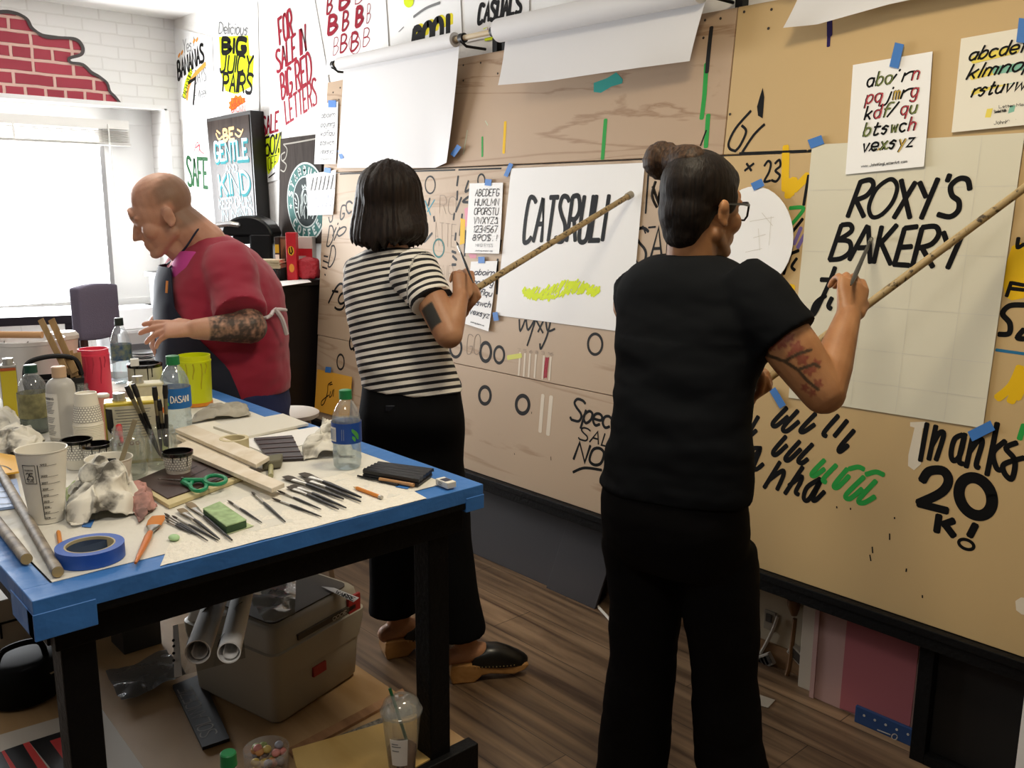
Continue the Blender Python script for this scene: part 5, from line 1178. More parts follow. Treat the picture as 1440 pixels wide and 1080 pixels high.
# ------------------------------------------------------------------ along the foot of the right wall
pnl = M('panel_grey', '302c2e', .6)
def leanpanel(label, ya, yb, top_shift, h, th=.012, x=2.50):
    mb = MB(); mb.prism([V(x, ya, 0), V(x, yb, 0), V(x+.10, yb+top_shift, h), V(x+.10, ya+top_shift, h)], (th, 0, 0))
    return tag(mb.build('leaning_panel', pnl, bevel=.002), label, 'panel', 'dark panels leaning under the ledge')
leanpanel('wide dark grey panel leaning under the ledge behind the striped-top woman', 2.42, 4.2, .03, .36)
leanpanel('narrow dark grey panel tilted under the ledge, left of the woman in glasses', 2.245, 2.52, -.05, .355, x=2.484)
WR = Plane((2.63, 0, 0), (0, -1, 0), (0, 0, 1), (-1, 0, 0))
pk = thing('pink_panel', 'pink framed panel leaning under the ledge at the right', 'panel', (2.53, 1.15, 0))
pkm = M('panel_pink', 'a25c62', .6); pkl = M('panel_pale_pink', 'b08f8a', .6)
PP_ = Plane((2.535, 0, 0), (0, -1, 0), (0, 0, 1), (-1, 0, 0))
MB().box((2.535, .97, 0), (2.55, 1.335, .36)).build('border_panel', pkl, pk, bevel=.001)
pc = [PP_.px(1192,871), PP_.px(1293,908), PP_.px(1279,1030), PP_.px(1180,1010)]
MB().prism([V(2.5348, p.y, max(p.z, .004)) for p in pc], (-.003, 0, 0)).build('inner_panel', pkm, pk)
MB().box((2.528, 1.325, 0), (2.552, 1.34, .36)).build('side_strip', M('panel_pale_pink'), pk)
pst = PP_.px(1155, 900)
tag(MB().box((2.56, 1.345, 0), (2.60, 1.40, .36)).build('wall_post', M('post_white', 'b9b0a0', .6), bevel=.002), 'pale upright strip left of the pink panel', 'post')
L0, L1 = FLOOR.px(1208, 1020), FLOOR.px(1278, 1050)
lv = thing('level', 'dark blue level with small silver marks at the foot of the pink panel', 'level', (2.49, 1.05, 0))
y0_, y1_ = PP_.px(1208, 1018).y, .975
MB().box((2.50, y1_, 0), (2.512, y0_, .055)).build('level_body', M('level_blue', '23406e', .45), lv, bevel=.002)
for k in range(5):
    yy = y0_-.03-k*.034; MB().cyl((2.4998, yy, .035), (2.4985, yy, .035), .004, n=8).build('mark', M('paint_silver'), lv)
PLV = Plane((2.4998, 0, 0), (0, -1, 0), (0, 0, 1), (-1, 0, 0))
mb = MB(); stroke(mb, PLV, [(1258+4*math.cos(t), 1036+4*math.sin(t)) for t in [k for k in range(7)]], .003, .0006); stroke(mb, PLV, [(1234,1026),(1252,1033)], .004, .0006, sm=False); mb.build('print', M('paint_silver'), lv)
def cable(label, pts, r, mat, name='cable', plane=WR, off=.01):
    P = smooth_path([p if isinstance(p, Vector) else plane.px(*p, off) for p in pts], 6); mb = MB(); mb.tube(P, r, 8)
    return tag(mb.build(name, mat), label, 'cable')
wcb = M('cable_white', 'b5aea2', .5); bcb = M('cable_brown', '6b4a28', .5)
cable('white cable running from the outlet to the floor behind the woman in glasses', [(1094,866),(1085,890),(1070,918),(1058,935)], .006, wcb)
o = thing('extension_cord', 'brown extension cord with a flared plug hanging from the wall', 'cord', WR.px(1110, 960))
mb = MB(); mb.tube(smooth_path([WR.px(1118,870,.02), WR.px(1114,905,.02), WR.px(1108,945,.03), WR.px(1095,960,.04), WR.px(1058,955,.06)], 6), .008); mb.build('cord', bcb, o)
mb = MB(); p = WR.px(1116,843,.02); q = WR.px(1117,872,.02); mb.lathe([(.0,0),(.02,0),(.022,.02),(.010,.055),(.0,.056)], p, (q-p), n=14); mb.build('plug', bcb, o)
def power_strip(label, a, b, w):
    A, B_ = WR.px(*a, .012), WR.px(*b, .012); d = (B_-A).normalized(); n = WR.n; s = d.cross(n).normalized()
    t = thing('power_strip', label, 'power strip', A.lerp(B_, .5)); mb = MB(); mb.obox(A.lerp(B_, .5), d*((B_-A).length/2), s*w, n*.012); mb.build('strip_body', M('strip_plastic', 'a8a196', .4), t, bevel=.003)
    for k in range(4):
        c = A.lerp(B_, .17+k*.22)+n*.0125
        mb = MB(); mb.obox(c, d*.012, s*.014, n*.0008); mb.build('socket', M('socket_dark', '3a3632', .5), t)
power_strip('pale power strip slanting on the wall left of the pink panel', (1112,910), (1146,946), .020)
power_strip('pale power strip lying at the wall foot behind the legs of the woman in glasses', (1066,932), (1086,925), .022)
pw_ = WR.px(1082, 872); mb = MB(); mb.box(pw_+V(-.004,-.025,-.035), pw_+V(.004,.02,.035)); oo = mb.build('wall_outlet', M('outlet_beige', '8a8172', .5), bevel=.002); tag(oo, 'beige wall outlet under the ledge', 'outlet')
MB().obox(pw_+V(-.006,0,.01), V(.003,0,0), V(0,.010,0), V(0,0,.014)).build('socket', M('socket_dark'), oo)
cable('white cable on the floor left of the woman in glasses', [FLOOR.px(840,852,.006), FLOOR.px(852,865,.006), FLOOR.px(868,882,.006), FLOOR.px(900,905,.006)], .006, M('cable_bright', 'cfc9c0', .5), plane=FLOOR)
tag(MB().prism([FLOOR.px(1060,975,.001), FLOOR.px(1090,985,.001), FLOOR.px(1080,996,.001), FLOOR.px(1058,990,.001)], (0,0,.002)).build('paper_scrap', M('scrap_grey', 'a39a8c', .7)), 'grey paper scrap on the floor by the power strips', 'paper')
# ================================================================== PEOPLE
def capsule(mb, p0, p1, r0, r1=None, n=14):
    p0, p1 = Vector(p0), Vector(p1); r1 = r0 if r1 is None else r1
    x, y, d = frame(p1-p0); R = []
    for k in range(5):
        a = math.pi/2*(1-k/4); R.append((p0-d*r0*math.sin(a), max(r0*math.cos(a), 1e-4)))
    for k in range(5):
        a = math.pi/2*k/4; R.append((p1+d*r1*math.sin(a), max(r1*math.cos(a), 1e-4)))
    return mb.rings([[p+x*(r*math.cos(2*math.pi*k/n))+y*(r*math.sin(2*math.pi*k/n)) for k in range(n)] for p, r in R])
def limb(mb, pts, n=18):
    """chain of (point, radius): smooth tapered limb with round ends"""
    for (a, ra), (b, rb) in zip(pts, pts[1:]): capsule(mb, a, b, ra, rb, n)
def loft(mb, R, n=28, sub=4):
    """R: list of (centre, half-axis x vector, half-axis y vector); closed with flat ends"""
    C_ = smooth_path([r[0] for r in R], sub); A = smooth_path([r[1] for r in R], sub); B_ = smooth_path([r[2] for r in R], sub)
    mb.rings([[c+a*math.cos(2*math.pi*k/n)+b*math.sin(2*math.pi*k/n) for k in range(n)] for c, a, b in zip(C_, A, B_)])
def remesh(mb, voxel, it=3):
    me = bpy.data.meshes.new('tmp'); me.from_pydata(mb.v, [], mb.f)
    bm = bmesh.new(); bm.from_mesh(me); bmesh.ops.recalc_face_normals(bm, faces=bm.faces); bm.to_mesh(me); bm.free()
    ob = bpy.data.objects.new('tmp', me); COL.objects.link(ob)
    m = ob.modifiers.new('r', 'REMESH'); m.mode = 'VOXEL'; m.voxel_size = voxel; m.adaptivity = 0
    dg = bpy.context.evaluated_depsgraph_get(); ev = ob.evaluated_get(dg)
    out = bpy.data.meshes.new_from_object(ev)
    bpy.data.objects.remove(ob); bpy.data.meshes.remove(me)
    n = len(out.vertices); co = np.empty(n*3); out.vertices.foreach_get('co', co); co = co.reshape(-1, 3)
    ed = np.empty(len(out.edges)*2, dtype=np.int64); out.edges.foreach_get('vertices', ed); ed = ed.reshape(-1, 2)
    deg = np.bincount(ed.ravel(), minlength=n).astype(float)[:, None]
    for _ in range(it):
        s = np.zeros_like(co); 
        for i in range(3):
            s[:, i] = np.bincount(ed[:, 0], co[ed[:, 1], i], n)+np.bincount(ed[:, 1], co[ed[:, 0], i], n)
        co = .45*co+.55*s/np.maximum(deg, 1)
    out.vertices.foreach_set('co', co.ravel()); out.update()
    return out
def coords(me):
    co = np.empty(len(me.vertices)*3); me.vertices.foreach_get('co', co); return co.reshape(-1, 3)
def wrinkle(me, fn):
    co = coords(me); no = np.empty(len(me.vertices)*3); me.vertices.foreach_get('normal', no); no = no.reshape(-1, 3)
    a = np.array([fn(Vector(p)) for p in co])
    co = co+no*a[:, None]; me.vertices.foreach_set('co', co.ravel()); me.update()
def finish(me, name, mats, parent, matfn=None, sharp=0):
    o = Vector(parent['_w']); co = coords(me)
    if matfn is not None:
        nf = len(me.polygons); c = np.empty(nf*3); me.polygons.foreach_get('center', c); c = c.reshape(-1, 3)
        me.materials.clear()
        for m in mats: me.materials.append(m)
        me.polygons.foreach_set('material_index', np.array(matfn(c), dtype=np.int32))
    else:
        me.materials.clear(); me.materials.append(mats if not isinstance(mats, list) else mats[0])
    me.vertices.foreach_set('co', (co-np.array(o)).ravel())
    me.polygons.foreach_set('use_smooth', np.ones(len(me.polygons), dtype=bool)); me.update(); me.name = name
    ob = bpy.data.objects.new(name, me); COL.objects.link(ob); ob.parent = parent; ob['_w'] = tuple(o); return ob
def inked(me, name, base_mat, cols, parent):
    """skin with drawn-on ink or stubble: per-vertex colour and weight, mixed over the skin colour"""
    at_ = me.attributes.new('ink', 'FLOAT_COLOR', 'POINT'); at_.data.foreach_set('color', cols.astype(np.float32).ravel())
    m = base_mat.copy(); m.name = name; nt = m.node_tree; b = nt.nodes['Principled BSDF']; src = b.inputs['Base Color'].links[0].from_socket
    a = nt.nodes.new('ShaderNodeAttribute'); a.attribute_name = 'ink'; mx = nt.nodes.new('ShaderNodeMix'); mx.data_type = 'RGBA'
    nt.links.new(a.outputs['Alpha'], mx.inputs['Factor']); nt.links.new(src, mx.inputs[6]); nt.links.new(a.outputs['Color'], mx.inputs[7]); nt.links.new(mx.outputs[2], b.inputs['Base Color'])
    return finish(me, 'body', m, parent)
def sstep(a, b, x): t = np.clip((x-a)/(b-a), 0, 1); return t*t*(3-2*t)
def seg_dist(P, a, b):
    a, b = np.array(a), np.array(b); d = b-a; t = np.clip(((P-a)@d)/(d@d), 0, 1); q = a+t[:, None]*d
    return np.linalg.norm(P-q, axis=1), t
def skin(name, col, col2):
    m = M(name, col, .48, noise_=(14, .1), col2=col2, bump=(220, .06))
    b = m.node_tree.nodes['Principled BSDF']; b.inputs['Subsurface Weight'].default_value = .12; b.inputs['Subsurface Radius'].default_value = (.012, .005, .003)
    b.inputs['Subsurface Scale'].default_value = .5
    return m
def hand(mb, wrist, d, palm, thumb_side, curl, spread=0., s=1., thumb=(.55, .5, .5), lens=(.070, .078, .073, .058)):
    """wrist point, finger direction d, palm normal (out of the palm), thumb_side +1/-1; curl per finger [(a,b,c) radians]"""
    w = Vector(wrist); d = Vector(d).normalized(); p = Vector(palm); p = (p-d*p.dot(d)).normalized(); t = d.cross(p)*thumb_side
    loft(mb, [(w-d*.01*s, t*.027*s, p*.019*s), (w+d*.02*s, t*.031*s, p*.019*s), (w+d*.055*s, t*.040*s, p*.016*s), (w+d*.085*s, t*.041*s, p*.013*s)], 20, 3)
    for i in range(4):
        off = (.030-.020*i)*s; base = w+d*(.085-(.004 if i in (0, 2) else 0)-(.010 if i == 3 else 0))*s+t*off
        dd = (d+t*spread*(1.2-.8*i)).normalized(); L = lens[i]*s; r = (.0098, .0100, .0095, .0085)[i]*s
        q = base-dd*.012*s; ang = 0; pts = [q, base]
        for j, fr in enumerate((.46, .30, .24)):
            ang += curl[i][j]; v = dd*math.cos(ang)+p*math.sin(ang); pts.append(pts[-1]+v*L*fr)
        rr_ = [r*1.05, r*1.05, r, r*.92, r*.8]
        for a, b, ra, rb in zip(pts, pts[1:], rr_, rr_[1:]): capsule(mb, a, b, ra, rb, 10)
    b0 = w+d*.018*s+t*.024*s; v = (d*math.cos(thumb[0])+t*math.sin(thumb[0])+p*.25).normalized()
    b1 = b0+v*.042*s; v2 = (v+d*.4*thumb[1]+p*thumb[1]-t*.4*thumb[1]).normalized(); b2 = b1+v2*.032*s; v3 = (v2+p*thumb[2]*.5-t*.3*thumb[2]).normalized(); b3 = b2+v3*.024*s
    for a, b, ra, rb in ((b0, b1, .015*s, .0125*s), (b1, b2, .0122*s, .011*s), (b2, b3, .011*s, .009*s)): capsule(mb, a, b, ra, rb, 10)
def head(mb, R, o, s=1., chin=1., fat=1.):
    """face and skull in the head frame: x right, y forward, z up; o is between the ears"""
    f = lambda x, y, z: Vector(o)+R@(Vector((x, y, z))*s)
    E = lambda c, r: mb.ell(f(*c), tuple(k*s for k in r), R, 22, 14)
    E((0, -.012, .048), (.073*fat, .096, .084)); E((0, .02, .02), (.068*fat, .078, .075)); E((0, .036, -.035), (.058*fat, .058, .080))
    E((0, .082, -.092), (.024, .020, .019)); E((0, .080, -.060), (.034, .022, .030)); E((0, .030, -.075), (.045, .045, .030)); 
    for k in (-1, 1):
        capsule(mb, f(.050*k*fat, .002, -.055), f(.018*k, .074, -.094), .020*s, .017*s); E((.040*k*fat, .058, -.024), (.026, .030, .030))
        E((.011*k, .103, -.031), (.009, .011, .008)); E((.030*k, .080, .027), (.024, .013, .009)); E((.031*k, .076, .008), (.015, .011, .011))
        E((.075*k*fat, -.008, -.006), (.008, .019, .031)); E((.081*k*fat, -.013, .008), (.006, .015, .017)); E((.078*k*fat, -.004, -.030), (.006, .010, .010))
    capsule(mb, f(0, .086, .020), f(0, .110, -.022), .0095*s, .0125*s); E((0, .115, -.027), (.0115, .0105, .0095))
    capsule(mb, f(-.018, .094, -.055), f(.018, .094, -.055), .0075*s); capsule(mb, f(-.015, .093, -.067), f(.015, .093, -.067), .0082*s); E((0, .090, .040), (.040, .012, .025))
def eyes(parent, R, o, s, iris):
    for k in (-1, 1):
        c = Vector(o)+R@(Vector((.031*k, .0800, .007))*s); mb = MB(); mb.ell(c, .0115*s, None, 16, 10)
        e = mb.build('eye', M('eye_white', 'd8cfc6', .25), parent); mb = MB(); mb.ell(c+R@Vector((0, .0078*s, -.002)), .0058*s, None, 12, 8); mb.build('iris', iris, e)
def RM(f, up=(0, 0, 1)):
    f = Vector(f).normalized(); r = f.cross(Vector(up)).normalized(); u = r.cross(f); return Matrix((r, f, u)).transposed()
def vec(*a): return Vector(a)
def fold(p, f1, a, d=(1, 1, 3)):
    return a*noise.noise(Vector((p.x*f1*d[0], p.y*f1*d[1], p.z*f1*d[2])))
# ------------------------------------------------------------------ woman in the striped top
fwA = vec(.97, .24, 0).normalized(); rtA = vec(fwA.y, -fwA.x, 0)
A = thing('person', 'woman with a dark bob, striped T-shirt and black trousers painting with a mahl stick', 'person', (1.72, 2.33, 0))
skA = skin('skin_tan', 'b98a68', 'a87654')
def ringsA(L, f=fwA, r=rtA, d=2.84): return [(at(x, y, dd if len(q) else d), r*a, f*b) for x, y, a, b, *q in L for dd in [q[0] if q else d]]
mb = MB()
hA = at(549, 292, 2.82); RA = RM((fwA+vec(0, .1, -.12)))
head(mb, RA, hA+RA@vec(0, .012, 0))
limb(mb, [(hA+vec(0, 0, -.05)-fwA*.02, .052), (at(551, 358, 2.84), .056)])
loft(mb, ringsA([(551,352,.05,.05),(549,372,.13,.07),(550,400,.155,.09),(556,450,.145,.095),(566,500,.135,.095),(576,550,.155,.115),(578,620,.165,.12,2.9)]))
sR, eR, wR = at(588, 382, 2.68), at(631, 470, 2.60), at(647, 418, 2.66)
sL, eL, wL = at(507, 392, 2.98), at(600, 470, 2.97), at(648, 436, 2.76)
limb(mb, [(sR, .046), (sR.lerp(eR, .55), .047), (eR, .042)]); limb(mb, [(eR, .041), (eR.lerp(wR, .35), .037), (wR, .026)])
limb(mb, [(sL, .052), (eL, .042)]); limb(mb, [(eL, .042), (wL, .028)])
g_ = (1.2, 1.3, .8)
dR = (at(656, 372, 2.70)-wR).normalized()
hand(mb, wR, dR, (CF*.75+CR*-.35).normalized(), -1, [(.5, 1.1, .7), (.7, 1.2, .8), (.9, 1.3, .8), (1.05, 1.3, .8)], s=.90, thumb=(.35, .8, .7))
dL = (at(676, 405, 2.74)-wL).normalized()
hand(mb, wL, dL, (CF*-.4+UP*.9), 1, [g_]*4, s=.9, thumb=(.4, .8, .6))
ankR, ankL = vec(1.775, 2.175, .10), vec(1.705, 2.47, .10)
hipR, hipL = at(603, 640, 2.86), at(560, 640, 3.0)
for h_, a_ in ((hipR, ankR), (hipL, ankL)): limb(mb, [(h_, .085), (h_.lerp(a_, .5), .058), (h_.lerp(a_, .65), .056), (a_, .036)])
def foot(mb, ank, d, z0, L=.20):
    d = Vector((d[0], d[1], 0)).normalized(); h = ank-d*.045; capsule(mb, drop(h, z0+.035), drop(h+d*.06, z0+.05), .032, .036); capsule(mb, drop(h+d*.06, z0+.052), drop(h+d*L, z0+.022), .036, .022); capsule(mb, ank+vec(0, 0, .05), drop(h+d*.03, z0+.04), .034, .033)
fdR, fdL = vec(.86, -.5, 0).normalized(), vec(.90, -.3, 0).normalized()
foot(mb, ankR, fdR, .045); foot(mb, ankL, fdL, .045)
meA = remesh(mb, .0042, 3)
tat = at(605, 457, 2.55)
c = coords(meA); ax = (eR-sR).normalized(); q = c-np.array(sR.lerp(eR, .74)); l_ = q@np.array(ax); s_ = np.array(ax.cross(CF).normalized()); w_ = q@s_
ink = np.zeros((len(c), 4)); ink[:, :3] = lin('34332e')
wsg = 1 if s_@np.array(CR) < 0 else -1
ink[:, 3] = (1-sstep(.033, .038, np.abs(l_)))*(1-sstep(.018, .022, np.abs(w_-wsg*.020)))*sstep(-.005, .01, -(q@np.array(CF)))
inked(meA, 'skin_tan_inked', skA, ink, A)
eyes(A, RA, hA+RA@vec(0, .012, 0), 1, M('iris_brown', '3a2418', .2))
# hair: bob
mb = MB()
mb.ell(hA+vec(0,0,.045), (.098, .108, .102), RA, 28, 18); loft(mb, [(at(546, 232, 2.83), rtA*.030, fwA*.030), (at(546, 238, 2.83), rtA*.070, fwA*.072), (at(546, 252, 2.83), rtA*.092, fwA*.096), (at(547, 272, 2.83), rtA*.104, fwA*.106), (at(547, 298, 2.83), rtA*.114, fwA*.112), (at(547, 322, 2.83), rtA*.124, fwA*.116), (at(547, 338, 2.83), rtA*.128, fwA*.116), (at(547, 345, 2.83), rtA*.120, fwA*.108)], 40, 5)
cutc = hA+fwA*.115
hm = remesh(mb, .006, 14)
co = coords(hm)
for i, p in enumerate(co):                      # open the front so that the face shows from the wall side
    q = Vector(p)-hA; fwd = q.dot(fwA); sd = q.dot(rtA)
    if fwd > .075 and q.z < .05: co[i] = np.array(Vector(p)-fwA*(fwd-.075)*.9)
zlow = at(547, 330, 2.83).z; zmid = at(547, 300, 2.83).z
for i, p in enumerate(co):
    if p[2] < zmid: q = Vector(p)-hA; co[i][2] += .030*(q.dot(rtA)/.125)**2*min(1, (zmid-p[2])/.06)
for i, p in enumerate(co):
    if p[2] < zlow:
        q = Vector(p)-hA; a = math.atan2(q.dot(rtA), q.dot(fwA)); co[i][2] += (zlow-p[2])*(.9*noise.noise(Vector((a*7, 2, 0)))+.7*noise.noise(Vector((a*19, 5, 0))))
hm.vertices.foreach_set('co', co.ravel()); hm.update()
def hairfold(p):
    q = p-hA; a = math.atan2(q.dot(rtA), q.dot(fwA)); return .007*noise.noise(Vector((a*9, q.z*3, 1)))+.0025*noise.noise(Vector((a*26, q.z*5, 4)))
wrinkle(hm, hairfold)
def hair_mat(name, c1, c2):
    m = M(name, c1, .55, bump=(300, .3), spec=.25); nt = m.node_tree; b = nt.nodes['Principled BSDF']
    tc = nt.nodes.new('ShaderNodeTexCoord'); mp = nt.nodes.new('ShaderNodeMapping'); mp.inputs['Scale'].default_value = (160, 160, 9)
    n = nt.nodes.new('ShaderNodeTexNoise'); n.inputs['Scale'].default_value = 1; n.inputs['Detail'].default_value = 3
    r = nt.nodes.new('ShaderNodeValToRGB'); r.color_ramp.elements[0].position = .3; r.color_ramp.elements[1].position = .7; r.color_ramp.elements[0].color = (*lin(c2), 1); r.color_ramp.elements[1].color = (*lin(c1), 1)
    nt.links.new(tc.outputs['Object'], mp.inputs[0]); nt.links.new(mp.outputs[0], n.inputs['Vector']); nt.links.new(n.outputs['Fac'], r.inputs[0]); nt.links.new(r.outputs[0], b.inputs['Base Color'])
    bp = nt.nodes.new('ShaderNodeBump'); bp.inputs['Strength'].default_value = .5; bp.inputs['Distance'].default_value = .004; nt.links.new(n.outputs['Fac'], bp.inputs['Height']); nt.links.new(bp.outputs[0], b.inputs['Normal'])
    return m
finish(hm, 'hair', hair_mat('hair_dark_brown', '2c211b', '140e0b'), A)
# striped T-shirt
mb = MB()
loft(mb, ringsA([(552,349,.068,.066),(550,358,.115,.080),(548,372,.165,.095),(549,392,.178,.108),(551,415,.178,.116),(556,450,.172,.118),(564,490,.168,.120),(574,525,.176,.128),(579,545,.182,.134)]), 40)
cuR, cuL = sR.lerp(eR, .50), sL.lerp(eL, .45)
def sleeve(mb, s, c, r0, r1, back=.02):
    d = (c-s).normalized(); x, y, _ = frame(d); loft(mb, [(s-d*back, x*r0*.8, y*r0*.8), (s+d*.02, x*r0, y*r0), (s.lerp(c, .6), x*(r0*.4+r1*.6), y*(r0*.4+r1*.6)), (c, x*r1, y*r1)], 28)
sleeve(mb, at(578, 376, 2.71), cuR, .078, .068); sleeve(mb, at(515, 386, 2.95), cuL, .072, .068)
sm = remesh(mb, .006, 3)
wrinkle(sm, lambda p: fold(p, 9, .008, (1, 1, 1.6))+fold(p, 24, .0025, (1, 1, 2)))
co = coords(sm)
d1, t1 = seg_dist(co, at(578, 376, 2.71), cuR+(cuR-sR)*.3); d2, t2 = seg_dist(co, at(515, 386, 2.95), cuL+(cuL-sL)*.3)
ax = np.array((at(552, 350, 2.84)-at(579, 545, 2.84)).normalized()); h_ = (co-np.array(at(579, 545, 2.84)))@ax
lat = (co-np.array(at(560, 450, 2.84)))@np.array(rtA)
val = h_-.10*np.clip(lat, -.3, .3)*0
e1 = (co-np.array(sR))@np.array((cuR-sR).normalized()); e2 = (co-np.array(sL))@np.array((cuL-sL).normalized())
zarm = at(590, 445, 2.7).z; mR = (d1 < .13) & (lat > .162) & (co[:, 2] > zarm); mL = (d2 < .13) & (lat < -.165) & (co[:, 2] > zarm)
val = np.where(mR, e1+.005, np.where(mL, e2+.005, val))
att = sm.attributes.new('stripe', 'FLOAT', 'POINT'); att.data.foreach_set('value', val.astype(np.float32))
m = bpy.data.materials.new('striped_jersey'); m.use_nodes = True; nt = m.node_tree; b = nt.nodes['Principled BSDF']; b.inputs['Roughness'].default_value = .85
an = nt.nodes.new('ShaderNodeAttribute'); an.attribute_name = 'stripe'
mu = nt.nodes.new('ShaderNodeMath'); mu.operation = 'MULTIPLY'; mu.inputs[1].default_value = 1/.0212
fr_ = nt.nodes.new('ShaderNodeMath'); fr_.operation = 'FRACT'; gt = nt.nodes.new('ShaderNodeMath'); gt.operation = 'GREATER_THAN'; gt.inputs[1].default_value = .46
mx = nt.nodes.new('ShaderNodeMix'); mx.data_type = 'RGBA'; mx.inputs[6].default_value = (*lin('17171c'), 1); mx.inputs[7].default_value = (*lin('e9e4da'), 1)
for a, c in ((an.outputs['Fac'], mu.inputs[0]), (mu.outputs[0], fr_.inputs[0]), (fr_.outputs[0], gt.inputs[0]), (gt.outputs[0], mx.inputs['Factor']), (mx.outputs[2], b.inputs['Base Color'])): nt.links.new(a, c)
lbl(finish(sm, 'tshirt', m, A), 'black and white striped T-shirt')
# trousers
mb = MB()
loft(mb, ringsA([(577,532,.172,.122),(577,552,.176,.130),(577,585,.186,.138),(576,620,.190,.142,2.9),(577,650,.188,.140,2.92),(579,672,.17,.125,2.93)]), 36)
cuffR, cuffL = vec(1.755, 2.19, .165), vec(1.69, 2.47, .165)
for h_, c_, w0 in ((hipR, cuffR, .118), (hipL, cuffL, .118)):
    top = h_+vec(0, 0, .03); k1 = top.lerp(c_, .5)
    loft(mb, [(top, rtA*w0*.8, fwA*w0), (top.lerp(c_, .25), rtA*.098, fwA*.112), (k1, rtA*.085, fwA*.098), (top.lerp(c_, .8), rtA*.083, fwA*.095), (c_, rtA*.086, fwA*.098)], 30)
pm_ = remesh(mb, .0075, 4)
wrinkle(pm_, lambda p: fold(p, 7, .007, (1, 1, .8)))
black_cloth = M('black_denim', '0a0a0c', .85, spec=.12)
finish(pm_, 'trousers', black_cloth, A)
mb = MB(); pa = at(558, 569, 2.715); mb.obox(pa-UP*.012, (CR*.034), CF*.005, UP*.010); mb.build('pocket_phone', M('phone_black', '1d1f26', .15), A, bevel=.003)
# clogs
def clog(ank, d):
    d = Vector(d).normalized(); s = vec(d.y, -d.x, 0); h = drop(ank-d*.055, 0); L = .265
    c = thing_part('clog', A)
    prof = [(0, .0), (.075, .0), (.10, .022), (.13, .026), (.17, .020), (.21, .016), (.245, .028), (.262, .045), (.255, .052), (.22, .046), (.16, .050), (.09, .062), (.03, .068), (-.004, .066), (-.008, .03)]
    mb = MB(); mid = []
    for w, kk in ((-1, 0), (1, 0)): pass
    poly = [h+d*x+vec(0, 0, z)-s*.042 for x, z in prof]; mb.prism(poly, s*.084)
    sole = mb.build('sole', wood('clog_wood', 'b3854f', '966b3a', (10, 10, 10)), c, bevel=.008)
    mb = MB()
    R = []
    for x, w, z0, z1 in ((.085, .040, .055, .10), (.12, .044, .050, .118), (.16, .046, .046, .115), (.20, .046, .046, .098), (.235, .042, .046, .078), (.258, .026, .050, .062), (.264, .01, .052, .056)):
        n = 18; cc = h+d*x; ring = []
        for k in range(n):
            a = math.pi*k/(n-1); ring.append(cc+s*w*math.cos(a)+vec(0, 0, z0+(z1-z0)*math.sin(a)**.7))
        R.append(ring)
    R[0] = [p-d*.0+d*(.055*(1-(k/(17))*(1-k/17)*4)*-.4) for k, p in enumerate(R[0])]
    mb.rings(R, caps=(True, True)); mb.build('upper', M('leather_black', '15130f', .3), c, sharp=60)
    mb = MB()
    for k in range(15):
        t = k/14; x = .075+.17*t
        for sd in (1, -1): mb.ell(h+d*x+s*(.0445+.003*math.sin(t*3)-(.012*max(0, t-.75)*4 if t > .75 else 0))*sd+vec(0, 0, .057-.010*t+.004*t*t), .0022, None, 6, 4)
    o = mb.build('stud', M('brass', 'c9b37a', .35, .9), c); o['kind'] = 'stuff'
    return c
def thing_part(name, parent):
    o = bpy.data.objects.new(name, None); COL.objects.link(o); o.parent = parent; o['_w'] = parent['_w']; return o
clog(ankR, fdR); clog(ankL, fdL)
# mahl stick and brush of the first woman
def stick(name, label, a, b, r, mat, extra=None):
    t = thing(name, label, name.replace('_', ' '), a); MB().cyl(a, b, r, r*.95, n=14).build('rod', mat, t)
    if extra: extra(t)
    return t
stw = M('bamboo_spattered', 'a8926a', .5, noise_=(75, .6), col2='3f3324', ramp=(.36, .46))
gA = wL+dL*.075+UP*.012
tipA = BOARD.px(885, 275, .03)
tA = stick('mahl_stick', 'long spattered wooden mahl stick resting on the cat poster', gA-(tipA-gA).normalized()*.05, tipA, .0105, stw, lambda t: MB().cyl(tipA-(tipA-gA).normalized()*.012, tipA+(tipA-gA).normalized()*.012, .0135, n=14).build('rubber_tip', M('tip_grey', 'a39c8c', .6), t))
def paint_brush(label, grip, tip, r=.004):
    d = (tip-grip).normalized(); t = thing('paint_brush', label, 'brush', grip)
    L = (tip-grip).length; hl = max(.035, L-.072)
    MB().lathe([(.0015, -.11), (r*.7, -.08), (r, .0), (r*.75, hl)], grip, d, n=12).build('handle', M('handle_black', '131212', .35), t)
    MB().lathe([(r*.8, hl-.001), (r*.9, hl+.006), (r*.85, L-.028)], grip, d, n=12).build('ferrule', M('ferrule', 'b7b4ac', .3, 1), t)
    MB().lathe([(r*.85, L-.028), (r*.95, L-.02), (r*.3, L), (.0003, L+.002)], grip, d, n=12).build('bristles', M('bristle_dark', '1d1a19', .6), t)
paint_brush('thin dark brush held up by the woman in the striped top', at(655, 372, 2.685), at(642, 340, 2.80))
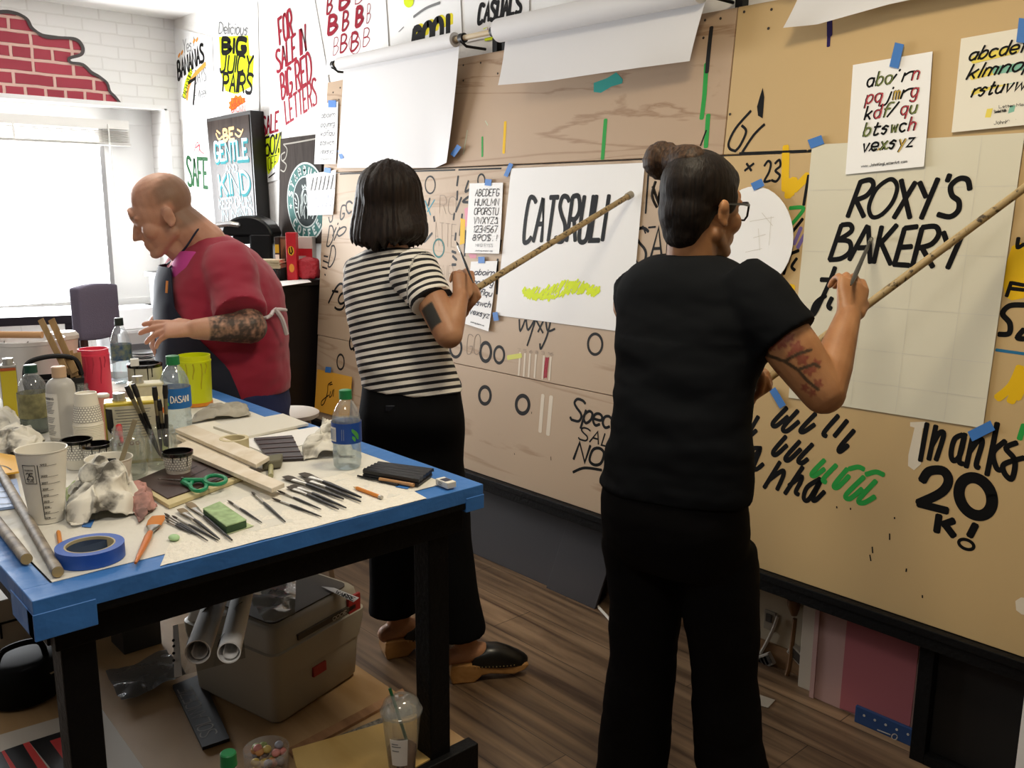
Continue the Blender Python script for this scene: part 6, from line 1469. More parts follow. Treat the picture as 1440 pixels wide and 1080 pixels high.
# ------------------------------------------------------------------ woman in black with glasses
fwB = vec(.99, .10, 0).normalized(); rtB = vec(fwB.y, -fwB.x, 0)
B_ = thing('person', 'woman with a hair bun, glasses and black T-shirt lettering the bakery poster', 'person', (1.76, 1.42, 0))
skB = skin('skin_warm', 'b5835a', 'a26f48')
def ringsB(L, f=fwB, r=rtB, d=2.22): return [(at(x, y, dd), r*a, f*b) for x, y, a, b, *q in L for dd in [q[0] if q else d]]
mb = MB()
hB = at(987, 296, 2.20); RB = RM((.985, -.13, -.08))
head(mb, RB, hB, 1.0, fat=1.04)
limb(mb, [(hB+RB@vec(0, -.028, -.04), .056), (at(972, 368, 2.22), .062)])
loft(mb, ringsB([(971,362,.06,.06),(969,378,.12,.075),(971,400,.17,.09),(972,440,.175,.10),(962,500,.16,.105),(956,560,.15,.105),(953,620,.15,.105),(948,700,.165,.12,2.26),(948,760,.16,.12,2.3)]))
qR, jR, vR = at(1078, 440, 2.09), at(1158, 552, 2.05), at(1193, 444, 2.15)
qL, jL, vL = at(893, 430, 2.42), at(985, 560, 2.50), at(1048, 560, 2.36)
limb(mb, [(qR, .062), (qR.lerp(jR, .5), .062), (jR, .050)]); limb(mb, [(jR, .049), (jR.lerp(vR, .35), .046), (vR, .029)])
limb(mb, [(qL, .06), (jL, .045)]); limb(mb, [(jL, .045), (vL, .029)])
dBR = (at(1203, 385, 2.20)-vR).normalized()
hand(mb, vR, dBR, (CF*.9-CR*.22), -1, [(.45, .95, .6), (.5, 1.0, .6), (.55, 1.05, .7), (.62, 1.1, .7)], s=1.10, thumb=(.45, .7, .5))
dBL = (at(1078, 540, 2.33)-vL).normalized()
hand(mb, vL, dBL, (CF*-.3+UP*.9), 1, [g_]*4, s=.9, thumb=(.4, .8, .6))
ftR, ftL = FLOOR.px(1030, 1122), FLOOR.px(888, 1108)
ftR.z = ftL.z = .09
hpR, hpL = at(1000, 760, 2.26), at(900, 760, 2.38)
for h_, a_ in ((hpR, ftR), (hpL, ftL)): limb(mb, [(h_, .070), (h_.lerp(a_, .5), .058), (h_.lerp(a_, .65), .058), (a_, .038)])
meB = remesh(mb, .0036, 3)
# blossom branch tattoo on the right upper arm
br_lines = [[(1062,488),(1080,500),(1103,508),(1122,520),(1135,535),(1150,548)],[(1080,500),(1072,478)],[(1103,508),(1122,498),(1140,492)],[(1068,505),(1082,520)],[(1122,520),(1145,512),(1152,516)]]
blobs = [(1098,482,7),(1110,474,6),(1120,490,8),(1128,505,7),(1138,520,7),(1090,525,5),(1148,512,6),(1085,488,5),(1150,540,6),(1132,545,5),(1142,552,5),(1112,500,5)]
c = coords(meB); d, t = seg_dist(c, qR, jR); ink = np.zeros((len(c), 4))
for i in np.where(d < .08)[0]:
    P = Vector(c[i]); x, y, z = proj(P)
    if x < 1040 or y > 575 or y < 455 or (P-qR.lerp(jR, .5)).dot(CF) > .035: continue
    best = 0
    for bx, by, r in blobs:
        a = math.atan2(y-by, x-bx); rr_ = r*(1.35+.30*math.sin(5*a+bx)); k = (rr_-math.hypot(x-bx, y-by))/2.5
        best = max(best, min(1, k)*(.75+.25*noise.noise(P*150)))
    if best > 0: ink[i, :3] = lin('7a2f2a'); ink[i, 3] = best*.95
    for L in br_lines:
        for (x0, y0), (x1, y1) in zip(L, L[1:]):
            dx, dy = x1-x0, y1-y0; k = max(0, min(1, ((x-x0)*dx+(y-y0)*dy)/(dx*dx+dy*dy)))
            e = math.hypot(x-x0-k*dx, y-y0-k*dy)
            if e < 3.0: ink[i, :3] = lin('3d3022'); ink[i, 3] = max(ink[i, 3], min(1, (3.0-e)/1.2)*.95)
inked(meB, 'skin_warm_inked', skB, ink, B_)
eyes(B_, RB, hB, 1, M('iris_brown'))
lipm = M('lips', '9a5548', .45)
# hair: swept back with a bun
mb = MB()
f = lambda x, y, z: hB+RB@vec(x, y, z)
mb.ell(f(0, -.020, .054), (.083, .103, .090), RB, 28, 18); mb.ell(f(0, -.055, -.005), (.072, .062, .075), RB, 24, 14); mb.ell(f(0, -.06, -.055), (.055, .042, .045), RB, 20, 12)
mb.ell(f(0, .035, .075), (.066, .052, .048), RB, 20, 12)
for k in (-1, 1): mb.ell(f(.070*k, .018, .03), (.012, .030, .042), RB, 14, 10)
hm = remesh(mb, .0055, 12)
co = coords(hm)
wrinkle(hm, lambda p: .002*noise.noise(Vector(((RB.transposed()@(p-hB)).z*30, (RB.transposed()@(p-hB)).x*30, 1)))+.0012*noise.noise(p*70))
hb_m = hair_mat('hair_black', '211812', '0d0907')
hairB = finish(hm, 'hair', hb_m, B_)
bc = at(932, 226, 2.235)
mb = MB(); mb.ell(bc, (.050, .050, .048), None, 26, 16); capsule(mb, bc.lerp(f(0, -.06, .11), .35), f(0, -.055, .11), .036, .042)
bm_ = remesh(mb, .005, 3); wrinkle(bm_, lambda p: .004*noise.noise(Vector((math.atan2((p-bc).z, (p-bc).dot(CR))*4, (p-bc).length*40, 0)))+.0015*noise.noise(p*90))
bo = finish(bm_, 'hair_bun', hair_mat('hair_bun_brown', '4e3826', '1d140e'), B_)
bo.parent = hairB
mb = MB()
for pts in ([(922,255),(917,275),(924,292)],[(930,262),(926,285),(934,300)],[(918,262),(928,288),(940,292)]): mb.tube(smooth_path([at(x, y, 2.22) for x, y in pts], 5), .0035, 6)
wo = mb.build('hair_wisp', hb_m, B_); wo.parent = hairB
# glasses
gl = thing_part('glasses', B_)
gm = M('glasses_black', '111010', .3)
def gp_(x, y, z): return f(x, y, z)
for k in (-1, 1):
    mb = MB(); P = [gp_(.034*k+.027*cx*(1), .108-abs(.034*k+.027*cx)*.18, .006+.021*cy) for cx, cy in ((-1,.75),(-.9,-.55),(-.55,-1),(.55,-1),(.9,-.55),(1,.75),(.8,1),(-.8,1))]
    mb.tube(P+[P[0]], .0028, 6); mb.build('rim', gm, gl)
    mb = MB(); mb.add([p for p in P], [tuple(range(8))]); mb.build('lens', clear('lens_clear', 'ffffff', .02, .1), gl)
    mb = MB(); mb.tube([gp_(.061*k, .097, .020), gp_(.077*k, .06, .020), gp_(.082*k, .0, .016), gp_(.082*k, -.02, -.002)], .003, 6); mb.build('temple', gm, gl)
mb = MB(); mb.tube([gp_(-.009, .107, .012), gp_(0, .110, .015), gp_(.009, .107, .012)], .0026, 6); mb.build('bridge', gm, gl)
# T-shirt
mb = MB()
loft(mb, ringsB([(970,358,.078,.072),(969,366,.120,.085),(970,380,.165,.100),(971,402,.200,.115),(972,440,.208,.124),(966,490,.198,.128),(960,545,.186,.126),(956,600,.184,.128),(951,650,.194,.138,2.24),(948,690,.205,.148,2.26)]), 44)
sleeve(mb, at(1050, 412, 2.12), qR.lerp(jR, .36), .085, .082, .05); sleeve(mb, at(905, 412, 2.38), qL.lerp(jL, .4), .085, .08, .05)
tm_ = remesh(mb, .0065, 4)
wrinkle(tm_, lambda p: fold(p, 8, .009, (.8, .8, 2.2))*(1 if p.z < 1.25 else .5)+fold(p, 20, .002, (1, 1, 2)))
finish(tm_, 'tshirt', M('black_jersey', '111316', .85, spec=.12), B_)
# trousers
mb = MB()
loft(mb, ringsB([(948,655,.180,.130,2.25),(947,690,.190,.140,2.26),(947,730,.198,.148,2.28),(948,765,.192,.145,2.30),(950,790,.17,.12,2.31)]), 36)
def legB(L): loft(mb, [(at(x, y, d), rtB*w*1.0, fwB*w*1.05) for x, y, w, d in L], 30)
legB([(905,760,.105,2.36),(908,800,.102,2.38),(907,880,.094,2.41),(900,960,.092,2.44),(894,1030,.094,2.47),(888,1090,.098,2.50)])
legB([(1000,760,.110,2.27),(1007,800,.106,2.28),(1015,880,.094,2.31),(1018,950,.086,2.34),(1022,1020,.086,2.37),(1029,1080,.096,2.40)])
tr = remesh(mb, .0075, 4); wrinkle(tr, lambda p: fold(p, 7, .008, (1, 1, 1.3))+fold(p, 18, .002, (1, 1, 2)))
finish(tr, 'trousers', M('black_twill', '0a090a', .8, spec=.12), B_)
for a_ in (ftR, ftL):
    mb = MB(); h = drop(a_-fwB*.07, 0); capsule(mb, h+vec(0, 0, .04), h+fwB*.18+vec(0, 0, .038), .042, .036)
    for i, p in enumerate(mb.v):
        if p.z < .002: p.z = .002
    mb.build('shoe', M('leather_black'), B_, sharp=60)
gB = vL+dBL*.075+UP*.012; tipB = BOARD.px(1492, 226, .03)
stick('mahl_stick', 'long bamboo mahl stick across the bakery poster, held by the woman in glasses', gB-(tipB-gB).normalized()*.06, tipB, .0105, M('bamboo_pale', 'ac956a', .5, noise_=(55, .5), col2='3f3322', ramp=(.34, .43)))
paint_brush('thin brush in the raised hand of the woman in glasses, tip on the bakery poster', at(1203, 386, 2.20), BOARD.px(1226, 334, .006), .006)
# ------------------------------------------------------------------ man in red with apron
fwM = (LF*.93-FW*.36).normalized(); rtM = vec(fwM.y, -fwM.x, 0)
Mn = thing('person', 'balding man in a red T-shirt and navy apron leaning over the table', 'person', (1.38, 2.95, 0))
skM = skin('skin_fair', 'cf9f86', 'be8a70')
def ringsM(L, f=fwM, r=rtM, d=3.08): return [(at(x, y, dd), r*a, f*b) for x, y, a, b, *q in L for dd in [q[0] if q else d]]
mb = MB()
hM = at(232, 303, 2.95); RMm = RM(fwM*.9+vec(0, 0, -.42))
head(mb, RMm, hM, 1.02, fat=1.06)
limb(mb, [(hM+RMm@vec(0, -.030, -.035), .066), (at(285, 345, 3.02), .082)]); limb(mb, [(hM+RMm@vec(0, .025, -.075), .045), (at(262, 352, 3.0), .06)])
loft(mb, ringsM([(290,338,.07,.07,3.02),(305,360,.16,.12),(312,400,.19,.15),(316,450,.20,.17),(320,500,.20,.17),(326,560,.19,.16),(330,620,.18,.15)]))
kL, lL, oL = at(324, 388, 2.93), at(352, 460, 2.82), at(275, 463, 2.74)
kR, lR, oR = at(278, 372, 3.28), at(248, 450, 3.22), at(222, 455, 3.02)
limb(mb, [(kL, .050), (lL, .050)]); limb(mb, [(lL, .052), (lL.lerp(oL, .35), .046), (oL, .031)])
limb(mb, [(kR, .065), (lR, .050)]); limb(mb, [(lR, .050), (oR, .032)])
hand(mb, oL, (at(200, 462, 2.70)-oL), (UP*-.75-CF*-.5), -1, [(.10, .15, .1), (.22, .2, .15), (.42, .3, .2), (.6, .4, .3)], spread=.12, s=1.02, thumb=(.7, .4, .3))
hand(mb, oR, (at(213, 500, 2.98)-oR), (LF*-.8+CF*.3), 1, [(.5, .6, .4), (.55, .6, .4), (.6, .6, .4), (.6, .6, .4)], s=1.0, thumb=(.3, .5, .4))
zM = [FLOOR.px(350, 905), None]
for sx_ in (-1, 1):
    hp = at(330, 620, 3.1)+rtM*.09*sx_; ft = drop(at(350, 900, 3.2)+rtM*.11*sx_, .08)
    limb(mb, [(hp, .09), (hp.lerp(ft, .5), .065), (ft, .045)])
meM = remesh(mb, .0038, 3)
iR = np.array(RMm.transposed())
c = coords(meM); q = (c-np.array(hM))@iR.T; ink = np.zeros((len(c), 4))
hd = np.linalg.norm(q, axis=1) < .165
nz = np.zeros(len(c)); d, t = seg_dist(c, lL, oL); arm = (d < .064) & (t < .86)
for i in np.where(hd)[0]: nz[i] = noise.noise(Vector(c[i])*55)
x, y, z = q[:, 0], q[:, 1], q[:, 2]
back = sstep(.035, -.03, y+nz*.012)*sstep(-.075, -.045, z)*(1-sstep(.085, .125, z+nz*.015+.25*np.clip(y+.05, 0, 1)))
back *= 1-(1-sstep(.0, .02, np.abs(z+.004)-.030))*sstep(.060, .070, np.abs(x))*sstep(-.045, -.03, y)
ink[:, :3] = lin('7d6350'); ink[:, 3] = np.where(hd, back*.75, 0)
brow = sstep(.074, .080, y)*(1-sstep(.004, .007, np.abs(z-.033)))*sstep(.010, .014, np.abs(x))*(1-sstep(.042, .050, np.abs(x)))
ink[:, 3] = np.where(hd & (brow > .1), brow*.6, ink[:, 3])
for i in np.where(arm)[0]:
    P = Vector(c[i]); n = noise.noise(P*40)+.7*noise.noise(P*90)+.5*noise.noise(P*170)
    e = 1 if t[i] < .76 else max(0, (.80-t[i])/.04)
    ink[i, :3] = lin('3d3531'); ink[i, 3] = max(0, min(1, .85+n*.8))*e*.94
inked(meM, 'skin_fair_inked', skM, ink, Mn)
eyes(Mn, RMm, hM+RMm@vec(0, -.011, .0), 1.0, M('iris_blue', '4a5a66', .2))
mb = MB(); mb.tube([oL+(at(225, 462, 2.71)-oL)*.0+vec(0,0,0), oL], .001)
mb = MB()
loft(mb, ringsM([(288,330,.085,.082,3.03),(296,340,.13,.105,3.05),(304,356,.20,.140),(311,385,.245,.180),(315,420,.255,.200),(317,455,.250,.208),(319,495,.245,.208),(322,530,.240,.204),(324,548,.235,.200)]), 44)
sleeve(mb, at(320, 376, 2.94), at(338, 443, 2.81), .088, .080, .05); sleeve(mb, at(280, 366, 3.22), at(252, 432, 3.26), .10, .085, .05)
ts = remesh(mb, .0065, 4); wrinkle(ts, lambda p: fold(p, 7, .011, (1, 1, 1.5))+fold(p, 18, .003, (1, 1, 2)))
lbl(finish(ts, 'tshirt', M('crimson_jersey', '9c1c38', .85, noise_=(5, .12), sheen=.2), Mn), 'crimson T-shirt')
mb = MB(); loft(mb, ringsM([(276,352,.07,.05,2.97),(268,372,.10,.06,2.98),(262,392,.10,.05,2.98)]), 24)
lbl(finish(remesh(mb, .006, 2), 'undershirt', M('magenta_jersey', 'c2418f', .8), Mn), 'pink undershirt at the neck')
mb = MB(); loft(mb, ringsM([(324,540,.225,.190),(328,580,.225,.190),(332,630,.215,.18,3.12),(334,660,.20,.16,3.13)]), 36)
for sx_ in (-1, 1):
    hp = at(333, 640, 3.12)+rtM*.10*sx_; ft = drop(at(350, 880, 3.2)+rtM*.115*sx_, .10); loft(mb, [(hp, rtM*.11, fwM*.13), (hp.lerp(ft, .5), rtM*.095, fwM*.105), (ft, rtM*.09, fwM*.10)], 28)
tz = remesh(mb, .008, 3); wrinkle(tz, lambda p: fold(p, 7, .008)); lbl(finish(tz, 'trousers', M('navy_cotton', '1c2550', .85), Mn), 'navy blue trousers')
for sx_ in (-1, 1):
    h = drop(at(350, 900, 3.2)+rtM*.11*sx_-fwM*.08, 0); mb = MB(); capsule(mb, h+vec(0,0,.045), h+fwM*.20+vec(0,0,.04), .048, .042)
    for p in mb.v:
        if p.z < .002: p.z = .002
    mb.build('shoe', M('leather_black'), Mn, sharp=60)
# apron
apr = thing_part('apron', Mn)
AR = ringsM([(292,372,.20,.155),(306,395,.25,.200),(313,425,.262,.222),(317,460,.262,.228),(319,500,.256,.228),(324,548,.250,.224),(330,620,.24,.215,3.1),(334,680,.24,.215,3.12)])
cs, as_, bs = smooth_path([r[0] for r in AR], 5), smooth_path([r[1] for r in AR], 5), smooth_path([r[2] for r in AR], 5)
wd = [.62, .66, .72, 1.05, 1.45, 1.6, 1.6, 1.6]
def apf(u, v):
    k = (1-v)*(len(cs)-1); i = min(int(k), len(cs)-2); t = k-i
    c, a, b = cs[i].lerp(cs[i+1], t), as_[i].lerp(as_[i+1], t), bs[i].lerp(bs[i+1], t)
    q = (1-v)*(len(wd)-1); j = min(int(q), len(wd)-2); w = wd[j]+(wd[j+1]-wd[j])*(q-j)
    ang = (2*u-1)*w-.06
    p = c+b*math.cos(ang)+a*math.sin(ang); return p+(p-c).normalized()*(.004*noise.noise(p*14))
mb = MB(); mb.sheet(apf, 24, 36, .004); mb.build('apron_panel', M('navy_denim', '151b30', .8, noise_=(9, .3)), apr, sharp=70)
navy = M('navy_strap', '1d2338', .8)
mb = MB(); mb.tube(smooth_path([apf(1, 1)+vec(0,0,-.005), at(258, 352, 2.93), at(279, 322, 2.94), at(290, 318, 3.02), at(287, 322, 3.10), at(262, 355, 3.12), apf(0, 1)], 6), .0035, 6); mb.build('neck_strap', navy, apr)
mb = MB(); mb.tube(smooth_path([apf(1, .55), at(365, 449, 2.84), at(386, 436, 2.92), at(402, 436, 3.02)], 5), .006, 6); mb.tube(smooth_path([at(386, 434, 2.90), at(396, 448, 2.92), at(403, 470, 2.95)], 5), .008, 6); lbl(mb.build('waist_tie', M('tie_white', 'd9cfd0', .8), apr), 'white waist tie')
mb = MB(); mb.tube([at(235, 395, 2.875), at(234, 412, 2.875)], .004, 8); mb.build('pocket_pencil', M('pencil_orange', 'd08a4a', .5), apr)
# ================================================================== THINGS ON THE TABLE
def foot_pt(px, py, rpx, z=None):
    """base centre of a round thing whose near bottom edge shows at px,py; -> point, radius"""
    p = T(px, py); r = rpx*pm(p); d = Vector((p.x-CP.x, p.y-CP.y, 0)).normalized(); return p+d*r, r
def camdirs(c):
    d = Vector((CP.x-c.x, CP.y-c.y, 0)).normalized(); return d, Vector((-d.y, d.x, 0))
def cone_pt(c, r0, r1, h, a, z, lift=.0007):
    d, s = camdirs(c); r = r0+(r1-r0)*z/h+lift; return c+(d*math.cos(a)+s*math.sin(a))*r+UP*z
def wrap(c, r0, r1, h, a0, a1, z0, z1, name, mat, par, lift=.0007, n=24):
    mb = MB(); mb.sheet(lambda u, v: cone_pt(c, r0, r1, h, math.radians(a0+(a1-a0)*u), z0+(z1-z0)*v, lift), n, 3, .0004); return mb.build(name, mat, par, sharp=60)
def ctext(c, r0, r1, h, text, a0, a1, z0, z1, w, mat, par, lift=.0014, name='lettering', mb=None):
    own = mb is None; mb = mb or MB(); st, tw = glyphs(text); d, s = camdirs(c)
    for mode, pts in st:
        q = [Vector((x/tw, y/10, 0)) for x, y in pts]
        if mode: q = smooth_path(q, 4, mode == 'o')
        am = math.radians((a0+a1)/2); mb.ribbon([cone_pt(c, r0, r1, h, math.radians(a0+(a1-a0)*p.x), z0+(z1-z0)*p.y, lift) for p in q], w, d*math.cos(am)+s*math.sin(am))
    if own: return mb.build(name, mat, par)
cupw = M('cup_white', 'e8e3d6', .55); capg = M('cap_green', '1f7a45', .4); pet = clear('pet_plastic', 'fbfdfd', .04, .4, .10); wat = clear('water', 'f2f8fa', .02, .15, .10)
# dowels at the left edge
for (ax, ay), (bx, by), r, lb_ in (((82,812),(-40,598),.0088,'long grey wooden dowel lying along the left edge of the table, inner one'), ((38,794),(-60,668),.0092,'grey wooden dowel nearest the left edge of the table')):
    a, b = T(ax, ay)+UP*r, T(bx, by)+UP*r
    t = thing('wooden_dowel', lb_, 'dowel', drop(a, ZP), 'dowels at the table edge'); MB().cyl(a, b, r, n=18).build('rod', M('dowel_grey', '9a8f7e', .6, noise_=(45, .45), col2='6b6054'), t)
    d = (a-b).normalized(); MB().cyl(a+d*.0001, a+d*.0012, r*.93, n=18).build('end_grain', M('end_grain', 'b59a66', .7), t)
# tall paper cup
c, r0 = foot_pt(68, 737, 22); h = zat(c, 632)-ZP; r1 = 33*pm(c+UP*h)
t = thing('paper_cup', 'tall white paper cup printed with a black timeline, near the left corner', 'cup', c)
MB().lathe([(.0,.006),(r0*.94,.006),(r0,0),(r0,.002),(r1,h),(r1+.0014,h+.0012),(r1+.001,h+.003),(r1-.001,h+.002),(r1-.0016,h-.002),(r0-.001,.008),(.0,.0075)], c, n=40).build('cup', cupw, t)
pt_ = M('print_dark', '2b2826', .6)
mb = MB()
for z0, z1, a0, a1 in ((.60,.60,-50,-18),(.86,.86,-50,-18)):
    mb.ribbon([cone_pt(c, r0, r1, h, math.radians(a0+(a1-a0)*k/6), h*z0, .0012) for k in range(7)], .0009, camdirs(c)[0])
for a in (-50, -18): mb.ribbon([cone_pt(c, r0, r1, h, math.radians(a), h*z, .0012) for z in (.60,.73,.86)], .0009, camdirs(c)[0])
mb.ribbon([cone_pt(c, r0, r1, h, math.radians(-12+4*k/9), h*(.86-.78*k/9), .0012) for k in range(10)], .0014, camdirs(c)[0])
ctext(c, r0, r1, h, '25', -43, -25, h*.66, h*.75, .0016, pt_, t, mb=mb); ctext(c, r0, r1, h, 'YEARS', -43, -25, h*.62, h*.645, .0006, pt_, t, mb=mb); ctext(c, r0, r1, h, 'CELEBRATING', -45, -23, h*.785, h*.80, .0005, pt_, t, mb=mb)
for z, yr, l in ((.85,'1993',40),(.69,'2002',44),(.59,'2007',50),(.50,'2009',30),(.41,'2012',44),(.32,'2013',28),(.24,'2016',22),(.16,'2017',44),(.08,'2018',34)):
    ctext(c, r0, r1, h, yr, -6, 8, h*z, h*(z+.022), .0007, pt_, t, mb=mb)
    mb.ribbon([cone_pt(c, r0, r1, h, math.radians(-8+l*k/6), h*(z-.010), .0012) for k in range(7)], .0006, camdirs(c)[0])
mb.build('print', pt_, t)
# blue tape roll
c = T(128, 797); R_ = 46*pm(c); c = T(128, 785); h = .0235
t = thing('tape_roll', 'roll of blue masking tape lying near the front edge of the table', 'tape roll', c)
MB().rings([[c+V(q*math.cos(2*math.pi*k/64), q*math.sin(2*math.pi*k/64), z) for k in range(64)] for q, z in ((R_*.74,0),(R_,0),(R_,h),(R_*.74,h))], closed=True).build('tape', M('tape_roll_blue', '2b58b0', .5), t)
MB().rings([[c+V(q*math.cos(2*math.pi*k/64), q*math.sin(2*math.pi*k/64), z) for k in range(64)] for q, z in ((R_*.69,0.0002),(R_*.739,0.0002),(R_*.739,h+.0002),(R_*.69,h+.0002))], closed=True).build('core', M('kraft_core2', 'b3a684', .7), t)
MB().rings([[c+V(q*math.cos(k*math.pi/20), q*math.sin(k*math.pi/20), z) for k in range(3, 20)] for q, z in ((R_*.685,.004),(R_*.685,h*.8))], caps=(False, False)).build('core_print', M('core_print', '3a4a66', .6), t)
# rags
def rag(label, quad, hgt, mat, seed, amp=.6, n=56, name='rag', peak=(.5,.5)):
    tl, tr, br, bl = [T(*p) for p in quad]
    def f(u, v):
        q = bl*(1-u)*(1-v)+br*u*(1-v)+tr*u*v+tl*(1-u)*v
        d = math.hypot((u-peak[0])*2, (v-peak[1])*2); e = min(u, 1-u, v, 1-v)*5
        k = max(0, 1-d*d*.8)**.8
        w = V(q.x*1.0+.02*noise.noise(q*25+V(seed, 0, 0)), q.y+.02*noise.noise(q*25+V(0, seed, 0)), seed)
        r1 = 1-2*abs(noise.noise(V(w.x*14, w.y*14, seed))); r2 = 1-2*abs(noise.noise(V(w.x*34+3, w.y*34, seed*2))); r3 = noise.noise(V(w.x*80, w.y*80, seed))
        z = hgt*k*(.45+amp*(.55*r1+.28*r2)+.10*r3)+hgt*.12*max(0, r2)*min(1, e)+.003*(1+r3)
        off = V(noise.noise(V(u*5, v*5, seed)), noise.noise(V(u*5+9, v*5, seed)), 0)*hgt*.35*min(1.2, .5+e)+V(r2, r3, 0)*hgt*.10*min(1, e)
        return V(q.x, q.y, 0)+off+UP*(ZP+.0012+max(0, z))
    mb = MB(); mb.sheet(f, n, n, .0014); return tag(mb.build(name, mat, sharp=0), label, 'rag')
ragm = M('rag_stained', 'e6e2d6', .9, noise_=(17, .6), col2='58544d', ramp=(.36, .50)); ragw = M('rag_white', 'e2ded2', .9, noise_=(20, .35), col2='8d887d', ramp=(.32, .45)); ragp = M('rag_rose', 'bd8d84', .9, noise_=(20, .5), col2='7d625c', ramp=(.36, .52)); ragg = M('rag_lime', 'b7c48a', .9, noise_=(20, .3))
rag('lime green stained rag tucked behind the big crumpled rag', [(92,690),(125,675),(140,715),(96,728)], .022, ragg, 3.1)
rag('big crumpled white rag with grey and rose stains in front of the paper cups', [(104,692),(182,676),(212,722),(98,742)], .075, ragm, 1.3, .75, 84, peak=(.42,.5))
rag('rose-stained end of cloth beside the dark slatted board', [(170,692),(196,684),(222,715),(196,738)], .030, ragp, 5.2)
rag('crumpled white rag behind the water bottle', [(436,622),(480,618),(500,642),(428,648)], .065, ragw, 7.7, .7)
rag('grey draped rag beside the yellow tub', [(292,578),(345,570),(352,586),(262,597)], .028, M('rag_grey', 'b5afa0', .9, noise_=(12, .3)), 2.4, .6)
rag('stained grey rag at the far left behind the tall cup', [(-20,618),(60,618),(62,640),(-20,650)], .045, ragm, 9.1, .7)
rag('pale grey rag at the left edge before the yellow tin', [(-30,590),(28,590),(30,612),(-30,615)], .045, ragw, 4.5, .7)
rag('brownish rag between the pink tub and the dripped paint can', [(158,566),(190,560),(196,578),(150,584)], .035, M('rag_brown', 'b9a596', .9, noise_=(15, .4)), 6.6, .6)
rag('crumpled navy cloth at the left edge', [(-20,628),(16,624),(20,636),(-20,642)], .012, M('cloth_navy', '1c2438', .7), 8.2)
flat('tape_scrap', 'blue tape scrap stuck under the big crumpled rag', 'tape', [(117,733),(133,731),(128,742),(115,741)], TABLE, .0004, .0005, tape, 'loose blue tape scraps')
flat('tape_scrap', 'small blue tape scrap in front of the black case', 'tape', [(556,685),(561,682),(578,684),(573,688)], TABLE, .0004, .0005, tape, 'loose blue tape scraps')
# paint cups
dots = None
def dot_mat():
    m = bpy.data.materials.new('cup_dotted'); m.use_nodes = True; nt = m.node_tree; b = nt.nodes['Principled BSDF']; b.inputs['Roughness'].default_value = .6
    tc = nt.nodes.new('ShaderNodeTexCoord'); sp = nt.nodes.new('ShaderNodeSeparateXYZ'); nt.links.new(tc.outputs['Object'], sp.inputs[0])
    def mth(op, a, b):
        q = nt.nodes.new('ShaderNodeMath'); q.operation = op
        for k, x in enumerate((a, b)):
            if isinstance(x, (int, float)): q.inputs[k].default_value = x
            else: nt.links.new(x, q.inputs[k])
        return q.outputs[0]
    u = mth('MULTIPLY', mth('ARCTAN2', sp.outputs[1], sp.outputs[0]), 4.5); w = mth('MULTIPLY', sp.outputs[2], 190.0)
    row = mth('MULTIPLY', mth('MODULO', mth('FLOOR', w, 0), 2.0), .5); u = mth('ADD', u, row)
    fx = mth('SUBTRACT', mth('FRACT', u, 0), .5); fy = mth('SUBTRACT', mth('FRACT', w, 0), .5)
    dd = mth('SQRT', mth('ADD', mth('MULTIPLY', fx, fx), mth('MULTIPLY', fy, fy)), 0)
    r = nt.nodes.new('ShaderNodeValToRGB'); r.color_ramp.interpolation = 'CONSTANT'; r.color_ramp.elements[0].color = (*lin('f6f3ea'), 1); r.color_ramp.elements[1].position = .34; r.color_ramp.elements[1].color = (*lin('b0aca5'), 1)
    nt.links.new(dd, r.inputs[0]); nt.links.new(r.outputs[0], b.inputs['Base Color']); return m
dots = dot_mat(); bpaint = M('paint_gloss_black', '0c0b0b', .15)
def paint_cup(label, px, py, rb, rt, ty):
    c, r0 = foot_pt(px, py, rb); h = zat(c, ty)-ZP; r1 = rt*pm(c+UP*h)
    t = thing('paint_cup', label, 'cup', c, 'small cups of black paint')
    MB().lathe([(.0,.004),(r0,0),(r1,h),(r1+.001,h+.001),(r1+.0006,h+.0022),(r1-.001,h+.0015),(r0-.001,.006),(.0,.006)], c, n=32).build('cup', cupw, t)
    wrap(c, r0, r1, h, -180, 180, h*.36, h*.86, 'dotted_band', dots, t, .0004, 36)
    MB().lathe([(.0,h*.9),(r0+(r1-r0)*.9-.0012,h*.9)], c, n=28, caps=(False, False)).build('paint', bpaint, t)
    mb = MB(); mb.rings([[c+V(q*math.cos(2*math.pi*k/32), q*math.sin(2*math.pi*k/32), z) for k in range(32)] for q, z in ((r1+.0016,h-.004),(r1+.0018,h+.0026),(r1-.0016,h+.0026),(r1-.0022,h*.88))], caps=(False, False))
    for a, l in ((-20, .3), (10, .22), (38, .5)):
        mb.ribbon([cone_pt(c, r0, r1, h, math.radians(a), h*(1-l*k/4), .0014) for k in range(5)], [.0022, .002, .0016, .0014, .002], camdirs(c)[0])
    mb.build('paint_drip', bpaint, t); return t
paint_cup('small dotted cup of black paint behind the tall timeline cup', 111, 661, 15, 20, 619)
paint_cup('small dotted cup of black paint half hidden behind the white cup with the stirrer', 139, 664, 14, 19, 625)
paint_cup('small dotted cup of black paint beside the green scissors', 252, 674, 15, 20, 636)
c, r0 = foot_pt(157, 694, 23); h = zat(c, 645)-ZP; r1 = 31*pm(c+UP*h)
t = thing('paper_cup', 'short white paper cup holding a wooden stirrer, behind the crumpled rag', 'cup', c)
MB().lathe([(.0,.006),(r0*.94,.006),(r0,0),(r1,h),(r1+.0014,h+.0012),(r1+.001,h+.003),(r1-.001,h+.002),(r1-.0016,h-.002),(r0-.001,.008),(.0,.0075)], c, n=40).build('cup', cupw, t)
